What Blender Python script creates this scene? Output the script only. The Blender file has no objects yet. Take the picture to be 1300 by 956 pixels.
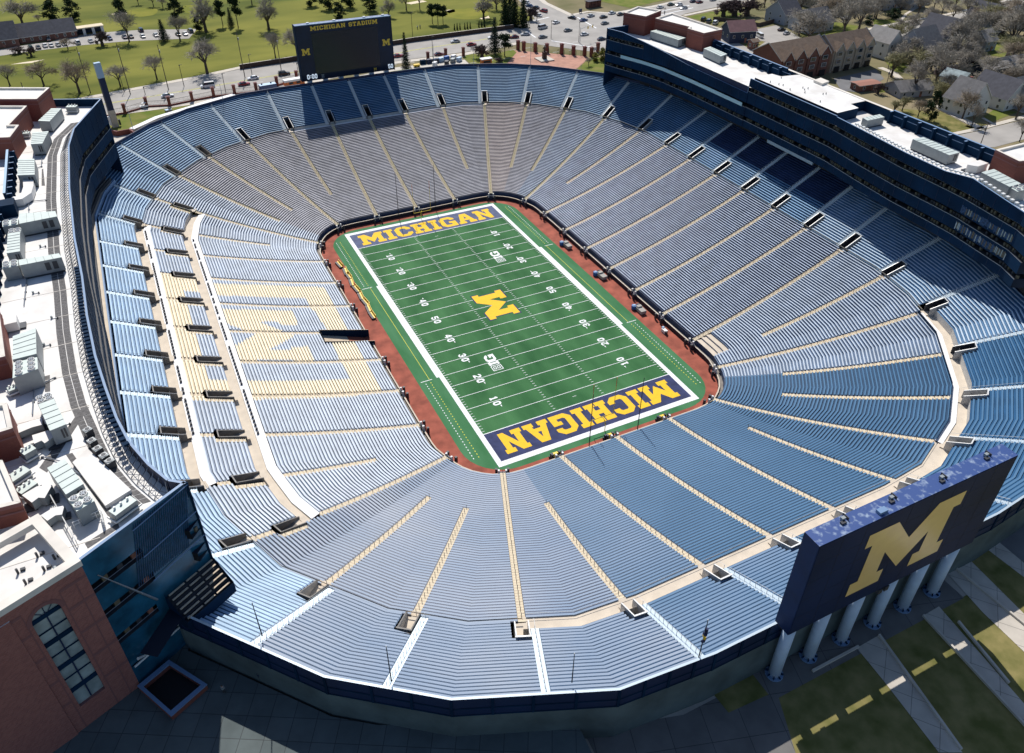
import bpy, math, random
from mathutils import Vector, Matrix
from mathutils.geometry import tessellate_polygon
random.seed(7)
R = math.radians
scene = bpy.context.scene
COL = scene.collection
GZ = 16.0            # level of the ground around the stadium; the playing field is level 0

# ------------------------------------------------------------------ materials
MATS = {}
def mat(name, col, rough=.7, metal=0.0, spec=.5, var=0.0, scale=1.0, col2=None, emit=0, detail=3, bump=0.0, stretch=None):
    m = bpy.data.materials.new(name); m.use_nodes = True
    nt = m.node_tree; b = nt.nodes['Principled BSDF']
    b.inputs['Roughness'].default_value = rough
    b.inputs['Metallic'].default_value = metal
    b.inputs['Specular IOR Level'].default_value = spec
    c = (*col, 1)
    b.inputs['Base Color'].default_value = c
    if var or col2:
        tc = nt.nodes.new('ShaderNodeTexCoord'); nz = nt.nodes.new('ShaderNodeTexNoise')
        nz.inputs['Scale'].default_value = scale; nz.inputs['Detail'].default_value = detail
        src = tc.outputs['Object']
        if stretch:
            mp = nt.nodes.new('ShaderNodeMapping'); mp.inputs['Scale'].default_value = stretch
            nt.links.new(src, mp.inputs['Vector']); src = mp.outputs['Vector']
        nt.links.new(src, nz.inputs['Vector'])
        rp = nt.nodes.new('ShaderNodeValToRGB')
        rp.color_ramp.elements[0].position = .32; rp.color_ramp.elements[1].position = .68
        if col2: lo, hi = c, (*col2, 1)
        else:
            lo = tuple(x*(1-var) for x in col)+(1,); hi = tuple(min(1, x*(1+var)) for x in col)+(1,)
        rp.color_ramp.elements[0].color = lo; rp.color_ramp.elements[1].color = hi
        nt.links.new(nz.outputs['Fac'], rp.inputs['Fac'])
        nt.links.new(rp.outputs['Color'], b.inputs['Base Color'])
        if bump:
            bp = nt.nodes.new('ShaderNodeBump'); bp.inputs['Strength'].default_value = bump
            nt.links.new(nz.outputs['Fac'], bp.inputs['Height']); nt.links.new(bp.outputs['Normal'], b.inputs['Normal'])
    if emit:
        b.inputs['Emission Color'].default_value = c; b.inputs['Emission Strength'].default_value = emit
    MATS[name] = m
    return m
def brick_mat(name, c1, c2, mortar, scale=1.0):
    m = mat(name, c1, .85)
    nt = m.node_tree; b = nt.nodes['Principled BSDF']
    tc = nt.nodes.new('ShaderNodeTexCoord'); br = nt.nodes.new('ShaderNodeTexBrick')
    mp = nt.nodes.new('ShaderNodeMapping'); mp.inputs['Rotation'].default_value = (R(90), 0, R(20))
    br.inputs['Color1'].default_value = (*c1, 1); br.inputs['Color2'].default_value = (*c2, 1); br.inputs['Mortar'].default_value = (*mortar, 1)
    br.inputs['Scale'].default_value = scale; br.inputs['Mortar Size'].default_value = .012
    br.inputs['Brick Width'].default_value = .6; br.inputs['Row Height'].default_value = .25
    nt.links.new(tc.outputs['Object'], mp.inputs['Vector']); nt.links.new(mp.outputs['Vector'], br.inputs['Vector'])
    nt.links.new(br.outputs['Color'], b.inputs['Base Color'])
    return m

def tile_mat(name, c1, c2, mortar, w, h, rot=0.0):
    m = mat(name, c1, .85, 0, .3); nt = m.node_tree; b = nt.nodes['Principled BSDF']
    tc = nt.nodes.new('ShaderNodeTexCoord'); mp = nt.nodes.new('ShaderNodeMapping'); mp.inputs['Rotation'].default_value = (0, 0, rot)
    br = nt.nodes.new('ShaderNodeTexBrick'); br.inputs['Scale'].default_value = 1; br.inputs['Brick Width'].default_value = w; br.inputs['Row Height'].default_value = h; br.inputs['Mortar Size'].default_value = .05; br.offset = 0
    nz = nt.nodes.new('ShaderNodeTexNoise'); nz.inputs['Scale'].default_value = .35; nz.inputs['Detail'].default_value = 9
    mx = nt.nodes.new('ShaderNodeMixRGB'); mx.blend_type = 'MULTIPLY'; mx.inputs['Fac'].default_value = .55
    br.inputs['Color1'].default_value = (*c1, 1); br.inputs['Color2'].default_value = (*c2, 1); br.inputs['Mortar'].default_value = (*mortar, 1)
    nt.links.new(tc.outputs['Object'], mp.inputs['Vector']); nt.links.new(mp.outputs['Vector'], br.inputs['Vector']); nt.links.new(tc.outputs['Object'], nz.inputs['Vector'])
    nt.links.new(br.outputs['Color'], mx.inputs['Color1']); nt.links.new(nz.outputs['Fac'], mx.inputs['Color2']); nt.links.new(mx.outputs['Color'], b.inputs['Base Color'])
tile_mat('plaza_paving', (.15,.18,.18), (.12,.15,.155), (.07,.08,.085), 3.0, 3.0, .5)  # dark teal tone holds the plaza's shade in its colour
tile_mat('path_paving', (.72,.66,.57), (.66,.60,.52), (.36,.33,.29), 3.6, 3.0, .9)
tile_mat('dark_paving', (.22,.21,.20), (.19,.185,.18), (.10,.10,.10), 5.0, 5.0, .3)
mat('bench_lower', (.39,.46,.57), .58, .0, .36, .16, .35, detail=10)
mat('bench_grey', (.43,.43,.47), .6, .0, .34, .14, .3, detail=10)
mat('bench_rose', (.56,.49,.47), .58, .0, .36, .12, .3, detail=10)
mat('bench_blue', (.050,.145,.270), .6, .0, .32, 0, .05, (.085,.195,.335), detail=10)
mat('bench_worn_glare', (.19,.275,.40), .58, .0, .34, 0, .045, (.33,.38,.46), detail=10)  # near left seats: wear plus pale sun glare mixed into one colour
mat('bench_navy', (.035,.06,.15), .5, 0, .4, .15, .3)
mat('bench_steel', (.10,.20,.33), .58, .0, .33, 0, .045, (.18,.27,.40), detail=10)
mat('bench_glare', (.46,.53,.62), .55, 0, .42, .12, .3, detail=10)  # lower benches left and near right, sun glare mixed into the colour
mat('bench_upper_glare', (.36,.52,.69), .55, 0, .42, .14, .2, detail=10)  # upper left benches, lightened to paint the glare on them
mat('step_maize', (.66,.56,.40), .75, 0, .2, .10, .4)
mat('step_glare', (.095,.150,.250), .5, 0, .42, .2, .3, detail=8)  # treads of the glare sections, their sheen put into a lighter colour
mat('step_upper_glare', (.085,.19,.34), .5, 0, .42, .2, .3, detail=8)  # upper treads, blue raised in tone to carry the glare
mat('bench_upper_glare_right', (.50,.61,.72), .52, 0, .45, .12, .2, detail=10)  # upper near right benches, glare painted as a paler colour
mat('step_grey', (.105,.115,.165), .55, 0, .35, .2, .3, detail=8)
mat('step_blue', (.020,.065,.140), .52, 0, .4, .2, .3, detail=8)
mat('bench_upper', (.24,.40,.58), .56, .0, .4, .18, .14, detail=10)
mat('bench_maize', (.87,.77,.56), .6, 0, .3, .05, .4, detail=8)
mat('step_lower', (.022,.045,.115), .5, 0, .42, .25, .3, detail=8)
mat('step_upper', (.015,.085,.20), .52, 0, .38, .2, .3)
mat('aisle_concrete', (.56,.46,.34), .8, 0, .3, .12, .8)
mat('aisle_nosing', (.66,.58,.42), .7, 0, .3)
mat('aisle_metal', (.44,.53,.60), .5, .15)
mat('walk_concrete', (.60,.52,.42), .8, 0, .3, .08, .5)
mat('white_tarp', (.80,.80,.80), .7)
mat('portal_wall', (.46,.45,.43), .7, 0, .4, .1, 1)
mat('rail_floor', (.22,.20,.18), .8, 0, .3, .2, 1)
mat('rail_bronze', (.16,.15,.14), .6)
mat('black', (.006,.007,.010), .6)
mat('dark_grey', (.04,.042,.05), .6)
mat('navy', (.006,.020,.068), .5, 0, .4, .15, .15)
mat('navy_panel', (.0022,.021,.055), .75, 0, .12, .25, .15)
mat('navy_deep', (.004,.009,.024), .6)
mat('coping_blue', (.16,.26,.42), .5)
mat('turf', (.018,.094,.028), .85, 0, .2, 0, .16, (.056,.175,.064), detail=12, stretch=(1,.35,1))
mat('turf_edge', (.036,.150,.055), .85, 0, .2, 0, .25, (.070,.205,.095), detail=9, stretch=(1,.3,1))
mat('brick_track', (.31,.085,.055), .85, 0, .25, .28, .35, detail=10)
mat('paint_white', (.80,.81,.82), .75, 0, .3, .05, .8)
mat('paint_maize', (.82,.50,.015), .75, 0, .3, .06, 1.5)
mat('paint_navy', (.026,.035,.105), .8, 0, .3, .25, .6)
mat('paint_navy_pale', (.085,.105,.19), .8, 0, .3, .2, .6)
mat('paint_yellow', (.62,.60,.06), .8)
mat('goal_yellow', (.75,.55,.03), .4)
mat('bench_yellow', (.85,.55,.02), .5)
mat('black_metal', (.015,.015,.018), .5)
mat('concrete', (.36,.33,.29), .85, 0, .3, .16, .12, detail=6)
mat('concrete_pale', (.52,.48,.42), .85, 0, .3, .12, .3, detail=5)
mat('asphalt', (.34,.32,.295), .85, 0, .3, .12, .12, detail=7)
mat('asphalt_dark', (.16,.16,.165), .85, 0, .3, .14, .2, detail=6)
mat('sidewalk', (.55,.50,.43), .85, 0, .3, .08, .5)
mat('plaza_brick', (.42,.22,.16), .85, 0, .3, .16, .4, detail=6)
mat('ground_soil', (.125,.125,.055), .95, 0, .1, 0, .045, (.27,.22,.135), detail=9)
mat('golf_grass', (.085,.105,.020), .95, 0, .1, 0, .020, (.215,.210,.042), detail=10, stretch=(1,2.4,1))
mat('green_grass', (.150,.165,.025), .95, 0, .1, 0, .1, (.225,.215,.035))
mat('lawn', (.105,.15,.022), .95, 0, .1, 0, .2, (.20,.19,.055), detail=9)
mat('lawn_dry', (.115,.120,.035), .95, 0, .1, 0, .35, (.26,.22,.09), detail=14)
mat('sand', (.72,.62,.45), .9, 0, .1, .06, .5)
mat('mulch', (.07,.045,.035), .95)
brick_mat('brick', (.235,.070,.048), (.19,.055,.040), (.16,.08,.065), 3.0)
brick_mat('brick_pink', (.33,.125,.100), (.25,.088,.074), (.30,.19,.165), 1.5)
mat('brick_band', (.22,.095,.09), .85)
mat('roof_white', (.80,.79,.77), .6, 0, .4, 0, .22, (.62,.59,.55), detail=10)
mat('parapet', (.70,.65,.58), .75, 0, .3, .08, .4)
mat('paver_dark', (.12,.115,.115), .8, 0, .3, .25, 2.0)
mat('ac_top', (.50,.56,.53), .55, .1, .5, .06, 1)
mat('ac_side', (.27,.30,.31), .5, .2, .5, .08, 1)
mat('ac_white', (.74,.73,.70), .6)
mat('ac_dark', (.035,.04,.05), .5)
mat('steel', (.30,.33,.37), .45, .6)
mat('steel_white', (.72,.72,.70), .5, .1)
mat('glass_dark', (.02,.035,.05), .08, 0, .8)
mat('glass_pale', (.30,.36,.36), .12, 0, .8, .3, .5)
mat('glass_rail', (.42,.62,.66), .15, 0, .7)
mat('mesh_panel', (.02,.07,.17), .5, .2, .5, .5, 2.2, detail=2)
mat('seat_tan', (.13,.11,.07), .7)
mat('board_dark', (.0035,.012,.036), .4, 0, .4, .2, .3)
mat('endwall_blue', (.012,.085,.150), .2, 0, .7, .4, .4, detail=6)
mat('plaza_shade', (.085,.115,.12), .8, 0, .3, .3, .2, detail=8)  # concrete at the rim wall's foot, its shade put into the tone
mat('screen', (.004,.007,.016), .22, 0, .6)
mat('board_navy', (.006,.022,.085), .55, 0, .3, .2, .35)
mat('board_face', (.007,.020,.070), .6, 0, .22, .35, .07)
mat('board_worn', (.035,.075,.23), .5, 0, .4, 0, 1.4, (.26,.33,.45), detail=6)
MATS['board_worn'].node_tree.nodes['Color Ramp'].color_ramp.elements[0].position = .52
MATS['board_worn'].node_tree.nodes['Color Ramp'].color_ramp.elements[1].position = .72
mat('logo_gold', (.98,.66,.25), .28, 0, .6, .05, .5)
mat('letter_maize', (.80,.52,.05), .5)
mat('clock_white', (.7,.8,.9), .5, emit=.6)
mat('column_blue', (.50,.63,.80), .4, 0, .5, .06, .8)
mat('bark', (.075,.058,.045), .9)
mat('bark_grey', (.125,.108,.095), .9)
mat('twig', (.30,.27,.225), .9)
mat('twig_brown', (.29,.235,.17), .9)
mat('twig_olive', (.26,.24,.12), .9)
mat('needle', (.018,.040,.014), .9, 0, .2, .5, .8)
mat('needle_blue', (.030,.055,.035), .9, 0, .2, .5, .8)
mat('shrub_leaf', (.20,.19,.03), .9, 0, .2, .4, 1)
mat('twig_shrub', (.11,.075,.070), .9)
mat('pole_wood', (.085,.065,.055), .9)
mat('tyre', (.012,.012,.013), .8)
mat('rim_grey', (.4,.4,.42), .4, .6)
mat('red_light', (.5,.02,.02), .4)
CARC = {'white': (.78,.78,.78), 'silver': (.50,.52,.54), 'black': (.014,.015,.018), 'grey': (.16,.17,.18), 'red': (.30,.025,.03), 'maroon': (.14,.02,.03), 'blue': (.03,.07,.20), 'navy': (.012,.022,.06), 'green': (.02,.05,.035)}
for k, v in CARC.items(): mat('car_'+k, v, .25, .1, .6)
mat('roof_brown', (.17,.125,.095), .9, 0, .2, .15, .8)
mat('roof_grey', (.17,.165,.165), .9, 0, .2, .15, .8)
mat('roof_pale', (.33,.31,.29), .9, 0, .2, .12, .8)
mat('roof_red', (.23,.125,.125), .8, 0, .3, .12, .6)
mat('roof_slate', (.085,.085,.10), .85, 0, .3, .15, .8)
mat('wall_white', (.58,.58,.56), .8)
mat('wall_grey', (.33,.35,.38), .8, 0, .3, .06, .5)
mat('wall_blue', (.25,.28,.32), .8)
mat('wall_navy', (.02,.035,.08), .7)
mat('wall_tan', (.40,.35,.27), .85, 0, .3, .08, .5)
mat('wall_brown', (.19,.09,.07), .85, 0, .3, .1, .5)
mat('orange', (.75,.20,.05), .6)
mat('light_blue', (.35,.50,.66), .5)
mat('wood_red', (.30,.13,.09), .8)
mat('skin', (.50,.33,.25), .7)
mat('umbrella_blue', (.03,.12,.38), .6)
mat('canvas_grey', (.36,.34,.31), .8)
mat('flag_navy', (.02,.03,.09), .8)
mat('bronze', (.05,.05,.045), .45, .5)
M = MATS

# ------------------------------------------------------------------ mesh builder
class MB:
    def __init__(s): s.v = []; s.f = []; s.mi = []; s.ms = []
    def m(s, name):
        if name not in s.ms: s.ms.append(name)
        return s.ms.index(name)
    def face(s, pts, mt):
        n = len(s.v); s.v.extend([tuple(p) for p in pts]); s.f.append(tuple(range(n, n+len(pts)))); s.mi.append(s.m(mt))
    def quad(s, a, b, c, d, mt): s.face((a, b, c, d), mt)
    def box(s, c, d, mt, rz=0, top=None):
        """box with centre c, full size d, turned rz about z; top = material of the upper face"""
        hx, hy, hz = d[0]/2, d[1]/2, d[2]/2; ca, sa = math.cos(rz), math.sin(rz)
        P = []
        for z in (-hz, hz):
            for x, y in ((-hx, -hy), (hx, -hy), (hx, hy), (-hx, hy)):
                P.append((c[0]+x*ca-y*sa, c[1]+x*sa+y*ca, c[2]+z))
        n = len(s.v); s.v.extend(P)
        for q in ((0, 3, 2, 1), (4, 5, 6, 7), (0, 1, 5, 4), (1, 2, 6, 5), (2, 3, 7, 6), (3, 0, 4, 7)):
            s.f.append(tuple(n+i for i in q)); s.mi.append(s.m(top if top and q[0] == 4 else mt))
    def prism(s, poly, z0, z1, mt, top=None, bottom=True):
        """vertical prism over a polygon (list of (x, y), any winding)"""
        ar = sum(poly[i][0]*poly[(i+1) % len(poly)][1]-poly[(i+1) % len(poly)][0]*poly[i][1] for i in range(len(poly)))
        if ar < 0: poly = poly[::-1]
        n = len(poly)
        for i in range(n):
            a, b = poly[i], poly[(i+1) % n]
            s.face(((a[0], a[1], z0), (b[0], b[1], z0), (b[0], b[1], z1), (a[0], a[1], z1)), mt)
        s.flat(poly, z1, top or mt)
        if bottom: s.flat(poly[::-1], z0, mt)
    def flat(s, poly, z, mt, holes=()):
        loops = [[Vector((p[0], p[1], 0)) for p in poly]]+[[Vector((p[0], p[1], 0)) for p in h] for h in holes]
        pts = [p for l in loops for p in l]
        n = len(s.v); s.v.extend([(p.x, p.y, z) for p in pts]); k = s.m(mt)
        for t in tessellate_polygon(loops):
            a, b, c = (pts[i] for i in t)
            if (b-a).cross(c-a).z < 0: t = (t[0], t[2], t[1])
            s.f.append(tuple(n+i for i in t)); s.mi.append(k)
    def tube(s, a, b, r0, r1, mt, n=5, cap=True):
        a, b = Vector(a), Vector(b); d = b-a
        if d.length < 1e-6: return
        q = d.to_track_quat('Z', 'Y'); k = s.m(mt); base = len(s.v)
        for p, r in ((a, r0), (b, r1)):
            for i in range(n):
                t = 2*math.pi*i/n
                s.v.append(tuple(p+q @ Vector((r*math.cos(t), r*math.sin(t), 0))))
        for i in range(n):
            j = (i+1) % n
            s.f.append((base+i, base+j, base+n+j, base+n+i)); s.mi.append(k)
        if cap:
            s.f.append(tuple(base+n+i for i in range(n))); s.mi.append(k)
            s.f.append(tuple(base+i for i in reversed(range(n)))); s.mi.append(k)
    def build(s, name, parent=None, smooth=False, loc=None):
        me = bpy.data.meshes.new(name)
        me.from_pydata(s.v, [], s.f)
        for x in s.ms: me.materials.append(M[x])
        me.polygons.foreach_set('material_index', s.mi)
        if smooth: me.polygons.foreach_set('use_smooth', [True]*len(s.f))
        me.update()
        o = bpy.data.objects.new(name, me); COL.objects.link(o)
        if parent: o.parent = parent
        if loc: o.location = loc
        return o

def tag(o, label, cat, group=None):
    o['label'] = label; o['category'] = cat
    if group: o['group'] = group
    return o
def thing(name, label, cat, loc=(0, 0, 0), rz=0, group=None):
    o = bpy.data.objects.new(name, None); COL.objects.link(o)
    o.location = loc; o.rotation_euler = (0, 0, rz); o.empty_display_size = .5
    return tag(o, label, cat, group)
def structure(o): o['kind'] = 'structure'; return o
def dup(root, loc, rz, label, group=None, scale=None):
    r = root.copy(); COL.objects.link(r); r.location = loc; r.rotation_euler = (0, 0, rz); r['label'] = label
    if scale: r.scale = scale if isinstance(scale, tuple) else (scale,)*3
    if group: r['group'] = group
    for ch in list(root.children):
        c = ch.copy(); COL.objects.link(c); c.parent = r
        for g in list(ch.children):
            d = g.copy(); COL.objects.link(d); d.parent = c
    return r
def sheet(name, poly, z, mt, holes=()):
    b = MB(); b.flat(poly, z, mt, holes); return structure(b.build(name))
def lerp(a, b, t): return a+(b-a)*t
def band(pts, w0, w1):
    """polygon of a strip that runs along pts, from offset w0 to w1 to its left"""
    L, Rr = [], []
    for i, p in enumerate(pts):
        a = Vector(pts[max(i-1, 0)]); c = Vector(pts[min(i+1, len(pts)-1)]); t = (c-a).normalized(); n = Vector((-t.y, t.x))
        L.append(tuple(Vector(p)+n*w0)); Rr.append(tuple(Vector(p)+n*w1))
    return L+Rr[::-1]

# ------------------------------------------------------------------ block lettering
GL = {
 'M': (12, [(0,0),(4.1,0),(4.1,2.1),(3.25,2.1),(3.25,5.4),(6,1.3),(8.75,5.4),(8.75,2.1),(7.9,2.1),(7.9,0),(12,0),(12,2.1),(11.1,2.1),(11.1,7.9),(12,7.9),(12,10),(8.5,10),(6,6.1),(3.5,10),(0,10),(0,7.9),(.9,7.9),(.9,2.1),(0,2.1)], []),
 'I': (4.4, [(0,0),(4.4,0),(4.4,2),(3.4,2),(3.4,8),(4.4,8),(4.4,10),(0,10),(0,8),(1,8),(1,2),(0,2)], []),
 'C': (8, [(2,0),(6,0),(8,2),(8,3.6),(5.6,3.6),(5.6,2.6),(5,2.1),(3,2.1),(2.4,2.7),(2.4,7.3),(3,7.9),(5,7.9),(5.6,7.3),(5.6,6.4),(8,6.4),(8,8),(6,10),(2,10),(0,8),(0,2)], []),
 'H': (8.4, [(0,0),(4,0),(4,2),(3.2,2),(3.2,4),(5.2,4),(5.2,2),(4.4,2),(4.4,0),(8.4,0),(8.4,2),(7.6,2),(7.6,8),(8.4,8),(8.4,10),(4.4,10),(4.4,8),(5.2,8),(5.2,6),(3.2,6),(3.2,8),(4,8),(4,10),(0,10),(0,8),(.8,8),(.8,2),(0,2)], []),
 'G': (8, [(2,0),(8,0),(8,5.2),(4.4,5.2),(4.4,3.4),(5.6,3.4),(5.6,2.1),(3,2.1),(2.4,2.7),(2.4,7.3),(3,7.9),(5,7.9),(5.6,7.3),(5.6,6.6),(8,6.6),(8,8),(6,10),(2,10),(0,8),(0,2)], []),
 'A': (9.4, [(0,0),(3.8,0),(3.8,2),(3.1,2),(3.4,3),(6,3),(6.3,2),(5.6,2),(5.6,0),(9.4,0),(9.4,2),(8.6,2),(6.4,10),(3,10),(.8,2),(0,2)], [[(4.0,4.8),(5.4,4.8),(4.7,7.6)]]),
 'N': (9.2, [(0,0),(3.8,0),(3.8,2),(3,2),(3,6.2),(6.4,0),(8.4,0),(8.4,8),(9.2,8),(9.2,10),(5.4,10),(5.4,8),(6.2,8),(6.2,4.6),(3.2,10),(0,10),(0,8),(.8,8),(.8,2),(0,2)], []),
 'S': (8, [(2,0),(6,0),(8,2),(8,4.4),(6.4,5.9),(2.9,6.0),(2.4,6.5),(2.4,7.4),(2.9,7.9),(5,7.9),(5.6,7.3),(5.6,6.7),(8,6.7),(8,8),(6,10),(2,10),(0,8),(0,5.4),(1.6,4.1),(5.1,4.0),(5.6,3.5),(5.6,2.6),(5.1,2.1),(3,2.1),(2.4,2.7),(2.4,3.4),(0,3.4),(0,2)], []),
 'T': (8.4, [(2,0),(6.4,0),(6.4,2),(5.4,2),(5.4,8),(6.4,8),(6.4,6.6),(8.4,6.6),(8.4,10),(0,10),(0,6.6),(2,6.6),(2,8),(3,8),(3,2),(2,2)], []),
 'D': (8.4, [(0,0),(6,0),(8.4,2.2),(8.4,7.8),(6,10),(0,10),(0,8),(.8,8),(.8,2),(0,2)], [[(3.2,2.1),(5,2.1),(6,3),(6,7),(5,7.9),(3.2,7.9)]]),
 'U': (8.6, [(2.6,0),(6.0,0),(7.8,1.8),(7.8,8),(8.6,8),(8.6,10),(4.8,10),(4.8,8),(5.5,8),(5.5,2.7),(5,2.1),(3.6,2.1),(3.1,2.7),(3.1,8),(3.8,8),(3.8,10),(0,10),(0,8),(.8,8),(.8,1.8)], []),
 '0': (6.4, [(1.8,0),(4.6,0),(6.4,1.8),(6.4,8.2),(4.6,10),(1.8,10),(0,8.2),(0,1.8)], [[(2,2.4),(4.4,2.4),(4.4,7.6),(2,7.6)]]),
 '1': (6, [(1,0),(5,0),(5,1.8),(4,1.8),(4,10),(2.4,10),(1,8.6),(1,7),(2,7),(2,1.8),(1,1.8)], []),
 '2': (6.4, [(0,0),(6.4,0),(6.4,2),(2.6,2),(6.4,5.4),(6.4,8.2),(4.6,10),(1.8,10),(0,8.2),(0,6.8),(2,6.8),(2,7.6),(2.4,8),(4,8),(4.4,7.6),(4.4,6.2),(0,2.2)], []),
 '3': (6.4, [(1.8,0),(4.6,0),(6.4,1.8),(6.4,4.2),(5.6,5.1),(6.4,6),(6.4,8.2),(4.6,10),(1.8,10),(0,8.2),(0,7),(2,7),(2,7.6),(2.4,8),(4,8),(4.4,7.6),(4.4,6.6),(3.8,6),(2,6),(2,4.2),(3.8,4.2),(4.4,3.6),(4.4,2.4),(4,2),(2.4,2),(2,2.4),(2,3.2),(0,3.2),(0,1.8)], []),
 '4': (6.8, [(4,0),(6,0),(6,2.4),(6.8,2.4),(6.8,4.2),(6,4.2),(6,10),(3.4,10),(0,4.4),(0,2.4),(4,2.4)], [[(2.2,4.2),(4,4.2),(4,7.2)]]),
 '5': (6.4, [(1.8,0),(4.6,0),(6.4,1.8),(6.4,5),(4.8,6.4),(2,6.4),(2,8),(6,8),(6,10),(0,10),(0,4.6),(4,4.6),(4.4,4.2),(4.4,2.4),(4,2),(2.4,2),(2,2.4),(2,3),(0,3),(0,1.8)], []),
 ':': (3, [(.5,2),(2.3,2),(2.3,4),(.5,4)], []),
}
def letters(mb, text, mt, place, height, width=None, gap=1.0):
    """fill glyph outlines; place(a, b) maps text coordinates (centred) to a point"""
    adv = [3 if ch == ' ' else GL[ch][0] for ch in text]
    tot = sum(adv)+gap*(len(text)-1)
    sy = height/10; sx = (width/tot) if width else sy
    x = -tot/2
    for ch, w in zip(text, adv):
        if ch != ' ':
            polys = [(GL[ch][1], GL[ch][2])]
            if ch == ':': polys.append(([(p[0], p[1]+4) for p in GL[ch][1]], []))
            for outer, holes in polys:
                loops = [[Vector((p[0], p[1], 0)) for p in l] for l in [outer]+list(holes)]
                pts = [p for l in loops for p in l]
                n = len(mb.v); mb.v.extend([tuple(place((x+p.x)*sx, (p.y-5)*sy)) for p in pts]); k = mb.m(mt)
                for t in tessellate_polygon(loops):
                    mb.f.append(tuple(n+i for i in t)); mb.mi.append(k)
        x += w+gap
def poly_on(mb, outer, holes, mt, place):
    loops = [[Vector((p[0], p[1], 0)) for p in l] for l in [outer]+list(holes)]
    pts = [p for l in loops for p in l]
    n = len(mb.v); mb.v.extend([tuple(place(p.x, p.y)) for p in pts]); k = mb.m(mt)
    for t in tessellate_polygon(loops):
        mb.f.append(tuple(n+i for i in t)); mb.mi.append(k)

# ------------------------------------------------------------------ the playing field (level 0)
HW, GL_Y, END_Y = 24.384, 45.72, 54.864
def rrect(hx, hy, r, n=8):
    P = []
    for cx, cy, a0 in ((hx-r, hy-r, 0), (-hx+r, hy-r, 90), (-hx+r, -hy+r, 180), (hx-r, -hy+r, 270)):
        for i in range(n+1):
            a = R(a0+90*i/n); P.append((cx+r*math.cos(a), cy+r*math.sin(a)))
    return P
TURF = rrect(30.9, 57.9, 9.5)
sheet('brick_track', rrect(36.6, 60.6, 11), -.02, 'brick_track', [TURF[::-1]])
sheet('turf_apron', TURF, -.012, 'turf_edge', [[(HW, -END_Y), (HW, END_Y), (-HW, END_Y), (-HW, -END_Y)]])
sheet('football_field', [(-HW, -GL_Y), (HW, -GL_Y), (HW, GL_Y), (-HW, GL_Y)], -.012, 'turf')
for s in (1, -1):
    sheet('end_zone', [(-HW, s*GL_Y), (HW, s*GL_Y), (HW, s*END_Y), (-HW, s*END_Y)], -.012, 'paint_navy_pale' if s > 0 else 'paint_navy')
mk = MB(); z = .004
def rect(x0, y0, x1, y1, mt, zz=None): mk.quad((x0, y0, zz or z), (x1, y0, zz or z), (x1, y1, zz or z), (x0, y1, zz or z), mt)
bw = 1.15
rect(-HW-bw, END_Y, HW+bw, END_Y+1.4, 'paint_white'); rect(-HW-bw, -END_Y-1.4, HW+bw, -END_Y, 'paint_white')
for s in (-1, 1):
    a, b = sorted((s*HW, s*(HW+bw))); rect(a, -END_Y, b, END_Y, 'paint_white')
    a, b = sorted((s*(HW+bw), s*(HW+bw+.62))); rect(a, -22.86, b, 22.86, 'paint_white')
    rect(*((s*27.9-.12 if s < 0 else 27.78), -22.9), *((s*27.9+.0 if s < 0 else 27.9), 22.9), 'paint_yellow')
    for e in (-1, 1):
        a, b = sorted((s*27.35, s*30.2)); y0 = e*22.9; rect(a, y0-.1, b, y0+.1, 'paint_white')
        for k in range(30):
            y0 = e*(24.2+k*.95)
            if abs(y0) > 52: continue
            for xx in (28.0, 29.2):
                a, b = sorted((s*xx, s*(xx+.18))); rect(a, y0, b, y0+.38, 'paint_white' if xx > 28.5 else 'paint_yellow')
for k in range(-10, 11):
    y = k*4.572; w = .07 if abs(k) < 10 else .11
    rect(-HW, y-w, HW, y+w, 'paint_white')
for k in range(-49, 50):
    if k % 5 == 0: continue
    y = k*.9144
    for x in (-HW+.1, HW-.72, -6.4-.3, 6.4-.3): rect(x, y-.055, x+.62, y+.055, 'paint_white')
for k in range(-9, 10, 1):
    if k % 2 == 0 or abs(k) == 9: 
        pass
for s in (-1, 1): rect(-.5, s*43.0-.05, .5, s*43.0+.05, 'paint_white')
structure(mk.build('field_lines'))
nb = MB()
for side in (-1, 1):
    for k in range(-4, 5):
        n = 50-abs(k)*10; y = k*9.144
        # foot of the figures towards the near sideline; each digit on its own side of the yard line
        up = Vector((-side, 0, 0)); rt = Vector((0, side, 0))
        for j, ch in enumerate(str(n)):
            off = (-1 if j == 0 else 1)*.95
            letters(nb, ch, 'paint_white', lambda a, b, off=off: Vector((side*17.2, y, .008))+rt*(a+off)+up*b, 1.95, 1.25)
        if k:
            d = rt*(1 if k*side > 0 else -1); c = Vector((side*17.2, y, .008))+up*.55
            nb.face((c+d*1.85+up*.2, c+d*2.55, c+d*1.85-up*.2), 'paint_white')
structure(nb.build('yard_numbers'))
lt = MB()
letters(lt, 'MICHIGAN', 'paint_maize', lambda a, b: Vector((a, 50.25+b, .008)), 6.5, 44.5, .9)
letters(lt, 'MICHIGAN', 'paint_maize', lambda a, b: Vector((-a, -50.25-b, .008)), 6.5, 44.5, .9)
structure(lt.build('end_zone_lettering'))
lg = MB()
MP = GL['M'][1]
mplace = lambda a, b, g=1.0, zz=.012: Vector((-(b-5)*.87*g, (a-6)*1.05*g, zz))
letters(lg, 'M', 'paint_maize', lambda a, b: Vector((-b, a, .016)), 8.7, 12.6)
letters(lg, 'M', 'paint_navy', lambda a, b: Vector((-b, a, .010)), 9.4, 13.3)
structure(lg.build('midfield_logo'))
bg = MB()
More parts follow.
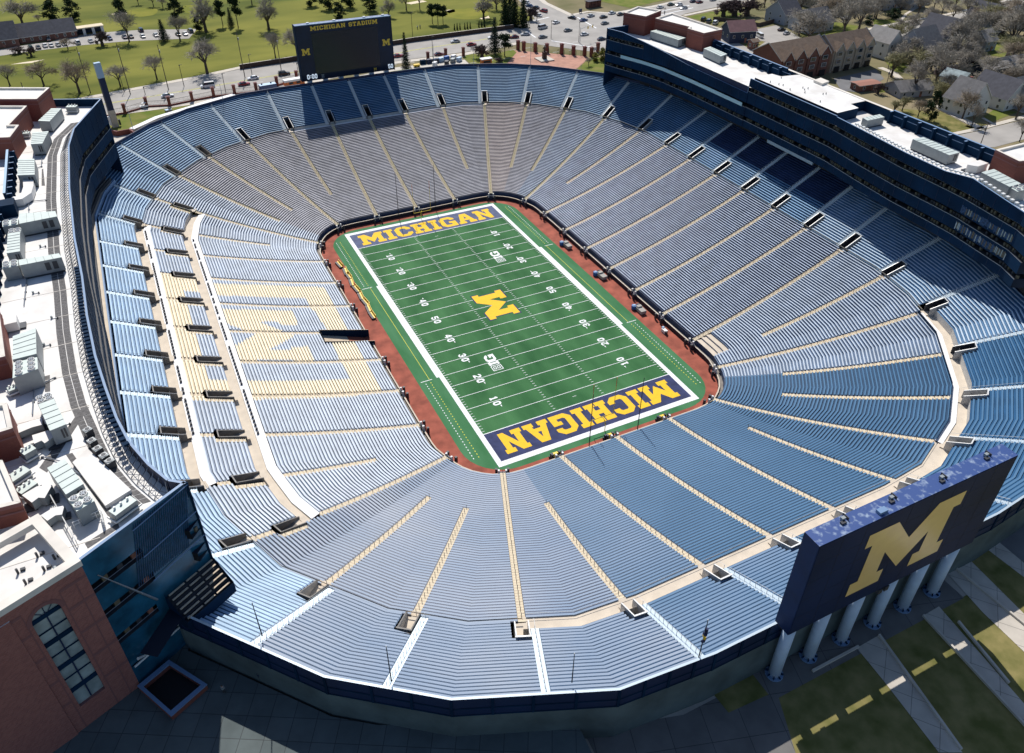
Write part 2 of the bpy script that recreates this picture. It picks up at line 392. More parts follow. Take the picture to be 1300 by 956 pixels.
for cx, cy in ((-11.5, -23.2), (11.6, 23.2)):
    pl = lambda a, b: Vector((cx-b, cy+a, .008))
    letters(bg, 'G', 'paint_white', lambda a, b: pl(a+1.85, b), 2.7, 2.9)
    letters(bg, 'I', 'paint_white', lambda a, b: pl(a-.35, b), 2.7, 1.3)
    ob = [(-3.3, -1.35), (-1.45, -1.35), (-1.1, -1.0), (-1.1, 1.0), (-1.45, 1.35), (-3.3, 1.35)]
    ib = [(-3.1, -1.15), (-1.53, -1.15), (-1.3, -.92), (-1.3, .92), (-1.53, 1.15), (-3.1, 1.15)]
    poly_on(bg, ob, [ib[::-1]], 'paint_white', pl)
    for q in (-.5, .5): poly_on(bg, [(-2.75, q-.38), (-1.65, q-.38), (-1.65, q+.38), (-2.75, q+.38)], [[(-2.55, q-.2), (-2.55, q+.2), (-1.85, q+.2), (-1.85, q-.2)]], 'paint_white', pl)
structure(bg.build('conference_logo'))

# ------------------------------------------------------------------ the seating bowl
QA = [(0,105.2,0,1),(13.5,105.2,0,1),(28,105.0,5,0),(43.2,101.3,22.4,1),(56.8,93.6,36.5,0),(67.3,82.7,49.5,0),(75.6,69,67,1),(80.3,53.5,78,0),(81,39,90,1),(81,26,90,1),(81,13,90,1),(81,0,90,1)]
WA = [(0,59.5),(13.5,59.5),(22.2,59.4),(26,58.7),(29.5,56.8),(32.3,53.6),(33.8,50.2),(35.0,46.5),(35.3,39),(35.3,26),(35.3,13),(35.3,0)]
WV = [(6.8,59.5),(20.2,59.5),(24.2,59.2),(27.8,58.0),(31,55.4),(33.2,51.8),(34.4,48.4),(35.2,44.5),(35.3,32.5),(35.3,19.5),(35.3,6.5)]
def mirror(seq, axis):
    """full ring of 44 from one quadrant, clockwise from far centre; axis = entries lie on the axes"""
    if axis: idx = [(k, 1, 1) for k in range(12)]+[(k, 1, -1) for k in range(10, -1, -1)]+[(k, -1, -1) for k in range(1, 12)]+[(k, -1, 1) for k in range(10, 0, -1)]
    else: idx = [(k, 1, 1) for k in range(11)]+[(k, 1, -1) for k in range(10, -1, -1)]+[(k, -1, -1) for k in range(11)]+[(k, -1, 1) for k in range(10, -1, -1)]
    return [(Vector((seq[k][0]*sx, seq[k][1]*sy)), k, sx, sy) for k, sx, sy in idx]
AM = mirror(QA, 1); AW = [a[0] for a in mirror(WA, 1)]; VW = [a[0] for a in mirror(WV, 0)]
AP = [a[0] for a in AM]; LONG = [QA[a[1]][3] for a in AM]
NR = []
for p, k, sx, sy in AM:
    t = R(QA[k][2]); NR.append(Vector((math.sin(t)*sx, math.cos(t)*sy)))
def vertex(i, d):
    j = (i+1) % 44; c = NR[i].x*NR[j].y-NR[i].y*NR[j].x
    if abs(c) < 1e-6: return (AP[i]+AP[j])/2+NR[i]*d
    a = NR[i].dot(AP[i])+d; b = NR[j].dot(AP[j])+d
    return Vector(((a*NR[j].y-b*NR[i].y)/c, (NR[i].x*b-NR[j].x*a)/c))
VM = [vertex(i, 0) for i in range(44)]; VR = [vertex(i, 16.5) for i in range(44)]; AR = [AP[i]+NR[i]*16.5 for i in range(44)]
D0 = -45.7
def ring(i, d, what):
    w, m, r = (AW, AP, AR) if what == 'A' else (VW, VM, VR)
    if d <= 0: return w[i % 44].lerp(m[i % 44], (d-D0)/-D0)
    return m[i % 44]+(r[i % 44]-m[i % 44])*(d/16.5)
def height(d):
    if d <= 0:
        u = d-D0; return 1.8+.24*u+.00208*u*u
    return 17.4+.515*d
LEFT = [a[2] < 0 and a[1] >= 5 for a in AM]; 
def is_left(i, ymax): return AP[i % 44].x < -50 and abs(AP[i % 44].y) < ymax
def inner_walk(i): return is_left(i, 76) and is_left(i+1, 76)
def outer_walk(i): return is_left(i, 58) and is_left(i+1, 58)
def near_walk(i):                                        # the broad walkway of the near right quarter
    for j in (i, i+1):
        p = AP[j % 44]
        if not (p.y < -66 and p.x > -45): return False
    return True
def far_walk(i):
    for j in (i, i+1):
        p = AP[j % 44]
        if not (p.y > 99 and -31 < p.x < 46): return False
    return True
# zones (d0, d1) with no rows in them
def walks(i):
    w = []
    if inner_walk(i): w.append((-13.2, -9.5, 'inner'))
    if outer_walk(i): w.append((-2.0, 1.5, 'outer'))
    elif near_walk(i): w.append((-1.0, 2.2, 'near'))
    elif far_walk(i): w.append((-.9, .5, 'far'))
    return w
def top_end(i): return 9.4 if is_left(i, 75) and is_left(i+1, 75) else 16.4
P_END = 4.6
def has_inner_portal(i): return is_left(i, 76)
def edges(i, d):
    """clear distance kept on the right of aisle i, and on the left of aisle i+1, at offset d"""
    j = (i+1) % 44
    def right(k):
        if d < 0:
            if has_inner_portal(k) and -9.6 < d < -4.4: return 1.7
            if not LONG[k % 44] and d < -31.5: return 0.0
            return .62
        return 1.75 if d < P_END else -1.0
    def left(k):
        if d < 0:
            if has_inner_portal(k) and -9.6 < d < -4.4: return 2.2
            if not LONG[k % 44] and d < -31.5: return 0.0
            return .62
        return 2.25
    return right(i), left(j)
def row_line(i, d):
    a, v, b = ring(i, d, 'A'), ring(i, d, 'V'), ring(i+1, d, 'A')
    r, l = edges(i, d)
    if (v-a).length > abs(r)+.05: a = a+(v-a).normalized()*r
    else: a = v.copy()
    if (v-b).length > l+.05: b = b+(v-b).normalized()*l
    else: b = v.copy()
    return a, v, b
# the tunnel through the stand on the left
def in_tunnel(p): return -47.5 < p.x < -34 and -4.6 < p.y < .6
def clip_line(pts):
    """pieces of a row line outside the tunnel"""
    out, cur = [], []
    for a, b in zip(pts[:-1], pts[1:]):
        L = (b-a).length
        if L < 1e-3: continue
        if a.x < -34 and b.x < -34 and a.x > -47.5 and min(a.y, b.y) < .6 and max(a.y, b.y) > -4.6:
            ts = [0, 1]
            for yy in (.6, -4.6):
                if abs(b.y-a.y) > 1e-6:
                    t = (yy-a.y)/(b.y-a.y)
                    if 0 < t < 1: ts.append(t)
            ts.sort()
            for t0, t1 in zip(ts[:-1], ts[1:]):
                if t1-t0 < 1e-4: continue
                p, q = a.lerp(b, t0), a.lerp(b, t1)
                if in_tunnel((p+q)/2):
                    if cur: out.append(cur); cur = []
                else:
                    if not cur: cur = [p]
                    cur.append(q)
        else:
            if not cur: cur = [a]
            cur.append(b)
    if cur: out.append(cur)
    return out
# the block letter of yellow benches on the left stand, in ground coordinates
MAIZE = [[(-69.0,23.0),(-68.3,17.1),(-46.4,17.6),(-46.6,11.7),(-40.4,11.5),(-40.1,23.4),(-55.9,24.2)],
 [(-46.6,11.7),(-40.4,11.5),(-40.2,0.4),(-45.9,0.7)],
 [(-45.8,-3.8),(-40.3,-4.5),(-40.3,-13.9),(-46.4,-13.6)],
 [(-67.8,-20.5),(-46.0,-20.4),(-45.9,-13.6),(-40.3,-13.9),(-40.1,-26.7),(-68.3,-27.3)],
 [(-68.3,10.4),(-51.3,10.7),(-51.7,-13.4),(-68.4,-13.7)],
 [(-79.3,25.8),(-70.5,23.7),(-70.6,17.8),(-74.8,17.7),(-74.8,-20.3),(-70.9,-20.2),(-70.7,-28.1),(-78.9,-27.7)]]
BLUE = [[(-51.3,10.7),(-45.9,10.8),(-45.3,-0.7),(-46.2,-13.4),(-51.7,-13.4),(-51.7,-6.2),(-55.5,-6.5),(-56.0,-7.8),(-60.9,-7.9),(-53.8,-1.6),(-54.2,-0.6),(-60.6,4.9),(-56.3,5.3),(-55.2,3.4),(-51.7,3.7)],
 [(-68.4,3.8),(-62.2,-0.9),(-68.1,-7.0)],
 [(-65.2,-12.2),(-56.2,-12.0),(-56.0,-14.0),(-65.4,-14.1)]]
def inside(p, poly):
    c = False; n = len(poly)
    for i in range(n):
        x0, y0 = poly[i]; x1, y1 = poly[(i+1) % n]
        if (y0 > p.y) != (y1 > p.y) and p.x < (x1-x0)*(p.y-y0)/(y1-y0)+x0: c = not c
    return c
def is_maize(p): return any(inside(p, q) for q in MAIZE) and not any(inside(p, q) for q in BLUE)
def pieces(a, b, base):
    if not (a.x < -34 and b.x < -34 and min(a.y, b.y) < 27 and max(a.y, b.y) > -29): return [(a, b, base)]
    n = max(1, int((b-a).length/.4)); out = []
    for k in range(n):
        p, q = a.lerp(b, k/n), a.lerp(b, (k+1)/n); mt = 'bench_maize' if is_maize((p+q)/2) else base
        if out and out[-1][2] == mt: out[-1] = (out[-1][0], q, mt)
        else: out.append((p, q, mt))
    return out

bowl = thing('stadium_bowl', 'great oval bowl of blue and silver bleachers around the green football field', 'stadium')
PITCH = .70
def V3(p, z): return (p.x, p.y, z)
def section(i, lower):
    st, bn = MB(), MB()
    d = D0+1.6 if lower else 0.0
    end = -.02 if lower else top_end(i)
    smat, bmat = ('step_lower', 'bench_lower') if lower else ('step_upper', 'bench_upper')
    zones = walks(i); pm = (AP[i]+AP[(i+1) % 44])/2
    if lower:
        if pm.y > 84: bmat, smat = ('bench_rose' if 36 < pm.x < 62 else 'bench_grey'), 'step_grey'
        elif pm.x < -40 and pm.y > -75: bmat, smat = 'bench_glare', 'step_glare'
        elif pm.x > 60 and -78 < pm.y < -42: bmat, smat = 'bench_glare', 'step_glare'
        elif pm.y < -60 and pm.x > -30: bmat, smat = ('bench_steel' if pm.x < -9 else 'bench_blue'), 'step_blue'
        elif pm.y < -60: bmat = 'bench_worn_glare'
    elif pm.y < -84: bmat = 'bench_worn_glare' if pm.x < -30 else ('bench_steel' if pm.x < 5 else 'bench_blue')
    elif pm.x < -55 and pm.y < 72 or pm.x > 50 and pm.y < -30: bmat, smat = ('bench_upper_glare_right' if pm.x > 0 else 'bench_upper_glare'), 'step_upper_glare'
    club = not lower and pm.x > 75 and abs(pm.y) < 27
    while d < end-.3:
        if club and d > 7.5: bmat = 'bench_navy'; smat = 'step_lower'
        z_ = next((w for w in zones if w[0]-.35 <= d < w[1]-.05), None)
        if z_:
            d = z_[1]
            if st.f: o = st.build('seating_section', bowl); bn.build('bench_rows', o); st, bn = MB(), MB()
            continue
        plat = lower and d < D0+5.6 and 34 < (AW[i].x+AW[(i+1) % 44].x)/2 and -47 < (AW[i].y+AW[(i+1) % 44].y)/2 < -40
        d1 = min(d+PITCH*(2 if plat else 1), end+.05)
        nz = next((w for w in zones if d < w[0] < d1), None)
        if nz: d1 = nz[0]
        z0, z1 = height(d+.001), height(d1 if d1 < 0 or not lower else -.001)
        la, lb = clip_line(list(row_line(i, d+.02))), clip_line(list(row_line(i, d1-.02)))
        for A, B in zip(la, lb):
            if len(A) != len(B): continue
            for k in range(len(A)-1):
                for p, q, mt in (pieces(A[k], A[k+1], smat) if lower else [(A[k], A[k+1], smat)]):
                    tl = (A[k+1]-A[k]).length
                    if tl < 1e-4: continue
                    t0, t1 = (p-A[k]).length/tl, (q-A[k]).length/tl
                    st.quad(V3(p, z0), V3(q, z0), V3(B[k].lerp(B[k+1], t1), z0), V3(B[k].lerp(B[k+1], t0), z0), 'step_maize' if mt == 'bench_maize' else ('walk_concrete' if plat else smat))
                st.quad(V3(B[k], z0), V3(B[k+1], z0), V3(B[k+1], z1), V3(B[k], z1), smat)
        if plat: d = d1; continue
        f0, f1 = d+.28, d+.61
        bz = z0+.42
        L0, L1 = clip_line(list(row_line(i, f0))), clip_line(list(row_line(i, f1)))
        for A, B in zip(L0, L1):
            if len(A) != len(B): continue
            for k in range(len(A)-1):
                if (A[k+1]-A[k]).length < .15: continue
                parts = pieces(A[k], A[k+1], bmat); tot = (A[k+1]-A[k]).length
                for p, q, mt in parts:
                    t0, t1 = (p-A[k]).length/tot, (q-A[k]).length/tot
                    r, s = B[k].lerp(B[k+1], t0), B[k].lerp(B[k+1], t1)
                    bn.quad(V3(p, bz), V3(q, bz), V3(s, bz), V3(r, bz), mt)
                    bn.quad(V3(p, bz-.07), V3(q, bz-.07), V3(q, bz), V3(p, bz), mt)
                    bn.quad(V3(s, bz-.07), V3(r, bz-.07), V3(r, bz), V3(s, bz), mt)
                    if k == 0 and p is parts[0][0] or True:
                        pass
            a, b = A[0], B[0]; bn.quad(V3(b, bz-.07), V3(a, bz-.07), V3(a, bz), V3(b, bz), bmat)
            a, b = A[-1], B[-1]; bn.quad(V3(a, bz-.07), V3(b, bz-.07), V3(b, bz), V3(a, bz), bmat)
        d = d1
    if st.f: o = st.build('seating_section', bowl); bn.build('bench_rows', o)
for i in range(44):
    section(i, True); section(i, False)
# walkways
for i in range(44):
    for d0, d1, kind in walks(i):
        wk = MB(); zf = height(d0 if d0 < 0 else 0.001)+.05
        def strip(a, b, z, mt, wk=wk, i=i):
            pa = [ring(i, a, 'A'), ring(i, a, 'V'), ring(i+1, a, 'A')]; pb = [ring(i, b, 'A'), ring(i, b, 'V'), ring(i+1, b, 'A')]
            for k in (0, 1): wk.quad(V3(pa[k], z), V3(pa[k+1], z), V3(pb[k+1], z), V3(pb[k], z), mt)
        def face(a, z0, z1, mt, wk=wk, i=i):
            pa = [ring(i, a, 'A'), ring(i, a, 'V'), ring(i+1, a, 'A')]
            for k in (0, 1): wk.quad(V3(pa[k], z0), V3(pa[k+1], z0), V3(pa[k+1], z1), V3(pa[k], z1), mt)
        if kind in ('inner', 'outer'):
            m_ = lerp(d0, d1, .47)
            strip(m_, d1, zf, 'walk_concrete'); strip(d0, m_, zf+.25, 'white_tarp'); face(m_, zf, zf+.25, 'white_tarp'); face(d0, zf-.3, zf+.25, 'white_tarp')
            face(d1, zf, height(d1), 'portal_wall')
            # folding chairs standing on the white platform
            for s_ in (0, 1):
                a, b = (ring(i, m_-.55, 'A'), ring(i, m_-.55, 'V')) if s_ == 0 else (ring(i, m_-.55, 'V'), ring(i+1, m_-.55, 'A'))
                n = int((b-a).length/1.25)
                for k in range(n):
                    if random.random() < (.82 if abs(a.y) < 46 else .0):
                        p = a.lerp(b, (k+.5)/n); wk.box((p.x, p.y, zf+.5), (.42, .42, .5), 'dark_grey')
        elif kind == 'near':
            if AP[i].x > 55 or AP[(i+1) % 44].x > 60:
                strip(d0, .4, zf+.2, 'white_tarp'); strip(.4, d1, zf, 'walk_concrete'); face(.4, zf, zf+.2, 'white_tarp')
            else: strip(d0, d1, zf, 'walk_concrete')
            face(d0, zf-.3, zf+.02, 'steel_white'); face(d1, zf, height(d1), 'portal_wall')
            face(d0+.03, zf+.25, zf+.95, 'navy_panel') if AP[i].x > 55 else face(d0+.03, zf+.8, zf+.9, 'steel_white')
        else:
            strip(d0, d1, zf, 'white_tarp'); face(d0, zf-.2, zf, 'white_tarp'); face(d1, zf, height(d1)+.02, 'portal_wall')
        wk.build('walkway', bowl)
    if not walks(i) or walks(i)[-1][2] == 'inner':        # a thin rail divides lower and upper seats elsewhere
        rl = MB(); a = [ring(i, -.05, 'A'), ring(i, -.05, 'V'), ring(i+1, -.05, 'A')]
        for k in (0, 1):
            rl.quad(V3(a[k], height(-.1)+.62), V3(a[k+1], height(-.1)+.62), V3(a[k+1], height(-.1)+.86), V3(a[k], height(-.1)+.86), 'aisle_concrete')
        rl.build('divider_rail', bowl)
# aisles and portals
def frame(i): return AP[i], NR[i], Vector((NR[i].y, -NR[i].x))
for i in range(44):
    P, N, T = frame(i)
    end = D0+1.2 if LONG[i] else -31.5
    sides = [(-1,) , ] 
    ai = MB(); d = end
    def clear(p): return not in_tunnel(p)
    k = 0
    zs = {}
    wz = [w for w in walks(i)]
    while d < -.05:
        d1 = min(d+.35, -.02); z = height(d)+ .03
        c, c1 = ring(i, d, 'A'), ring(i, d1, 'A')
        sh = -1.55 if has_inner_portal(i) and -9.6 < d < -4.4 else 0
        hwid = .56 if not sh else .5
        if clear(c) and not any(w[0]-.1 < d < w[1]-.1 for w in wz):
            a, b, e, f = c+T*(sh-hwid), c+T*(sh+hwid), c1+T*(sh+hwid), c1+T*(sh-hwid)
            mt = 'aisle_concrete' if k % 2 else 'aisle_nosing'
            ai.quad(V3(a, z), V3(b, z), V3(e, z), V3(f, z), mt)
            ai.quad(V3(a, z-.3), V3(b, z-.3), V3(b, z), V3(a, z), mt)
            if k % 4 == 0: ai.box((c.x+T.x*sh, c.y+T.y*sh, z+.45), (.07, .07, .9), 'paint_yellow' if AP[i].y > 60 else 'dark_grey')
        elif ai.f: ai.build('lower_aisle', bowl); ai = MB()
        d = d1; k += 1
    if ai.f: ai.build('lower_aisle', bowl)
    au = MB(); d = .1; k = 0; te = min(top_end(i), top_end(i-1))
    w_ = [w for w in walks(i)+walks((i-1) % 44) if w[2] in ('outer', 'near')]
    if w_: d = max(w[1] for w in w_)
    while d < te:
        d1 = d+.35; z = height(d)+.03; c, c1 = P+N*d, P+N*d1
        a, b, e, f = c+T*-2.2, c+T*-1.05, c1+T*-1.05, c1+T*-2.2
        au.quad(V3(a, z), V3(b, z), V3(e, z), V3(f, z), 'aisle_metal'); au.quad(V3(a, z-.3), V3(b, z-.3), V3(b, z), V3(a, z), 'steel_white')
        if k % 3 == 0:
            q = c+T*-1.62; au.box((q.x, q.y, z+.45), (.06, .06, .9), 'steel_white')
        d = d1; k += 1
    a, b = P+N*.6+T*-1.62, P+N*(te-.5)+T*-1.62
    au.tube(V3(a, height(.6)+.95), V3(b, height(te-.5)+.95), .035, .035, 'steel_white', 4)
    au.build('upper_aisle', bowl)
    def portal(d0, d1, zf):
        pb = MB(); q = lambda d, t: P+N*d+T*t
        leftside = AP[i].x < -50; nearside = AP[i].y < -40 and -70 < AP[i].x < 60; TA, TB = (-.8, 1.2) if leftside else (-.8, 1.15); rh = .28 if leftside else .62
        pb.quad(V3(q(d0-1.1, TA), zf+.06), V3(q(d0-1.1, TB), zf+.06), V3(q(d1, TB), zf), V3(q(d1, TA), zf), 'walk_concrete')
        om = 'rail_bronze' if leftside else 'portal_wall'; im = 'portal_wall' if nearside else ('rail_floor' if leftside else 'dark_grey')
        for t, inn in ((TA, 1), (TB, -1)):
            for s_ in (-.09, .09):
                mm = im if s_*inn > 0 else om
                pb.quad(V3(q(d0-.3, t+s_), zf-.8), V3(q(d1, t+s_), zf-.8), V3(q(d1, t+s_), height(d1)+rh), V3(q(d0-.3, t+s_), height(d0)+rh), mm)
            pb.quad(V3(q(d0-.3, t-.09), height(d0)+rh), V3(q(d0-.3, t+.09), height(d0)+rh), V3(q(d1, t+.09), height(d1)+rh), V3(q(d1, t-.09), height(d1)+rh), 'rail_bronze' if leftside else 'steel_white')
        zt = height(d1)
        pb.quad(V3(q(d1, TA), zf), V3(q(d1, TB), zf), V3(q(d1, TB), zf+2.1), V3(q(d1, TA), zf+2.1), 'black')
        pb.quad(V3(q(d1-.02, TA), zf+2.1), V3(q(d1-.02, TB), zf+2.1), V3(q(d1-.02, TB), zt+rh+.03), V3(q(d1-.02, TA), zt+rh+.03), im)
        c_ = q(d1, (TA+TB)/2); pb.box((c_.x, c_.y, zt+rh+.06), (TB-TA+.3, .22, .12), 'rail_bronze' if leftside else 'steel_white', math.atan2(T.y, T.x))
        # ramp shadow inside, painted as a dark strip on the floor
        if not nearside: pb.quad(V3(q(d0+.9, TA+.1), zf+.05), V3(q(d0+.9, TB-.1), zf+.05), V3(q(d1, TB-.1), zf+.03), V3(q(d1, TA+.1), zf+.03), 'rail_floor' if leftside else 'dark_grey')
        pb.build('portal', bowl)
    d0 = .15
    if w_: d0 = max(w[1] for w in w_)-1.0
    portal(d0, P_END-(.5 if AP[i].x < -50 else 0), height(-.01)-.25)
    if has_inner_portal(i): portal(-9.5, -5.0, height(-9.5)-.15)
# field wall, gates
for i in range(44):
    fw = MB(); A = [AW[i], VW[i], AW[(i+1) % 44]]
    nrm = [NR[i], ((NR[i]+NR[(i+1) % 44])/2).normalized(), NR[(i+1) % 44]]
    W_ = [A[k]+nrm[k]*.45 for k in range(3)]; W2 = [A[k]+nrm[k]*.75 for k in range(3)]
    F_ = [ring(i, D0+1.58, 'A'), ring(i, D0+1.58, 'V'), ring(i+1, D0+1.58, 'A')]
    for k in (0, 1):
        sa, sb, sc = clip_line([W_[k], W_[k+1]]), clip_line([W2[k], W2[k+1]]), clip_line([F_[k], F_[k+1]])
        for p_, q_, r_ in zip(sa, sb, sc):
            a, b, c, d_, e, f_ = p_[0], p_[-1], q_[0], q_[-1], r_[0], r_[-1]
            fw.quad(V3(a, -.05), V3(b, -.05), V3(b, 1.25), V3(a, 1.25), 'navy_deep')
            fw.quad(V3(a, 1.25), V3(b, 1.25), V3(d_, 1.25), V3(c, 1.25), 'walk_concrete')
            fw.quad(V3(c, .8), V3(d_, .8), V3(d_, 1.25), V3(c, 1.25), 'navy_deep')
            fw.quad(V3(c, .8), V3(d_, .8), V3(f_, .8), V3(e, .8), 'rail_floor')
            fw.quad(V3(e, .8), V3(f_, .8), V3(f_, height(D0+1.6)), V3(e, height(D0+1.6)), 'step_lower')
    fw.build('field_wall', bowl)
for i in range(44):
    if not LONG[i] or in_tunnel(AW[i]): continue
    g = MB(); P, N, T = AW[i], NR[i], Vector((NR[i].y, -NR[i].x))
    ang = math.atan2(T.y, T.x)
    for t in (-.75, .75):
        q = P+T*t+N*.55; g.box((q.x, q.y, 1.5), (.35, .45, 1.5), 'steel_white', ang, 'white_tarp')
        q = P+T*t*1.6-N*.3; g.box((q.x, q.y, 1.0), (.5, .5, 1.6), 'dark_grey', ang)
    q = P+N*.35; g.box((q.x, q.y, .75), (1.2, .25, 1.5), 'navy', ang)
    g.build('field_gate', bowl)
# tunnel: floor, side walls, back
tn = MB()
def tz(x): return max(0, (-36.6-x))*.37
for x0, x1, mt in ((-34.5, -36.6, 'brick_track'), (-36.6, -41, 'brick_track'), (-41, -47.5, 'aisle_concrete')):
    tn.quad((x0, -4.6, tz(x0)-.015), (x1, -4.6, tz(x1)-.015), (x1, .6, tz(x1)-.015), (x0, .6, tz(x0)-.015), mt)
for y in (.6, -4.6):
    tn.quad((-35.3, y, -.02), (-47.5, y, -.02), (-47.5, y, 5.6), (-35.3, y, 1.95), 'navy_panel')
    s = .14 if y > 0 else -.14
    tn.quad((-35.3, y, 1.95), (-47.5, y, 5.6), (-47.5, y+s, 5.6), (-35.3, y+s, 1.95), 'aisle_concrete')
tn.quad((-47.5, -4.6, 0), (-47.5, .6, 0), (-47.5, .6, 5.6), (-47.5, -4.6, 5.6), 'black')
tn.quad((-47.45, -4.6, 5.5), (-47.45, .6, 5.5), (-47.45, .6, 6.0), (-47.45, -4.6, 6.0), 'navy_deep')
tn.build('tunnel', bowl)
# rim wall round the outside
for i in range(44):
    rw = MB(); D1 = 16.55
    A = [ring(i, D1, 'A'), ring(i, D1, 'V'), ring(i+1, D1, 'A')]; B = [ring(i, D1+.32, 'A'), ring(i, D1+.32, 'V'), ring(i+1, D1+.32, 'A')]
    zt = height(16.5)+1.0
    for k in (0, 1):
        rw.quad(V3(A[k], zt-1.6), V3(A[k+1], zt-1.6), V3(A[k+1], zt), V3(A[k], zt), 'navy')
        rw.quad(V3(A[k], zt), V3(A[k+1], zt), V3(B[k+1], zt), V3(B[k], zt), 'aisle_metal' if AP[i].y < 0 else 'navy')
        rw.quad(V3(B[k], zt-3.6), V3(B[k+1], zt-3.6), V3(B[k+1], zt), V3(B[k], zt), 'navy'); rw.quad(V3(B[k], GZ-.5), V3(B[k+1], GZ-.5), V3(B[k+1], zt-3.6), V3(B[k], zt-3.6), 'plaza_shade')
        L_ = (B[k+1]-B[k]).length; n_ = max(1, int(L_/3.5)); t_ = (B[k+1]-B[k]).normalized(); o_ = Vector((-t_.y, t_.x)); o_ = o_ if o_.dot(NR[i]) > 0 else -o_
        for q_ in range(n_):
            c_ = B[k].lerp(B[k+1], q_/n_)+o_*.06; rw.box((c_.x, c_.y, zt-1.9), (.35, .14, 3.4), 'navy_panel', math.atan2(t_.y, t_.x))
        for zz_ in (zt-2.2, zt-3.7): rw.quad(V3(B[k]+o_*.05, zz_), V3(B[k+1]+o_*.05, zz_), V3(B[k+1]+o_*.05, zz_+.25), V3(B[k]+o_*.05, zz_+.25), 'navy_panel')
    rw.build('rim_wall', bowl)
# left side: fascia, club walkways under the press tower
cl = MB()
for i in range(44):
    if not (is_left(i, 75) and is_left(i+1, 75)): continue
    def ln(d): return [ring(i, d, 'A'), ring(i, d, 'V'), ring(i+1, d, 'A')]
    def wall(d, z0, z1, mt):
        a = ln(d)
        for k in (0, 1): cl.quad(V3(a[k], z0), V3(a[k+1], z0), V3(a[k+1], z1), V3(a[k], z1), mt)
    def deck(d0, d1, z, mt):
        a, b = ln(d0), ln(d1)
        for k in (0, 1): cl.quad(V3(a[k], z), V3(a[k+1], z), V3(b[k+1], z), V3(b[k], z), mt)
    z = height(9.4)
    wall(9.5, z-.5, z+.9, 'coping_blue'); deck(9.5, 9.8, z+.9, 'coping_blue'); deck(9.8, 10.5, z+.6, 'walk_concrete'); wall(10.5, z+.6, z+1.5, 'dark_grey')
    deck(10.5, 11.0, z+1.5, 'dark_grey'); deck(11.0, 11.7, z+1.2, 'walk_concrete'); wall(11.7, z+1.2, z+2.3, 'navy_deep'); deck(11.7, 16.5, z+2.3, 'navy_deep')
cl.build('club_level', bowl)

# ------------------------------------------------------------------ the two grandstand towers
def outn(a, b, sx):
    t = (Vector(b[:2])-Vector(a[:2])).normalized(); n = Vector((-t.y, t.x))
    return n if n.x*sx > 0 else -n
FLOODS = []
def tower(name, label, sx, pts, bands, base=27.3):
    root = thing(name, label, 'grandstand tower')
    fm, rc, st = MB(), MB(), MB()
    for a, b in zip(pts[:-1], pts[1:]):
        if (Vector(a[:2])-Vector(b[:2])).length < .1: continue
        n = outn(a, b, sx); L = (Vector(b[:2])-Vector(a[:2])).length
        def P(t, z, off=0): return (lerp(a[0], b[0], t)+n.x*off, lerp(a[1], b[1], t)+n.y*off, z)
        prev = None
        za, zb = a[2], b[2]
        zlist = [z for z in bands if z[0] < min(za, zb)-.5]
        top_a, top_b = za, zb
        for z1, z0 in zlist:
            fm.face((P(0, z1), P(1, z1), P(1, top_b), P(0, top_a)), 'navy_panel')
            d = 2.2
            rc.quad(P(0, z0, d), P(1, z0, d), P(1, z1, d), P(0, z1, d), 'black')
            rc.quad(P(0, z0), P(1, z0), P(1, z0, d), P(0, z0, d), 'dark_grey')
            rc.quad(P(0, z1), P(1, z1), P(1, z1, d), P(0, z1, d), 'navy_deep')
            fm.quad(P(0, z0+.12, -.06), P(1, z0+.12, -.06), P(1, z0, -.06), P(0, z0, -.06), 'steel')
            k = int(L/.75)
            for q in range(k):
                if random.random() < .62:
                    t = (q+.5)/k; c = P(t, z0+.38, .75+.25*random.random())
                    st.box(c, (.5, .5, .7), 'seat_tan' if random.random() < .55 else 'dark_grey', math.atan2(n.y, n.x))
            top_a = top_b = z0
        fm.face((P(0, base), P(1, base), P(1, top_b), P(0, top_a)), 'navy_panel')
        fm.quad(P(0, base), P(1, base), P(1, base, 14), P(0, base, 14), 'navy_deep')
        fm.quad(P(0, 26, 5.6), P(1, 26, 5.6), P(1, base, 5.6), P(0, base, 5.6), 'black')
        # inside of the parapet and its metal coping
        fm.face((P(0, 41.5, .35), P(1, 41.5, .35), P(1, zb, .35), P(0, za, .35)), 'navy')
        fm.face((P(0, za), P(1, zb), P(1, zb, .35), P(0, za, .35)), 'coping_blue')
        # vertical joints of the cladding
        k = max(1, int(L/3.2))
        for q in range(k):
            c = P(q/k, 0, -.03); zt = lerp(za, zb, q/k)
            for (u1, u0) in zip([zt-.1]+[w[1] for w in zlist], [w[0] for w in zlist]+[base+.1]):
                fm.box((c[0], c[1], (u0+u1)/2), (.05, .07, u1-u0-.1), 'navy', math.atan2(n.y, n.x))
    fm.build('facade', root); rc.build('suite_recess', root); st.build('suite_seats', root)['kind'] = 'stuff'
    return root
LP = [(-81.7,78.8),(-85.5,68),(-89.1,57.5),(-90.6,46),(-91.2,20),(-91,-5),(-90.3,-21),(-90.1,-35),(-89.5,-47.3),(-88.6,-56.2),(-87.6,-64.4),(-86.5,-70.1),(-84.6,-75.7),(-82.7,-79.7),(-80.8,-81.2)]
LT = tower('grandstand_tower', 'long brick and navy tower with a white equipment covered roof along the left stand', -1, [(x, y, 44) for x, y in LP], [(37.2, 35.6), (32.8, 31.2)])
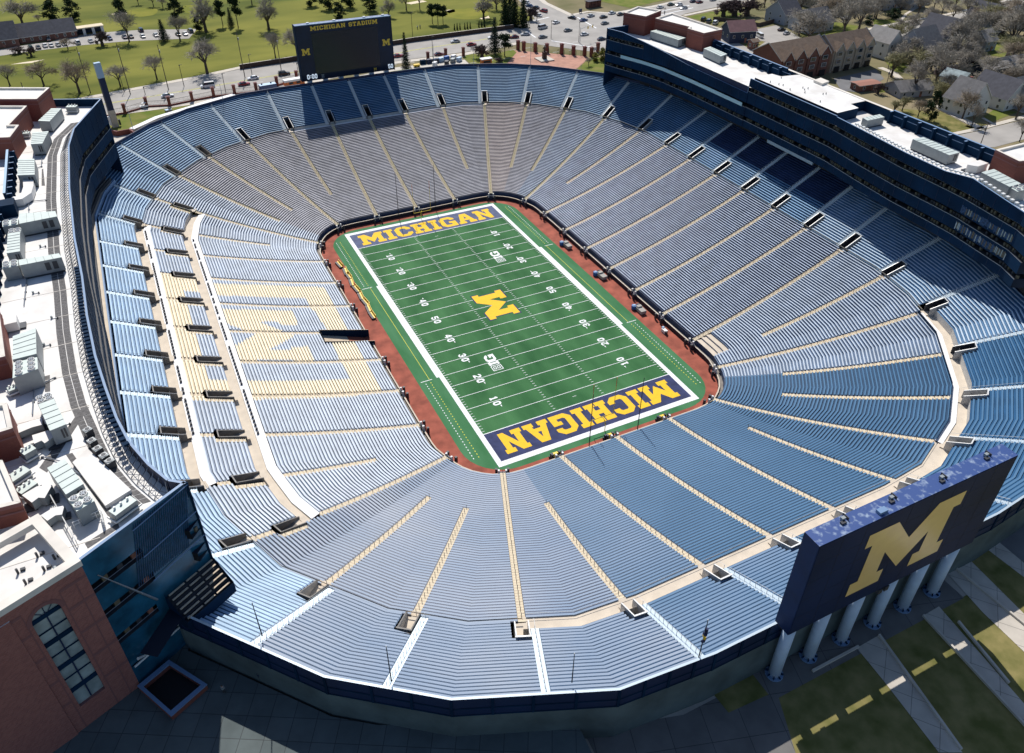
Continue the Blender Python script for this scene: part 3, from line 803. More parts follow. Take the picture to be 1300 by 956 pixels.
RP = [(83,82.7,44),(85,76,44),(88,67,42.6),(90,58,41.4),(91,42,40),(91.3,16.6,39.6),(91.5,16.5,44.0),(91.2,-18,44.0),(91.1,-18.1,43.8),(89.3,-30,44),(87.6,-43.8,44),(87.1,-55.3,44),(86.6,-62.5,45.2),(83.8,-77.3,44.2),(81.5,-82,44)]
RT = tower('grandstand_tower', 'navy fronted tower with brick penthouses behind the shaded right stand', 1, RP, [(41.6, 40.2), (36.8, 35.4), (32.7, 31.4)], 29.4)
# glazed rail on the far wing of the right tower
gl = MB()
for a, b in (((85,76),(88,67)), ((88,67),(90,58)), ((90,58),(91,42)), ((91,42),(91.3,18))):
    gl.prism([(a[0]-.12, a[1]), (b[0]-.12, b[1]), (b[0]-.04, b[1]), (a[0]-.04, a[1])], 35.25, 36.35, 'glass_rail')
gl.build('glass_rail', RT)
wf = MB(); wf.box((95.2, -1.0, 27.3), (.5, 19, 1.4), 'aisle_metal'); wf.build('club_front', RT)
for z0, z1 in ((37.0, 38.9), (32.9, 34.9)):           # near bend of the right tower, window reflections painted as mixed pane colours
    gg = MB(); a, b = Vector((86.6-.06, -62.5)), Vector((83.8-.06, -77.3))
    for k in range(44):
        p, q = a.lerp(b, k/44+.002), a.lerp(b, (k+.8)/44); zz = z0+random.uniform(0, .5)
        gg.quad((p.x, p.y, zz), (q.x, q.y, zz), (q.x, q.y, z1-random.uniform(0, .6)), (p.x, p.y, z1-random.uniform(0, .3)), random.choice(('glass_pale', 'mesh_panel', 'seat_tan', 'mesh_panel')))
    gg.build('window_row', RT)
# --- left tower: roof, walls
rf = MB()
inner = [(x-2.2 if True else x, y) for x, y in LP]
rpoly = [(x-.4, y) for x, y in LP]+[(-93.3,-88.5),(-101,-91.8),(-124,-101),(-124,96),(-95.2,84.5)]
rf.flat(rpoly, 42.0, 'roof_white')
# paver walk behind the roof frame
pv = [(x-2.6-(.6 if abs(y) < 60 else 0), y-(.9 if y < -60 else 0)) for x, y in LP[1:-1]]
pw = [(x-2.2, y) for x, y in pv]
for a, b, c, d in zip(pv[:-1], pv[1:], pw[1:], pw[:-1]):
    n = max(1, int((Vector(a)-Vector(b)).length/1.0))
    for k in range(n):
        for w0, w1 in ((.04, .48), (.52, .96)):
            P0, P1 = Vector(a).lerp(Vector(b), k/n+.04/n), Vector(a).lerp(Vector(b), (k+.95)/n); Q0, Q1 = Vector(d).lerp(Vector(c), k/n+.04/n), Vector(d).lerp(Vector(c), (k+.95)/n)
            e = [P0.lerp(Q0, w0), P1.lerp(Q1, w0), P1.lerp(Q1, w1), P0.lerp(Q0, w1)]
            rf.quad(*[(p.x, p.y, 42.03) for p in e], 'paver_dark')
for quad in ([(-92.7,-57.5),(-91.5,-57.4),(-97.1,-69.3),(-98.0,-67.9)], [(-94.8,-66.7),(-94.0,-66.7),(-89.2,-82.1),(-90.1,-81.9)], [(-97.3,-46.7),(-96.5,-46.7),(-96.5,-51.1),(-97.2,-50.9)], [(-93.2,-84.2),(-89.4,-82.5),(-89.3,-83.4),(-92.9,-85.2)], [(-97.2,38.6),(-96.9,38.9),(-96.6,28.4),(-97.3,28.7)]):
    rf.flat(quad, 42.02, 'paver_dark')
# faint seams of the roofing sheets
for y in range(-84, 80, 9): rf.box((-99, y, 42.02), (15, .10, .04), 'parapet')
rf.build('roof_deck', LT)
lp = MB()
lp.prism([(-93.9,-69.4),(-92.0,-67.4),(-87.4,-78.0),(-90.5,-79.5)], 42.0, 42.6, 'roof_white'); lp.build('roof_plinth', LT)
# steel frame between the roof edge and the leaning screen
tr = MB()
def along(pts, step):
    out = []; acc = 0
    for a, b in zip(pts[:-1], pts[1:]):
        a, b = Vector(a[:2]), Vector(b[:2]); L = (b-a).length; k = acc
        while k < L: out.append((a.lerp(b, k/L), (b-a).normalized())); k += step
        acc = k-L
    return out
S = along(LP, 1.35)
for k, (p, t) in enumerate(S):
    n = Vector((-abs(t.y), t.x*(1 if t.y > 0 else -1))) if False else Vector((t.y, -t.x)); n = n if n.x < 0 else -n
    q = p+n*2.5; a = p+n*.5
    tr.tube((a.x, a.y, 43.8), (q.x, q.y, 42.05), .05, .05, 'dark_grey', 4, False)
    tr.tube((a.x, a.y, 43.8), (a.x, a.y, 41.6), .05, .05, 'dark_grey', 4, False)
    if k+1 < len(S):
        p2, t2 = S[k+1]; n2 = Vector((t2.y, -t2.x)); n2 = n2 if n2.x < 0 else -n2; q2 = p2+n2*2.5; a2 = p2+n2*.5
        tr.tube((a.x, a.y, 43.8), (q2.x, q2.y, 42.05), .045, .045, 'steel', 4, False)
        tr.tube((q.x, q.y, 42.1), (q2.x, q2.y, 42.1), .05, .05, 'steel', 4, False)
        m1, m2 = (a+q)/2, (a2+q2)/2
        tr.tube((m1.x, m1.y, 42.95), (m2.x, m2.y, 42.95), .045, .045, 'dark_grey', 4, False)
tr.build('roof_truss', LT)
# floodlights standing in a row on both screens
def flood_row(root, pts, step, y0, y1, side, limit=48):
    proto = None; n_ = 0
    for p, t in along(pts, step):
        if not (y0 <= p.y <= y1) or n_ >= limit: continue
        zt = 44.0
        for a, b in zip(pts[:-1], pts[1:]):
            if len(a) > 2 and min(a[1], b[1])-.01 <= p.y <= max(a[1], b[1])+.01 and abs(a[1]-b[1]) > .5:
                zt = lerp(a[2], b[2], (p.y-a[1])/(b[1]-a[1])); break
        n_ += 1
        n = Vector((t.y, -t.x)); n = n if n.x*side > 0 else -n
        if proto is None:
            b = MB(); b.box((0, 0, .55), (.75, .62, .34), 'navy_panel' if side < 0 else 'steel_white'); b.box((.3, 0, .55), (.18, .5, .26), 'coping_blue'); b.tube((0, 0, 0), (0, 0, .4), .07, .07, 'dark_grey', 5)
            o = proto = b.build('floodlight', root)
        else:
            o = proto.copy(); COL.objects.link(o); o.parent = root
        q = p+n*.75; o.location = (q.x, q.y, zt-.15); o.rotation_euler = (0, 0, math.atan2(n.y, n.x))
flood_row(LT, LP, 1.12, -78, -18, -1)
flood_row(RT, RP, 1.3, -78, -24, 1)
# brick penthouses
def penthouse(root, poly, z0, z1, brick='brick', roof='roof_white', cop='parapet'):
    b = MB(); b.prism(poly, z0, z1-.55, brick, roof, False)
    c = Vector((sum(p[0] for p in poly)/len(poly), sum(p[1] for p in poly)/len(poly)))
    n = len(poly)
    ar = sum(poly[i][0]*poly[(i+1) % n][1]-poly[(i+1) % n][0]*poly[i][1] for i in range(n))
    pl = poly if ar > 0 else poly[::-1]
    ins = []
    for i in range(n):
        a, p, e = Vector(pl[i-1]), Vector(pl[i]), Vector(pl[(i+1) % n]); t0, t1 = (p-a).normalized(), (e-p).normalized()
        n0, n1 = Vector((-t0.y, t0.x)), Vector((-t1.y, t1.x)); m = (n0+n1); m = m/max(.3, m.dot(n0)) if m.length > 1e-4 else n0
        ins.append((p+m*.55))
    for i in range(n):
        a, e = Vector(pl[i]), Vector(pl[(i+1) % n]); ia, ie = ins[i], ins[(i+1) % n]
        t = (e-a).normalized(); o = Vector((t.y, -t.x))*.04
        b.quad(V3(a+o, z1-.6), V3(e+o, z1-.6), V3(e+o, z1), V3(a+o, z1), 'brick_band' if brick == 'brick' else 'parapet')
        b.quad(V3(a+o, z1), V3(e+o, z1), V3(ie, z1), V3(ia, z1), cop); b.quad(V3(ia, z1-.56), V3(ie, z1-.56), V3(ie, z1), V3(ia, z1), cop)
        b.quad(V3(a+o*2, z1-1.5), V3(e+o*2, z1-1.5), V3(e+o*2, z1-1.25), V3(a+o*2, z1-1.25), 'brick_band') if brick == 'brick' else None
    return b.build('penthouse', root)
penthouse(LT, [(-108,88),(-93.3,80.9),(-96.4,72.2),(-111,79)], 42, 48)
penthouse(LT, [(-112,76),(-98.8,69.6),(-102.6,56.6),(-100.4,55.5),(-102.2,47.6),(-112,51)], 42, 47.4)
penthouse(LT, [(-114,-24),(-102.6,-30),(-101.3,-45),(-114,-45)], 42, 46)
penthouse(LT, [(-114,-52),(-100.4,-58.6),(-99.6,-64.6),(-114,-66)], 42, 47)
penthouse(LT, [(-114,-63),(-101.2,-68.6),(-99.0,-77.6),(-114,-76.6)], 42, 45.4)
bp = MB()
for y0, y1, x in ((46, 20, -103.4), (18, -24, -105.0)):
    bp.box((x, (y0+y1)/2, 43.6), (.5, abs(y0-y1), 3.2), 'navy_panel', 0, 'light_blue')
    k = y0
    while k > y1:
        bp.box((x+.75, k, 43.3), (1.0, .35, 2.6), 'navy_panel', 0, 'coping_blue'); k -= 3.6
bp.box((-102.9, 16, 43.4), (2.6, 3.4, 2.8), 'navy_panel'); bp.build('roof_parapet', LT)
# far end parapet wall, near end wall with its window bands
fe = MB(); fe.prism([(-81.7,78.8),(-95.2,84.6),(-95.3,84.2),(-81.9,78.4)], GZ, 44, 'navy_panel', 'coping_blue'); 
fe.build('end_wall', LT)
EA, EB = Vector((-80.8,-81.2)), Vector((-93.4,-88.7)); ET = (EB-EA).normalized(); EN = Vector((ET.y, -ET.x)); EN = EN if EN.y < 0 else -EN
def ew(s, z, off=0): q = EA+ET*s+EN*off; return (q.x, q.y, z)
en = MB(); EL = (EB-EA).length
def er(s0, s1, z0, z1, mt, off=0): en.quad(ew(s0, z0, off), ew(s1, z0, off), ew(s1, z1, off), ew(s0, z1, off), mt)
for z0, z1 in ((39.6, 44), (34.7, 38.0), (29.4, 33.2), (22.9, 27.9), (GZ-.2, 22.7)): er(0 if z0 > 29 else .6, EL, z0, z1, 'endwall_blue')
for (s0, s1, z0, z1) in ((8.0, EL, 38.0, 39.6), (7.8, EL, 33.2, 34.7), (8.9, EL, 27.9, 29.4)):
    er(0, s0, z0, z1, 'endwall_blue'); er(s0, s1, z0, z1, 'black', -1.4)
    er(s0, s1, z0, z0, 'black'); en.quad(ew(s0, z0), ew(s1, z0), ew(s1, z0, -1.4), ew(s0, z0, -1.4), 'dark_grey'); en.quad(ew(s0, z1), ew(s1, z1), ew(s1, z1, -1.4), ew(s0, z1, -1.4), 'navy_deep')
    en.tube(ew(s0, z0+.75, .02), ew(s1, z0+.75, .02), .03, .03, 'steel', 4)
    for q in range(3):
        c = ew(lerp(s0, s1, .12+.3*q), z0+.5, -.8); en.box(c, (.7, .5, .9), ('wood_red', 'dark_grey', 'seat_tan')[q], math.atan2(ET.y, ET.x))

en.quad(ew(0, 44.0), ew(EL, 44.0), ew(EL, 44.0, -.4), ew(0, 44.0, -.4), 'coping_blue')
en.build('end_wall', LT)
ls = MB()                                                # perforated louvres on the screen corner
for k in range(26):
    s = .25+k*.3
    a, b = ew(s, 43.6, .10), ew(s+2.2, 34.2, .10)
    ls.tube(a, b, .06, .06, 'mesh_panel', 4, False)
for z in (34.2, 38.8, 43.7): ls.tube(ew(.1, z, .2), ew(8.2, z-.8, .2), .09, .09, 'coping_blue', 4)
ls.tube(ew(.05, 44, .1), ew(.05, 29, .1), .14, .14, 'navy_panel', 6)
ls.build('louvre_screen', LT)
lsl = MB(); lsl.tube(ew(13.6, 40.4, .12), ew(8.6, 30.0, .12), .05, .16, 'steel', 4); lsl.build('light_strip', LT)
cs = MB()                                                # club terrace that sticks out past the corner
for k in range(6):
    z = 29.3-k*.55; o0 = 0.3+k*.55
    cs.quad(ew(0.2, z, o0), ew(7.6, z, o0), ew(7.6, z, o0+.55), ew(0.2, z, o0+.55), 'dark_grey')
    cs.quad(ew(0.2, z-.55, o0+.55), ew(7.6, z-.55, o0+.55), ew(7.6, z, o0+.55), ew(0.2, z, o0+.55), 'navy_deep')
    for (s0_, s1_) in ((.4, 2.6), (2.9, 4.6), (4.9, 7.3)): cs.box(ew((s0_+s1_)/2, z+.4, o0+.3), (s1_-s0_, .24, .06), 'aisle_concrete', math.atan2(ET.y, ET.x))
for s in (0.1, 7.7): cs.face((ew(s, 24.9, .2), ew(s, 24.9, 3.8), ew(s, 26.9, 3.8), ew(s, 30.2, .2)), 'navy_panel')
cs.quad(ew(.1, 24.9, 3.8), ew(7.7, 24.9, 3.8), ew(7.7, 26.9, 3.8), ew(.1, 26.9, 3.8), 'navy_panel'); cs.quad(ew(.1, 24.9, .2), ew(7.7, 24.9, .2), ew(7.7, 24.9, 3.8), ew(.1, 24.9, 3.8), 'navy_deep')
cs.build('club_terrace', LT)
ws = MB()
for s in (6.3, 12.2):
    for ds, dz in ((-1.3, 1.5), (-.45, 1.7), (.5, 1.5), (1.5, 1.0)):
        ws.tube(ew(s, 22.85, .25), ew(s+ds, 22.85+dz, .5), .10, .22, 'steel_white', 5)
ws.tube(ew(2.0, 22.8, .35), ew(14.4, 22.8, .35), .16, .16, 'steel_white', 5); ws.build('canopy_strut', LT)
# brick stair tower with the tall arched window
BA, BB = Vector((-93.4,-88.7)), Vector((-101.2,-92.1)); BT = (BB-BA).normalized(); BN = Vector((BT.y, -BT.x)); BN = BN if BN.y < 0 else -BN
def bw_(s, z, off=0): q = BA+BT*s+BN*off; return Vector((q.x, q.y, z))
bk = MB()
arch = [(3.55, 22.5), (6.75, 22.5), (6.75, 39.2)]+[(5.15+1.6*math.cos(R(a)), 39.2+1.75*math.sin(R(a))) for a in range(15, 180, 15)]+[(3.55, 39.2)]
poly_on(bk, [(0, GZ-.2), (10.4, GZ-.2), (10.4, 43.3), (0, 43.3)], [arch[::-1]], 'brick_pink', lambda a, b: bw_(a, b))
e1 = BA+BT*10.4; e2 = e1-BN*14
bk.quad((e1.x, e1.y, GZ), (e2.x, e2.y, GZ), (e2.x, e2.y, 43.3), (e1.x, e1.y, 43.3), 'brick_pink')
for k in range(len(arch)):
    (a0, b0), (a1, b1) = arch[k], arch[(k+1) % len(arch)]
    bk.quad(bw_(a0, b0), bw_(a1, b1), bw_(a1, b1, -.5), bw_(a0, b0, -.5), 'brick_band')
for z in (41.3, 37.9, 33.5, 28.8, 24.2):
    for s0, s1 in ((0, 3.1), (7.2, 10.4)):
        bk.quad(bw_(s0, z, .04), bw_(s1, z, .04), bw_(s1, z+.45, .04), bw_(s0, z+.45, .04), 'brick_band')
for s in (3.0, 7.15, 1.2, 8.9): bk.quad(bw_(s, GZ, .03), bw_(s+.14, GZ, .03), bw_(s+.14, 41.2, .03), bw_(s, 41.2, .03), 'brick_band')
ring_o = [(5.15+2.15*math.cos(R(a)), 39.2+2.3*math.sin(R(a))) for a in range(0, 181, 15)]; ring_i = [(5.15+1.62*math.cos(R(a)), 39.2+1.77*math.sin(R(a))) for a in range(0, 181, 15)]
for k in range(len(ring_o)-1): bk.quad(bw_(*ring_o[k], .05), bw_(*ring_o[k+1], .05), bw_(*ring_i[k+1], .05), bw_(*ring_i[k], .05), 'brick_band')
bk.build('brick_wall', LT)
wn = MB(); poly_on(wn, arch, [], 'glass_pale', lambda a, b: bw_(a, b, -.42))
wo = wn.build('arched_window', LT)
fr = MB()
for s in (5.15,): fr.box(bw_(s, 31.2, -.36), (.16, .16, 17), 'navy', math.atan2(BT.y, BT.x))
for z, h in ((39.2, .6), (36.9, .12), (34.9, .7), (32.6, .12), (30.3, .7), (28, .12), (25.6, .7)):
    fr.box(bw_(5.15, z, -.33), (3.2, .14, h), 'navy_panel', math.atan2(BT.y, BT.x))
for a in (45, 90, 135): fr.tube(bw_(5.15, 39.2, -.34), bw_(5.15+1.5*math.cos(R(a)), 39.2+1.65*math.sin(R(a)), -.34), .05, .05, 'navy', 4)
fr.build('window_frame', wo)
pp = MB()                                                # white parapet of the stair tower roof
q = [BA, BA+BT*10.6, BA+BT*10.6-BN*10.5, BA-BN*10.5]; ce_ = (q[0]+q[2])/2
def gro(w): return [tuple(p+(p-ce_).normalized()*w) for p in q]
pp.flat(gro(.2), 44.05, 'parapet', [gro(-1.5)[::-1]])
for L in (gro(.2), gro(-1.5)):
    for k in range(4): a, b = L[k], L[(k+1) % 4]; pp.quad((*a, 43.2), (*b, 43.2), (*b, 44.05), (*a, 44.05), 'parapet')
pp.build('parapet', LT)
vp = MB()
for u, v in ((-97.5,-86.5),(-99.4,-87.6),(-98.2,-84.0),(-96.4,-85.2),(-100.2,-85.6)):
    vp.tube((u, v, 42), (u, v, 42.8), .14, .14, 'dark_grey', 6); vp.box((u+.5, v+.3, 42.15), (.5, .35, .3), 'ac_dark')
vp.box((-95.9, -87.2, 42.3), (1.0, .8, .6), 'ac_side'); vp.build('roof_vent', LT)
for pts in ([(-96.5,70),(-97.2,40),(-99.5,38)], [(-99.8,30),(-99.6,6)], [(-95.6,-12),(-99.8,-14),(-100.2,-24)], [(-95.8,-48),(-98.6,-49.5),(-98.8,-56)], [(-97.6,-66),(-95.4,-68),(-92.4,-73)], [(-96.4,20),(-101.8,21)]):
    cp = MB()
    for a, b in zip(pts[:-1], pts[1:]):
        cp.tube((*a, 42.22), (*b, 42.22), .09, .09, 'steel', 5)
        n_ = int((Vector(a)-Vector(b)).length/2.5)
        for k in range(n_): c = Vector(a).lerp(Vector(b), k/max(1, n_)); cp.box((c.x, c.y, 42.09), (.35, .35, .16), 'dark_grey')
    cp.build('roof_conduit', LT)
for (x, y) in ((-97,60),(-96.8,12),(-97.6,-2),(-98.8,-20),(-96,-30),(-97.2,-38),(-95,-60)):
    dv = MB(); dv.tube((x, y, 42), (x, y, 42.5), .18, .18, 'ac_side', 8); dv.tube((x+.9, y-.4, 42), (x+.9, y-.4, 42.35), .12, .12, 'ac_dark', 8); dv.box((x+.45, y-.2, 42.06), (1.0, .12, .1), 'steel'); dv.build('roof_vent', LT)
# outer walls of both towers
ow = MB(); ow.prism([(-124,-101.0),(-101.0,-92.2),(-101.4,-82),(-124,-82)], GZ, 41.9, 'brick_pink', 'roof_white', False); ow.prism([(-124,-82),(-101.5,-82),(-101.5,82),(-124,94)], GZ, 41.9, 'brick', 'roof_white', False); ow.build('outer_wall', LT)
# --- right tower roof
rr = MB()
rr.flat([(p[0]+.4, p[1]) for p in RP]+[(106,-70),(109,-40),(109,60),(108,84)], 41.3, 'roof_white')
hi = [(93.2,16.7),(100.2,17.3),(101.0,14.2),(107.7,13.1),(107.8,-12.6),(101.6,-12.7),(101.1,-16.0),(93.0,-16.5)]
rr.prism(hi, 41.3, 44.02, 'navy_panel', 'roof_white', False)
for k in range(12):
    a = lerp(94, 104, random.random()); b = lerp(-12, 13, random.random()); rr.tube((a, b, 44), (a, b, 44.5), .12, .12, 'ac_dark', 6)
rr.prism([(105.6,5.8),(109.1,6.6),(109.0,3.1),(105.6,2.3)], 44.02, 44.7, 'parapet')
rr.build('roof_deck', RT)
bq = MB()
for y0, y1, x, zt in ((57, 18, 106.9, 44.6), (-22.5, -54, 107.0, 44.6)):
    bq.box((x, (y0+y1)/2, (zt+GZ)/2), (.6, abs(y0-y1), zt-GZ), 'navy_panel', 0, 'coping_blue')
    k = y0
    while k > y1+1:
        bq.box((x-.8, k, 42.6), (1.1, .5, 3.6), 'navy_panel', 0, 'coping_blue')
        bq.box((x-.33, k-2.3, 43.3), (.1, 3.6, .15), 'coping_blue'); k -= 4.6
bq.box((107.6, -2, 30), (1.0, 42, 28.2), 'navy_panel', 0, 'parapet'); bq.build('roof_parapet', RT)
penthouse(RT, [(91.0,85.4),(100.7,90.9),(105.0,82.3),(95.0,77.4)], 40, 48)
penthouse(RT, [(98.1,75.9),(107.8,79.7),(110.2,54.1),(101.4,52.7),(100.2,60.0),(102.1,61.3)], 40, 47.4)
penthouse(RT, [(101.2,-56.3),(100.1,-63.1),(110.2,-65.7),(114.5,-56.3)], 40, 47)
ob = MB(); ob.prism([(109,84),(109.6,-70),(116,-70),(116,84)], GZ, 38, 'brick', 'roof_white', False); ob.prism([(83,83.2),(108,84.4),(108,83.9),(83.2,82.8)], GZ, 44, 'navy_panel', 'coping_blue'); ob.build('outer_wall', RT)
rt2 = MB()
S = along([p[:2] for p in RP if not 16.6 > p[1] > -18.05], 1.5)
for k, (p, t) in enumerate(S):
    if -19 < p.y < 17.5:
        if rt2.f: rt2.build('roof_truss', RT); rt2 = MB()
        continue
    n = Vector((t.y, -t.x)); n = n if n.x > 0 else -n; a, q = p+n*.6, p+n*2.6
    rt2.tube((a.x, a.y, 42.6 if p.y < 0 else 40.6), (q.x, q.y, 41.3), .07, .07, 'steel_white', 4, False)
    q2 = q+t*1.5; rt2.tube((a.x, a.y, 42.6 if p.y < 0 else 40.6), (q2.x, q2.y, 41.3), .06, .06, 'dark_grey', 4, False)
rt2.build('roof_truss', RT)

# ------------------------------------------------------------------ rooftop machines (each stands on a roof)
def ac_unit(top, z0, z1, label, fans=None, group='air handlers on the tower roofs', louvre=True):
    c = Vector((sum(p[0] for p in top)/4, sum(p[1] for p in top)/4))
    r = thing('air_handler', label, 'rooftop unit', (c.x, c.y, z0), 0, group)
    L = [(p[0]-c.x, p[1]-c.y) for p in top]
    b = MB(); b.prism(L, .35, z1-z0, 'ac_side', 'ac_top'); b.prism([(x*.96, y*.96) for x, y in L], 0, .35, 'ac_dark')
    a, d = Vector(L[0]), Vector(L[3]); e, f = Vector(L[1]), Vector(L[2])
    n = max(2, int((e-a).length/1.15)) if (e-a).length > (d-a).length else max(2, int((d-a).length/1.15))
    for k in range(1, n):
        if (e-a).length > (d-a).length: p, q = a.lerp(e, k/n), d.lerp(f, k/n)
        else: p, q = a.lerp(d, k/n), e.lerp(f, k/n)
        m = (p+q)/2; v = q-p; b.box((m.x, m.y, z1-z0+.03), (v.length*.97, .06, .07), 'ac_side', math.atan2(v.y, v.x))
    b.build('casing', r)
    if louvre:
        l = MB(); t = (f-d).normalized() if (f-d).length > .1 else Vector((1, 0)); n_ = Vector((t.y, -t.x)); n_ = n_ if n_.dot((d+f)/2) > 0 else -n_
        for w in (.62, .80):
            m = d.lerp(f, w)+n_*.03; l.box((m.x, m.y, (z1-z0)*.58), (min(.9, (f-d).length*.12), .06, 1.5), 'ac_dark', math.atan2(t.y, t.x))
        l.build('louvre', r)
    if fans:
        F = [(p[0]-c.x, p[1]-c.y) for p in fans]
        fb = MB(); fb.prism(F, 0, z1-z0-.3, 'ac_side', 'ac_top'); hb = fb.build('fan_bank', r)
        A, B, Cc, D = [Vector(p) for p in F]
        nu = max(2, round((B-A).length/1.5)); nv = max(2, round((D-A).length/1.5)); nu, nv = min(nu, 3), min(nv, 3)
        for i in range(nu):
            for j in range(nv):
                u, w = (i+.5)/nu, (j+.5)/nv; p = A.lerp(B, u).lerp(D.lerp(Cc, u), w)
                g = MB(); g.tube((p.x, p.y, z1-z0-.32), (p.x, p.y, z1-z0-.02), .52, .52, 'ac_white', 12); g.tube((p.x, p.y, z1-z0-.02), (p.x, p.y, z1-z0+.01), .42, .42, 'ac_dark', 12)
                for a_ in (0, 60, 120): g.box((p.x, p.y, z1-z0+.03), (.8, .09, .02), 'steel', R(a_))
                g.build('fan', hb)
    return r
Z0, Z1 = 42.03, 45.0
ac_unit([(-97.0,64.1),(-94.4,62.5),(-91.5,71.6),(-93.9,72.7)], Z0, Z1, 'green grey air handler beside the farthest brick penthouse on the left roof')
ac_unit([(-98.3,56.0),(-94.7,55.2),(-96.1,47.1),(-98.6,47.8)], Z0, Z1, 'boxy air handler second from the far end of the left roof, white ducts behind it')
ac_unit([(-101.1,39.3),(-97.8,37.8),(-97.7,28.1),(-101.1,29.3)], Z0, Z1, 'air handler feeding the curved white duct on the left roof')
ac_unit([(-100.5,8.6),(-94.0,6.7),(-93.7,4.0),(-100.4,3.7)], Z0, Z1, 'long air handler lying across the left roof with a blue shadow, the farther of two', [(-103.4,4.4),(-103.5,7.0),(-100.7,6.8),(-100.7,4.2)])
ac_unit([(-102.3,0.1),(-100.2,-0.0),(-100.1,-8.5),(-102.3,-8.3)], Z0, Z1, 'upright air handler between the two long ones on the left roof', [(-102.3,0.3),(-100.2,0.2),(-100.1,2.1),(-102.2,2.4)])
ac_unit([(-100.3,-11.9),(-93.7,-12.4),(-93.3,-14.2),(-100.1,-14.2)], Z0, Z1, 'long air handler lying across the left roof, the nearer of two', [(-102.9,-13.5),(-103.0,-11.3),(-100.5,-11.2),(-100.4,-13.6)])
ac_unit([(-100.5,-39.1),(-97.3,-38.1),(-97.2,-45.7),(-100.4,-45.8)], Z0, 45.6, 'big ribbed air handler with five fans on the left roof beside a brick wall', [(-100.4,-46.2),(-97.2,-46.2),(-97.1,-49.4),(-100.4,-50.3)], louvre=False)
ac_unit([(-97.2,-57.9),(-95.2,-57.5),(-93.8,-64.1),(-95.8,-64.6)], Z0, Z1, 'ribbed air handler with four fans at its upper end near the truss bend', [(-97.6,-55.8),(-95.6,-55.7),(-95.2,-57.3),(-97.3,-57.6)])
ac_unit([(-96.2,-72.1),(-94.2,-71.2),(-92.2,-77.1),(-94.2,-78.1)], Z0, Z1, 'nearest ribbed air handler with a white six fan bank on the left roof', [(-94.1,-78.6),(-92.0,-77.9),(-91.2,-80.4),(-93.2,-81.3)])
G2 = 'air handlers on the tower roofs'
ac_unit([(94.7,73.3),(97.9,74.0),(101.0,61.2),(96.8,59.8)], 41.3, 44, 'long air handler below the far brick penthouse of the right roof')
ac_unit([(98.3,47.9),(101.7,48.9),(101.3,39.7),(97.8,38.5)], 41.3, 44, 'air handler beside the start of the blue parapet on the right roof')
ac_unit([(96.2,-38.3),(99.7,-38.5),(99.5,-49.2),(95.8,-49.3)], 41.3, 44, 'long air handler in front of the blue parapet on the nearer right roof')
ac_unit([(93.1,-59.9),(97.3,-59.9),(95.7,-67.8),(91.9,-67.8)], 41.3, 44.4, 'air handler below the near brick penthouse of the right roof', [(92.4,-67.8),(96.1,-67.7),(95.5,-69.9),(91.8,-69.9)])
ac_unit([(96.9,-23.3),(97.3,-21.2),(103.5,-21.2),(103.0,-23.3)], 41.3, 43.6, 'small air handler in the corner behind the white raised roof')
def duct(pts, w, h, z0, label, mt='ac_white'):
    b = MB(); c = Vector(pts[0])
    P = band([(p[0]-c.x, p[1]-c.y) for p in pts], -w/2, w/2)
    b.prism(P, .25, h, mt, 'roof_white'); 
    for p in (pts[0], pts[-1]): b.box((p[0]-c.x, p[1]-c.y, .15), (w*.7, w*.7, .3), 'ac_dark')
    o = b.build('roof_duct', None, loc=(c.x, c.y, z0)); tag(o, label, 'duct', 'ducts on the tower roofs'); return o
duct([(-99.4,29.2),(-99.3,25.1),(-99.7,21.4),(-100.9,19.6),(-102.6,19.8)], 2.0, 1.8, Z0, 'curved white duct sweeping to the blue parapet on the left roof')
duct([(-103.1,-30.6),(-100.7,-30.5)], 2.6, 1.8, Z0, 'short white duct leaving the brick wall above the five fan unit')
duct([(-100.4,-60.2),(-98.6,-59.7),(-97.2,-59.7)], 1.6, 1.3, Z0, 'grey bent duct running from a brick penthouse to the four fan unit', 'ac_side')
duct([(-98.3,-63.4),(-96.9,-63.2),(-96.1,-64.3)], 2.0, 1.4, Z0, 'short grey duct at the foot of the four fan unit', 'ac_side')
duct([(-98.9,-75.2),(-97.7,-74.5),(-96.5,-75.0)], 2.2, 1.6, Z0, 'grey duct beside the nearest white penthouse roof', 'ac_side')
duct([(-97.1,-79.2),(-96.0,-78.6),(-95.0,-78.8)], 1.5, 1.3, Z0, 'small grey duct nearest the white stair tower roof', 'ac_side')
duct([(100.7,72.6),(103.3,70.3),(104.5,66.3)], 2.0, 1.7, 41.3, 'white duct at the foot of the far brick penthouse on the right roof')
duct([(97.5,-53.5),(98.1,-54.7),(101.7,-54.4)], 2.2, 2.0, 41.3, 'kinked white duct in front of the near brick penthouse on the right roof')
def gear(u, v, w, d, h, rz, label, z0=Z0):
    r = thing('roof_machine', label, 'rooftop unit', (u, v, z0), rz, 'small machines on the tower roofs')
    b = MB(); b.box((0, 0, h/2+.1), (w, d, h), 'ac_side', 0, 'ac_top'); b.build('casing', r)
    k = MB()
    for i in range(3): k.tube((-w*.3+i*w*.3, d*.2, h+.1), (-w*.3+i*w*.3, d*.2, h+.5), .14, .14, 'steel_white', 8)
    k.tube((-w*.6, -d*.62, .5), (w*.6, -d*.62, .5), .13, .13, 'steel_white', 6); k.tube((-w*.6, -d*.62, .5), (-w*.6, d*.6, .5), .13, .13, 'steel_white', 6); k.build('pipe', r)
gear(-89.3,76.5, 2.6, 1.6, 1.6, -.4, 'blue grey louvred box near the far end wall of the left roof')
gear(-100.4,68.8, 2.2, 1.6, 1.4, -.4, 'cluster of pipes and small boxes between the two farthest air handlers')
gear(-100.5,61.7, 2.0, 1.4, 1.2, -.2, 'small pipe cluster right of the second brick penthouse')
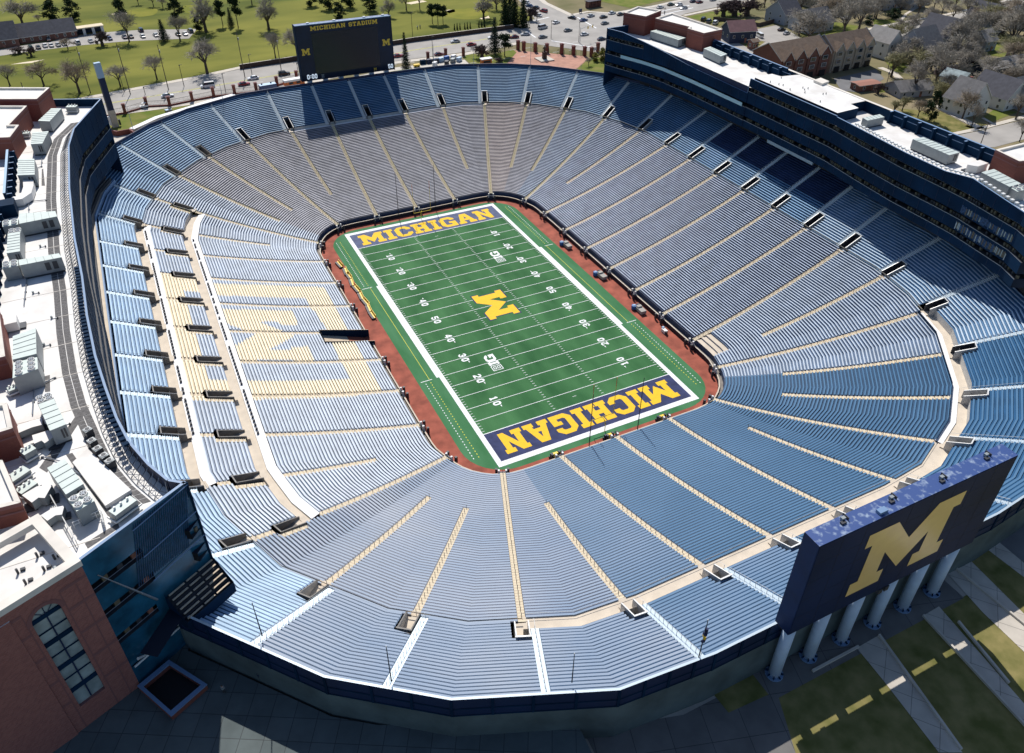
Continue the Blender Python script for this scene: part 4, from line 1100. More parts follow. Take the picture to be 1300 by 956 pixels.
gear(-100.9,-49.3, 1.8, 1.2, 1.0, .3, 'grey valve cluster below the five fan air handler')
gear(-98.9,-65.5, 1.6, 1.4, 1.5, .5, 'upright pump with a round elbow beside the brick penthouse')
gear(-100.2,-69.3, 2.6, 1.6, 1.0, .6, 'low bank of pale pipes and boxes in front of the brick penthouse')
gear(-99.2,-72.1, 2.2, 1.4, .9, .6, 'low pale box under the bank of pipes')
gear(-88.4,-81.3, 3.0, 1.4, 1.3, .55, 'blue slatted bench unit by the screen corner of the left roof')
for k, (u, v) in enumerate([(113,546),(118,561),(125,572),(133,581),(139,588)]): pass
for (uv, lab) in (((-91.7,-64.1),'first of five dark condensers beside the roof truss bend, nearest the four fan unit'),((-91.3,-66.7),'second dark condenser along the roof truss bend'),((-90.7,-68.7),'middle one of five dark condensers along the roof truss bend'),((-90.0,-70.5),'fourth dark condenser along the roof truss bend'),((-89.4,-71.9),'last dark condenser along the roof truss bend, nearest the screen corner')):
    r = thing('condenser', lab, 'condenser', (uv[0], uv[1], Z0), .5, 'condensers beside the roof truss')
    b = MB(); b.box((0, 0, .6), (1.0, 1.0, 1.2), 'ac_dark', 0, 'ac_side'); b.build('casing', r); g = MB(); g.tube((0, 0, 1.2), (0, 0, 1.3), .4, .4, 'ac_white', 12); g.tube((0, 0, 1.3), (0, 0, 1.32), .32, .32, 'ac_dark', 12); g.build('fan', r)
# roof guard rail by the near screen corner
gr = MB()
for a, b in (((-94.1,-81.2),(-91.0,-80.5)), ((-96.5,-75.0),(-93.9,-84.3)), ((-91.0,-80.5),(-90.8,-82.8))):
    for z in (42.6, 43.1): gr.tube((a[0], a[1], z), (b[0], b[1], z), .06, .06, 'steel_white', 5)
    for k in range(6):
        p = Vector(a).lerp(Vector(b), k/5); gr.tube((p.x, p.y, 42), (p.x, p.y, 43.1), .06, .06, 'steel_white', 5)
gr.build('guard_rail', LT)

# ------------------------------------------------------------------ scoreboards
sb = thing('scoreboard', 'dark video scoreboard lettered MICHIGAN STADIUM standing behind the far seats', 'scoreboard', (0, 127, GZ))
def loc(m): 
    return m
b = MB(); b.box((0, 0, 36-GZ), (34.6, 3.0, 19.0), 'board_dark', 0, 'board_worn')
for s in (-1, 1): b.box((s*17.42, 0, 36-GZ), (.2, 3.2, 19.3), 'navy_panel')
b.box((0, -1.4, 45.6-GZ), (34.8, .3, .25), 'light_blue'); b.build('cabinet', sb)
b = MB(); b.box((0, -1.53, 35.6-GZ), (24.2, .1, 14.0), 'screen'); b.build('screen', sb)
b = MB(); letters(b, 'MICHIGAN', 'letter_maize', lambda a, c: Vector((a-5.8, -1.56, 44.2-GZ+c)), 1.45, 12.6, 1.1); b.build('lettering', sb)
b = MB(); letters(b, 'STADIUM', 'letter_maize', lambda a, c: Vector((a+7.0, -1.56, 44.2-GZ+c)), 1.45, 10.6, 1.1); b.build('lettering', sb)
for x in (-14.7, 15.0):
    b = MB(); letters(b, 'M', 'letter_maize', lambda a, c: Vector((x+a, -1.56, 36.6-GZ+c)), 2.3, 2.9); b.build('logo', sb)
b = MB(); letters(b, '0:00', 'clock_white', lambda a, c: Vector((-13.7+a, -1.6, 27.9-GZ+c)), 1.7, 3.7, 1.2); letters(b, 'H', 'steel', lambda a, c: Vector((-9.8+a, -1.6, 27.6-GZ+c)), 1.2); letters(b, 'M', 'letter_maize', lambda a, c: Vector((9.9+a, -1.6, 27.6-GZ+c)), .9); letters(b, '50', 'clock_white', lambda a, c: Vector((15.9+a, -1.6, 27.9-GZ+c)), 1.6, 1.9, 1.0); b.build('clock', sb)
for k in range(6):
    b = MB(); x = -14.5+k*5.8; b.box((x, 0, (26.5-GZ)/2), (1.6, 1.6, 26.5-GZ), 'column_blue'); b.build('column', sb)
b = MB()
for x in (-12.4, -3, 8, 15): b.box((x, 0, 45.75-GZ), (.9, .6, .5), 'steel_white')
b.build('top_light', sb)
nbd = thing('scoreboard', 'back of the near scoreboard, dark panel with a giant gold M on blue columns', 'scoreboard', (0, -123.2, GZ))
b = MB(); b.box((0, 0, 36.4-GZ), (34.2, 2.4, 17.2), 'board_navy', 0, 'board_worn'); b.build('cabinet', nbd)
b = MB(); b.box((0, -1.23, 36.4-GZ), (34.0, .06, 17.0), 'board_face'); 

for k in range(1, 9): b.box((-17+k*34/9, -1.265, 36.4-GZ), (.05, .02, 17.0), 'navy_deep')
for k in range(1, 5): b.box((0, -1.262, 27.9+k*17/5-GZ), (34, .02, .05), 'navy_deep')
b.build('back_panel', nbd)
b = MB(); letters(b, 'M', 'logo_gold', lambda a, c: Vector((.1+a, -1.31, 36.5-GZ+c)), 11.9, 16.9); b.build('logo', nbd)
for k in range(6):
    x = -15.3+k*6.15
    b = MB(); b.tube((x, 0, 0), (x, 0, 27.8-GZ), .82, .82, 'column_blue', 20); c = b.build('column', nbd, True)
    f = MB(); f.tube((x, 0, 0), (x, 0, .3), 1.25, 1.25, 'coping_blue', 16)
    for a in range(0, 360, 45): f.box((x+1.0*math.cos(R(a)), 1.0*math.sin(R(a)), .45), (.4, .08, .4), 'navy_panel', R(a))
    f.build('base_plate', c)
for x, y in ((-11.8, .6), (-4, .5), (4.4, .2), (13, .5)):
    b = MB(); b.box((x, y, 45.3-GZ), (.55, .4, .4), 'ac_side'); b.box((x-.3, y-.4, 45.12-GZ), (.7, .4, .25), 'dark_grey'); b.box((x+.6, y+.1, 45.2-GZ), (.12, .9, .4), 'dark_grey'); b.build('top_light', nbd)
b = MB(); b.box((-6.6, -.5, 45.2-GZ), (1.3, .7, .4), 'coping_blue'); b.build('hatch', nbd)
for x in (-1.0, 0.2): b = MB(); b.box((x, -1.0, 27.4-GZ), (.7, .8, .9), 'dark_grey'); b.build('hanging_speaker', nbd)
for x in (-16.4, -12.6):
    b = MB(); b.box((x, .4, 27.5-GZ), (.8, .8, .7), 'dark_grey'); b.build('cable_box', nbd)

# ------------------------------------------------------------------ things on and around the field
def goal(y, label):
    s = 1 if y > 0 else -1
    r = thing('goalpost', label, 'goalpost', (0, y+s*1.4, 0), 0, 'goalposts')
    b = MB(); b.tube((0, 0, 0), (0, 0, 2.2), .09, .09, 'goal_yellow', 8); b.tube((0, 0, 2.2), (0, -s*.5, 2.85), .09, .08, 'goal_yellow', 8); b.tube((0, -s*.5, 2.85), (0, -s*1.4, 3.05), .08, .08, 'goal_yellow', 8); b.build('gooseneck', r)
    b = MB(); b.tube((-2.85, -s*1.4, 3.05), (2.85, -s*1.4, 3.05), .08, .08, 'goal_yellow', 8); b.build('crossbar', r)
    for x in (-2.85, 2.85):
        b = MB(); b.tube((x, -s*1.4, 3.05), (x, -s*1.4, 10.6), .06, .06, 'goal_yellow', 8); b.tube((x, -s*1.4, 10.6), (x, -s*1.4, 13.0), .07, .07, 'orange', 8); b.build('upright', r)
goal(END_Y, 'yellow goalpost in front of the far end zone wall')
goal(-END_Y, 'yellow goalpost standing at the near end zone')
for x, y, lab in ((-6.2, 60.4, 'left black net pole behind the far goalpost'), (6.6, 60.4, 'right black net pole behind the far goalpost'), (-6.2, -59.9, 'left black net pole behind the near goalpost'), (6.0, -59.9, 'right black net pole behind the near goalpost')):
    b = MB(); b.tube((0, 0, 0), (0, 0, 15.5), .12, .07, 'black_metal', 6); b.box((0, 0, .1), (.5, .5, .2), 'dark_grey')
    o = b.build('net_pole', None, loc=(x, y, 0)); tag(o, lab, 'net pole', 'net poles at the field ends')
def team_bench():
    r = thing('team_bench', 'x', 'bench', (0, 0, 0), 0, 'team benches along the left sideline')
    b = MB(); b.box((0, 0, .45), (.5, 3.6, .1), 'bench_yellow'); b.build('seat', r)
    b = MB(); b.box((.27, 0, .85), (.1, 3.6, .6), 'bench_yellow'); b.build('backrest', r)
    b = MB(); b.box((-.55, 0, .25), (.6, 3.6, .45), 'dark_grey'); b.build('shelf', r)
    for y in (-1.6, 1.6):
        b = MB(); b.box((0, y, .2), (.5, .1, .4), 'black_metal'); b.build('leg', r)
    return r
order = ['farthest yellow team bench, nearest the far end zone', 'second yellow team bench from the far end of the row', 'third yellow team bench from the far end of the row', 'fourth yellow team bench from the far end, above the row break', 'middle yellow team bench of the sideline row', 'fifth yellow team bench counted from the tunnel', 'third yellow team bench counted from the tunnel', 'second yellow team bench counted from the tunnel', 'yellow team bench nearest the tunnel']
bench0 = None
for (x, y), lab, a in zip([(-32.0,38.4),(-31.5,33.8),(-31.4,31.2),(-31.7,27.2),(-31.5,23.3),(-31.5,19.2),(-31.3,15.5),(-31.5,12.2),(-31.6,9.0)], order, (.12, -.1, .05, -.12, .1, -.06, .1, -.08, .04)):
    if bench0 is None: bench0 = team_bench(); bench0.location = (x, y, 0); bench0.rotation_euler = (0, 0, a); bench0['label'] = lab
    else: dup(bench0, (x, y, 0), a, lab)
def field_cart():
    r = thing('equipment_cart', 'x', 'cart', (0, 0, 0), 0, 'equipment carts by the right field wall')
    b = MB(); b.box((0, 0, .7), (1.6, 3.2, .9), 'canvas_grey', 0, 'canvas_grey'); b.box((0, .9, 1.3), (1.3, 1.0, .4), 'canvas_grey'); b.build('body', r)
    b = MB(); b.tube((-.9, 1.9, .2), (-.9, 1.9, 1.2), .75, .7, 'umbrella_blue', 12); b.tube((-.9, 1.9, 1.2), (-.9, 1.9, 1.4), .5, .3, 'light_blue', 12); b.build('drum', r)
    b = MB(); b.box((.5, 2.2, .6), (.6, .6, 1.2), 'dark_grey'); b.build('case', r)
    for x in (-.6, .6):
        for y in (-1.2, 1.2):
            b = MB(); b.tube((x-.06, y, .22), (x+.06, y, .22), .22, .22, 'tyre', 10); b.build('wheel', r)
    return r
c0 = field_cart(); c0.location = (33.2, 19.2, 0); c0['label'] = 'grey covered cart with a blue drum by the right wall, nearest the far end'
dup(c0, (33.3, -.6, 0), .05, 'grey covered cart with a blue drum by the right wall at midfield')
dup(c0, (33.4, -20.2, 0), -.04, 'grey covered cart with a blue drum by the right wall, nearest the near end')
b = MB(); b.box((0, 0, .5), (.9, 1.6, .9), 'steel_white', 0, 'white_tarp'); b.box((.1, .9, .8), (.6, .5, .8), 'light_blue'); b.box((-.2, -1.0, .5), (.5, .5, 1.0), 'dark_grey')
tag(b.build('equipment_box', None, loc=(33.6, -30.9, 0)), 'white box with a light blue case by the right field wall', 'equipment box')
for (x, y, lab) in ((-13.8,-58.9,'yellow pad and dark stands at the gate left of the near net poles'), (-.6,-58.9,'yellow pad and dark stands at the gate behind the near goalpost'), (13.1,-58.8,'yellow pad and dark stands at the gate right of the near net poles')):
    b = MB(); b.box((0, 0, .8), (1.1, .5, 1.5), 'bench_yellow'); b.box((-.9, .1, .8), (.4, .5, 1.6), 'navy'); b.box((.95, .1, .8), (.4, .5, 1.6), 'dark_grey'); b.box((0, .5, .35), (2.4, .3, .5), 'dark_grey')
    tag(b.build('gate_padding', None, loc=(x, y, 0)), lab, 'gate padding', 'padding at the near end gates')
# masts on the rim
def mast(x, y, z, h, lab, flag=None):
    r = thing('flag_mast', lab, 'flag mast', (x, y, z), 0, 'thin masts on the stadium rim')
    b = MB(); b.tube((0, 0, 0), (0, 0, h), .09, .05, 'steel' if y > 0 else 'black_metal', 6); b.build('pole', r)
    b = MB(); b.tube((0, 0, h), (0, 0, h+.18), .10, .04, 'steel_white', 6); b.build('finial', r)
    if flag:
        b = MB()
        for k in range(7):
            z0 = h*.42+k*.4; b.box((.12+.08*math.sin(k*1.4), .05*math.cos(k*2), z0+.2), (.42+.1*math.sin(k*2.1), .28, .4), 'flag_navy' if k not in (2, 3) else 'bench_yellow', k*.4)
        b.build('flag', r)
mast(64.5,105.6,26.4,11.5,'tall thin mast on the far rim in front of the statue plaza')
mast(79.3,93.2,26.4,2.6,'short mast on the far rim beside the right tower')
mast(31.5,121,26.4,8.5,'mast on the far rim just right of the far scoreboard')
mast(46.3,117.5,26.4,6,'mast on the far rim behind the third aisle right of the scoreboard')
mast(-46.5,117.5,26.4,5.5,'mast on the far rim left of the far scoreboard')
mast(-77.2,-94.2,26.4,6.8,'dark mast on the near left rim beside the brick tower')
mast(-64.3,-107.4,26.4,7.2,'dark mast on the near rim at the bottom edge, second from the left')
mast(-28.6,-121.4,26.4,8,'mast with a furled navy and yellow flag on the near rim', True)
mast(-76.2,99.5,26.4,7.5,'mast on the far left rim above the brick plaza')
mast(-44.5,-117.2,26.4,6.0,'dark mast on the near rim behind the white stair at bottom centre')

# ------------------------------------------------------------------ ground, roads, lawns
hole = []
for i in range(44): hole += [tuple(ring(i, 16.9, 'A')), tuple(ring(i, 16.9, 'V'))]
def flatring(name, poly, z, mt): return sheet(name, poly, z, mt, [hole[::-1]])
flatring('ground', [(-900, -600), (1200, -600), (1200, 1400), (-900, 1400)], GZ-.02, 'ground_soil')
wide = []
for i in range(44):
    for w in 'AV':
        p = ring(i, 16.9, w); c = Vector((p.x, p.y)).normalized(); wide.append(tuple(p+c*(24 if p.y < 60 else 13)))
sheet('concourse', wide, GZ+.004, 'concrete', [hole[::-1]])
sheet('golf_course', [(-172.6,147.5),(-118.1,165.3),(-78.2,174.8),(-50.1,180.8),(-28.0,189.0),(-4.0,191.5),(51.7,198.6),(88.2,200.0),(103.7,197.7),(119.1,209.0),(132.2,269.5),(171.0,437.8),(-5.3,727.3),(-271.8,586.1)], GZ+.004, 'golf_grass')
ROAD_U = [(-146.6,162.8),(-118.2,168.0),(-78.2,175.3),(-50.0,181.3),(-28.4,186.8),(-5.0,187.5),(50.3,194.9),(86.2,195.5),(103.0,196.3)]
ROAD_L = [(-145.4,151.3),(-117.8,153.2),(-83.7,153.0),(-30.0,153.1),(-12.1,157.4),(31.5,169.7),(65.4,169.5),(93.5,174.7)]
sheet('road', ROAD_U+ROAD_L[::-1], GZ+.06, 'asphalt')
sheet('intersection', [(67.4,168.6),(93.5,174.7),(118.4,143.4),(134.6,142.6),(194.9,184.5),(223.3,190.2),(283.0,204.5),(342.0,220.7),(354.8,247.3),(292.2,228.4),(237.5,218.8),(191.2,207.0),(164.4,203.3),(142.1,209.0),(141.8,239.8),(170.5,325.8),(154.4,333.1),(130.1,245.2),(120.2,208.5),(104.3,199.0),(78.2,195.3)], GZ+.075, 'asphalt')
mk = MB()
def strip_line(pts, w, z, mt): mk.flat(band(pts, -w/2, w/2), z, mt)
mid = [Vector(a).lerp(Vector(b), .5) for a, b in (((ROAD_U[1]), (ROAD_L[1])), ((ROAD_U[2]), (ROAD_L[2])))]
for off, mt in ((.47, 'paint_yellow'), (.50, 'paint_yellow')):
    pts = [tuple(Vector((-118.2,168.0)).lerp(Vector((-117.8,153.2)), off)), tuple(Vector((-50.0,181.3)).lerp(Vector((-55.1,153.0)), off)), tuple(Vector((-5.0,187.5)).lerp(Vector((-12.1,157.4)), off)), tuple(Vector((50.3,194.9)).lerp(Vector((42.0,168.6)), off)), tuple(Vector((103.0,196.3)).lerp(Vector((93.5,174.7)), off))]
    strip_line(pts, .22, GZ+.085, mt)
for f in (.24, .74):
    for k in range(36):
        x = -100+k*8; 
        if x > 118: continue
        y = lerp(172-f*20, 168-f*22, (x+100)/220); strip_line([(x, y), (x+3, y-.04)], .2, GZ+.085, 'paint_white')
for pts in ([(105.6,188.7),(104.3,177.1)], [(108.4,169.2),(120.3,152.1)], [(117.3,204.7),(128.3,208.3)], [(141.4,202.2),(139.0,179.6)], [(165.1,189.4),(209.0,198.8)], [(166.1,183.7),(207.7,193.6)]): strip_line(pts, .7, GZ+.095, 'paint_white')
structure(mk.build('road_markings'))
sw = MB()
def walk(pts, w, mt='sidewalk'): sw.prism(band(pts, -w/2, w/2), GZ-.02, GZ+.12, mt, None, False)
walk([(-132.8,166.2),(-118.2,168.9),(-78.1,176.8),(-49.8,182.5),(-28.0,189.0)], 3.0)
walk([(-27.7,190.6),(-3.6,193.2),(52.4,200.5),(88.8,201.3),(104.3,199.0)], 1.2)
walk([(-131.7,149.4),(-83.8,151.3),(-30.3,151.3),(-11.5,156.0),(30.8,167.5),(64.2,166.7),(92.4,172.3)], 3.4)
walk([(149.0,270.7),(140.9,236.2),(140.5,206.2)], 3.0); walk([(141.3,207.6),(152.1,209.9),(163.0,201.1),(189.6,204.8),(235.1,215.6),(280.5,228.9)], 2.4); walk([(192.9,181.8),(221.1,187.4),(280.1,201.4)], 2.4)
walk([(212.4,114.8),(223.2,117.0),(251.0,120.2),(264.1,122.2),(282.1,123.8),(318.2,125.5),(379.4,134.1)], 2.2); walk([(254.3,101.0),(263.8,102.6),(279.9,106.0)], 1.8)
walk([(178.5,6.6),(191.8,6.1),(216.9,7.2),(234.1,6.9)], 2.0); walk([(197.7,29.8),(194.9,18.1),(192.0,5.6)], 3.2); walk([(286.3,126.1),(300.7,135.5),(316.9,143.0)], 1.4)
walk([(196.6,119.3),(206.0,119.2),(216.2,118.9)], 1.6); walk([(215.6,73.4),(215.0,65.3),(211.2,59.0)], 3.0); walk([(202.1,12.9),(200.3,7.6)], 1.2); walk([(224.5,21.0),(221.1,10.3)], 2.0)
structure(sw.build('sidewalk'))
sheet('street', [(196.2,108.3),(220.3,114.0),(248.3,117.6),(261.2,119.5),(279.6,121.6),(315.4,123.2),(376.0,131.6),(430.0,141.4),(407.4,121.2),(359.9,115.4),(301.9,112.0),(284.7,110.1),(257.6,104.0),(243.1,104.8),(219.3,103.0)], GZ+.05, 'asphalt')
sheet('side_street', [(177.9,5.2),(190.4,4.7),(197.7,5.0),(214.3,5.3),(236.0,5.1),(220.3,-7.0),(196.8,-7.3),(181.2,-7.7),(171.7,-3.9)], GZ+.05, 'asphalt')
sheet('parking_lot', [(207.7,144.4),(223.4,146.9),(220.5,132.1),(216.2,118.9),(194.8,114.5),(189.0,120.0),(198.4,125.7),(195.4,131.5)], GZ+.05, 'asphalt')
sheet('alley', [(185.5,148.4),(187.9,144.2),(184.4,122.2),(186.3,104.9),(178.3,93.4),(173.7,103.1),(175.2,123.7)], GZ+.045, 'asphalt')
sheet('courtyard', [(186.4,70.6),(212.3,72.5),(205.3,61.7),(183.7,52.4),(178.2,58.1)], GZ+.05, 'asphalt_dark')
sheet('club_parking', [(-130.0,258.3),(-120.9,260.8),(-109.0,265.0),(-100.3,265.2),(-91.9,273.1),(-76.6,272.1),(-61.0,269.5),(-36.9,259.9),(-42.7,244.1),(-69.4,251.5),(-89.2,252.9),(-105.2,252.1),(-120.6,250.0),(-129.5,247.7)], GZ+.05, 'asphalt')
sheet('plaza', [(85.6,162.8),(110.2,141.2),(110.6,138.4),(94.5,124.3),(85.7,127.2),(69.7,139.5),(74.8,146.9)], GZ+.05, 'plaza_brick')
for pts in ([(65.7,166.7),(73.0,160.6),(85.9,164.1),(85.5,159.4),(75.6,147.8),(70.4,141.6),(59.5,149.1),(60.8,162.4)], [(110.3,137.9),(94.8,124.1),(104.8,113.6),(120.0,136.0)], [(-83.9,150.4),(-46.4,151.8),(-49.5,148.5),(-72.7,138.6),(-76.5,131.2),(-82.4,133.2),(-83.7,141.2)], [(23.5,156.4),(34.2,157.4),(35.3,150.9),(22.4,151.2)]): sheet('lawn', pts, GZ+.055, 'lawn')
for pts in ([(193.4,179.8),(223.8,184.2),(222.5,171.7),(196.1,161.3)], [(167.2,236.3),(177.0,207.8),(204.8,214.8),(238.1,234.3),(185.8,272.4)], [(251.0,146.0),(259.9,128.3),(251.6,122.3),(225.2,119.1)], [(276.0,134.4),(285.9,129.8),(288.2,125.3),(267.0,124.9)], [(226.1,81.0),(233.0,75.2),(225.1,64.1),(215.8,66.1)], [(230.1,52.4),(241.7,50.4),(239.4,36.8),(221.5,32.5),(219.6,41.8)], [(314.5,91.4),(304.4,74.7),(278.8,58.9),(274.5,66.3),(272.3,68.6),(291.2,77.9)], [(248.9,36.7),(271.8,36.2),(254.0,25.5),(246.3,31.3)], [(203.8,13.8),(214.0,17.3),(219.7,11.8),(201.7,8.6)], [(197.8,59.7),(202.6,54.1),(197.3,48.0),(188.5,50.1)]): sheet('lawn', pts, GZ+.03, 'lawn')
for pts in ([(182.0,33.4),(193.9,24.0),(189.6,5.0),(178.3,5.5),(175.3,16.9)], [(183.4,125.4),(196.2,129.6),(198.5,124.1),(196.5,116.5),(184.9,113.6)], [(223.5,137.0),(233.0,139.1),(230.3,118.2),(216.3,115.9)], [(189.0,10.3),(189.1,3.6),(198.7,5.7),(197.6,10.6)], [(187.8,170.2),(194.8,160.2),(207.3,168.0),(219.3,166.0),(220.1,151.8),(206.7,144.9)]): sheet('dry_lawn', pts, GZ+.03, 'lawn_dry')
for pts in ([(-104.7,301.2),(-98.0,306.4),(-94.5,304.8),(-100.9,300.2)], [(-72.2,308.4),(-67.9,310.9),(-64.1,306.4),(-69.1,303.4)], [(72.4,267.9),(82.7,271.1),(84.1,266.4),(74.2,264.1)], [(85.0,244.7),(90.9,243.8),(89.3,239.0),(85.1,237.3)], [(95.1,221.9),(101.5,224.2),(100.2,219.5),(95.6,219.1)], [(-116.3,234.1),(-111.3,235.4),(-103.1,236.0),(-108.3,232.8)]): sheet('sand_bunker', pts, GZ+.03, 'sand')
for pts in ([(81.6,229.9),(95.3,245.6),(103.5,243.7),(101.3,231.6),(92.2,223.2),(85.6,222.9)], [(-64.7,312.2),(-56.7,316.0),(-50.6,303.8),(-52.6,295.7),(-62.0,300.1)], [(-38.7,300.1),(-33.4,312.9),(-31.0,304.1),(-34.2,292.6)]): c_ = Vector((sum(p[0] for p in pts)/len(pts), sum(p[1] for p in pts)/len(pts))); w_ = max(abs(p[0]-c_.x) for p in pts); h_ = max(abs(p[1]-c_.y) for p in pts); sheet('putting_green', [(c_.x+w_*(1+.08*math.sin(3*R(a)))*math.cos(R(a)), c_.y+h_*(1+.1*math.cos(2*R(a)))*math.sin(R(a))) for a in range(0, 360, 12)], GZ+.03, 'green_grass')
sheet('terrace_paving', [(-86.4,137.5),(-77.4,130.0),(-77.9,117.7),(-87.4,110.5),(-89.2,122.3)], GZ+.05, 'concrete_pale')
sheet('approach_paving', [(-76.8,130.5),(-72.4,139.3),(-50.0,148.7),(-37.9,151.8),(-7.4,151.9),(28.6,161.2),(60.1,158.9),(58.6,147.1),(23.0,145.2),(-39.4,143.7),(-68.8,129.1)], GZ+.045, 'concrete_pale')
# near side: paths and lawn plots below the near scoreboard
for pts in ([(26.8,-120.2),(31.0,-120.5),(30.4,-127.9),(25.8,-131.2)], [(-24.8,-119.4),(-17.7,-120.0),(-16.8,-125.3),(-24.5,-124.9)]): sheet('grass_plot', pts, GZ+.05, 'lawn_dry')
for pts in ([(10.8,-125.7),(14.3,-125.6),(12.4,-138.0),(11.0,-147.0),(8.9,-145.9),(9.9,-136.8)], [(-2.0,-125.3),(2.4,-125.2),(0.8,-132.4),(-1.1,-142.1),(-3.8,-140.8),(-2.5,-130.8)], [(20.6,-121.5),(19.3,-129.2),(18.9,-136.2),(18.2,-146.9),(23.5,-144.6),(24.6,-132.1),(26.0,-120.9)], [(30.2,-120.5),(30.6,-127.7),(33.1,-125.9),(33.3,-119.8)]): sheet('concrete_path', pts, GZ+.075, 'path_paving')
kb = MB()
for pts in ([(22.3,-120.1),(22.9,-133.3)], [(14.6,-128.7),(12.6,-138.4)], [(2.4,-125.2),(-1.0,-141.8)], [(-10.3,-125.3),(-1.7,-125.3)], [(10.8,-125.7),(9.0,-145.6)]): kb.prism(band(pts, -.16, .16), GZ, GZ+.42, 'concrete_pale', None, False)
structure(kb.build('kerb'))
sheet('concourse_shade', [(-43, -118.6), (-30, -122.5), (-18, -122.5), (-17, -127), (-40, -175), (-46, -175)], GZ+.02, 'dark_paving')  # dark overlay on the near concourse, shade put into the paving colour
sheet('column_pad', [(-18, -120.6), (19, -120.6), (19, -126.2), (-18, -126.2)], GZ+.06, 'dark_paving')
sheet('lawn', [(-17, -126), (22, -126), (24, -118), (60, -113), (70, -108), (110, -130), (60, -175), (-40, -175)], GZ+.024, 'lawn_dry')
sheet('service_yard', [(31.8,-119.1),(44.5,-117.7),(46.0,-122.3),(35.5,-129.5),(33.3,-125.8)], GZ+.03, 'asphalt_dark')

# raised plaza at the lower left, level with the foot of the stair tower
PZ = 18.5
edge = [tuple(ring(i, 17.2, w)) for i in range(26, 30) for w in 'AV'][::1]
edge = [p for p in edge if p[0] < -44 and p[1] < -84]
edge.sort(key=lambda p: p[0])
plz = [(-124, -103), (-84, -80)]+edge+[(-44, -119), (-46, -150), (-124, -150)]
hq = [(-88.7,-90.0), (-93.6,-92.4), (-89.7,-100.1), (-84.4,-97.1)]
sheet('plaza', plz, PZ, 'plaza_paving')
b = MB()
for p, r in (((-44, -118.5), (-46, -150)), ((-46, -150), (-124, -150))): b.quad((*p, GZ), (*r, GZ), (*r, PZ), (*p, PZ), 'concrete')
structure(b.build('plaza_edge'))
# brick gatehouse at the lower left edge, retaining walls, fence and piers
b = MB()
q = [Vector((-89.4,-87.3)), Vector((-93.5,-89.4)), Vector((-90.1,-95.5)), Vector((-85.4,-93.1))]
ce = (q[0]+q[2])/2
def grown(w): return [tuple(p+(p-ce).normalized()*w) for p in q]
def hollow(b, outer, inner, z0, z1, mt, top=None):
    b.flat(outer, z1, top or mt, [inner[::-1]])
    for L, fl in ((outer, 1), (inner, -1)):
        for i in range(len(L)): p, r = L[i], L[(i+1) % len(L)]; b.quad((*p, z0), (*r, z0), (*r, z1), (*p, z1), mt)
hollow(b, grown(0), grown(-.6), PZ, 19.4, 'brick'); hollow(b, grown(.08), grown(-.7), 19.4, 19.6, 'coping_blue')
b.flat(grown(-.4), PZ+.05, 'black')
tag(b.build('brick_enclosure'), 'roofless brick walled enclosure with blue coping on the shaded plaza below the brick stair tower', 'enclosure')
b = MB(); b.prism(band([(-30.1,186.3),(-4.8,188.5),(28.3,192.4),(50.3,194.9),(86.3,195.8),(102.1,196.1)], -.3, .3), GZ-.02, GZ+2.0, 'mulch', 'concrete_pale', False)
tag(b.build('retaining_wall'), 'long low dark retaining wall between the far road and the golf course', 'wall')
b = MB(); b.prism(band([(-76.8,130.5),(-67.7,138.8),(-56.3,144.2),(-47.2,148.8),(-38.5,152.1)], -1.1, 1.1), GZ, GZ+1.0, 'concrete_pale', 'white_tarp', False)
tag(b.build('curved_wall'), 'curved white wall hugging the far left rim beside the lawn', 'wall')
b = MB(); b.prism(band([(-84.7,131.8),(-81.5,127.9),(-77.5,128.4),(-75.1,121.7)], -.3, .3), GZ, GZ+1.8, 'brick', 'brick_band', False)
tag(b.build('garden_wall'), 'low brick wall behind the terrace at the far left rim', 'wall')
PIER = [(159.4,144.6,14),(187,136,13),(216,135,12),(244.6,129,12),(271.7,123,12),(298.5,120,12),(326,117,12),(352,109,12),(377,101.5,12),(543.5,77,9),(566,72.5,9),(588.5,71,9)]
PL = ['brick pier of the far fence nearest the left tower','second brick pier of the far fence from the left tower','third brick pier of the far fence from the left tower','brick fence pier below the white van on the road','brick fence pier between the white van and the red car','brick fence pier below the red car','brick fence pier beside the pale blue container','brick fence pier between the container and the orange food truck','brick fence pier at the left edge of the far scoreboard','yellowish brick pier right of the far scoreboard','brick pier behind the stacked blue equipment','brick pier at the right end of the equipment yard']
def pier(lab, grp):
    r = thing('brick_pier', lab, 'pier', (0, 0, GZ), 0, grp)
    b = MB(); b.box((0, 0, 1.7), (1.1, 1.1, 3.4), 'brick'); b.build('shaft', r)
    b = MB(); b.box((0, 0, 3.5), (1.4, 1.4, .22), 'brick_band'); b.box((0, 0, 3.7), (.9, .9, .2), 'brick_band'); b.build('cap', r); return r
p0 = pier(PL[0], 'brick piers along the far fence')
for k, (u, v, h) in enumerate([(*PQ, 0) for PQ in [(-77.5,150.0),(-69.7,154.2),(-62.0,151.5),(-53.7,153.4),(-45.6,155.4),(-37.9,154.8),(-29.8,154.1),(-20.9,158.3),(-12.1,162.3),(45.3,164.5),(54.2,166.1),(61.9,164.5)]]):
    if k == 0: p0.location = (u, v, GZ)
    else: dup(p0, (u, v, GZ), 0, PL[k])
PL2 = ['brick plaza pier nearest the two spruces','second brick plaza pier from the spruces','third brick plaza pier from the spruces','brick plaza pier behind and right of the statue','tallest looking brick plaza pier, right of the statue','brick plaza pier two right of the statue','brick plaza pier above the right plaza lawn','brick plaza pier beside the yellow shrub','brick plaza pier at the far right, nearest the navy tower']
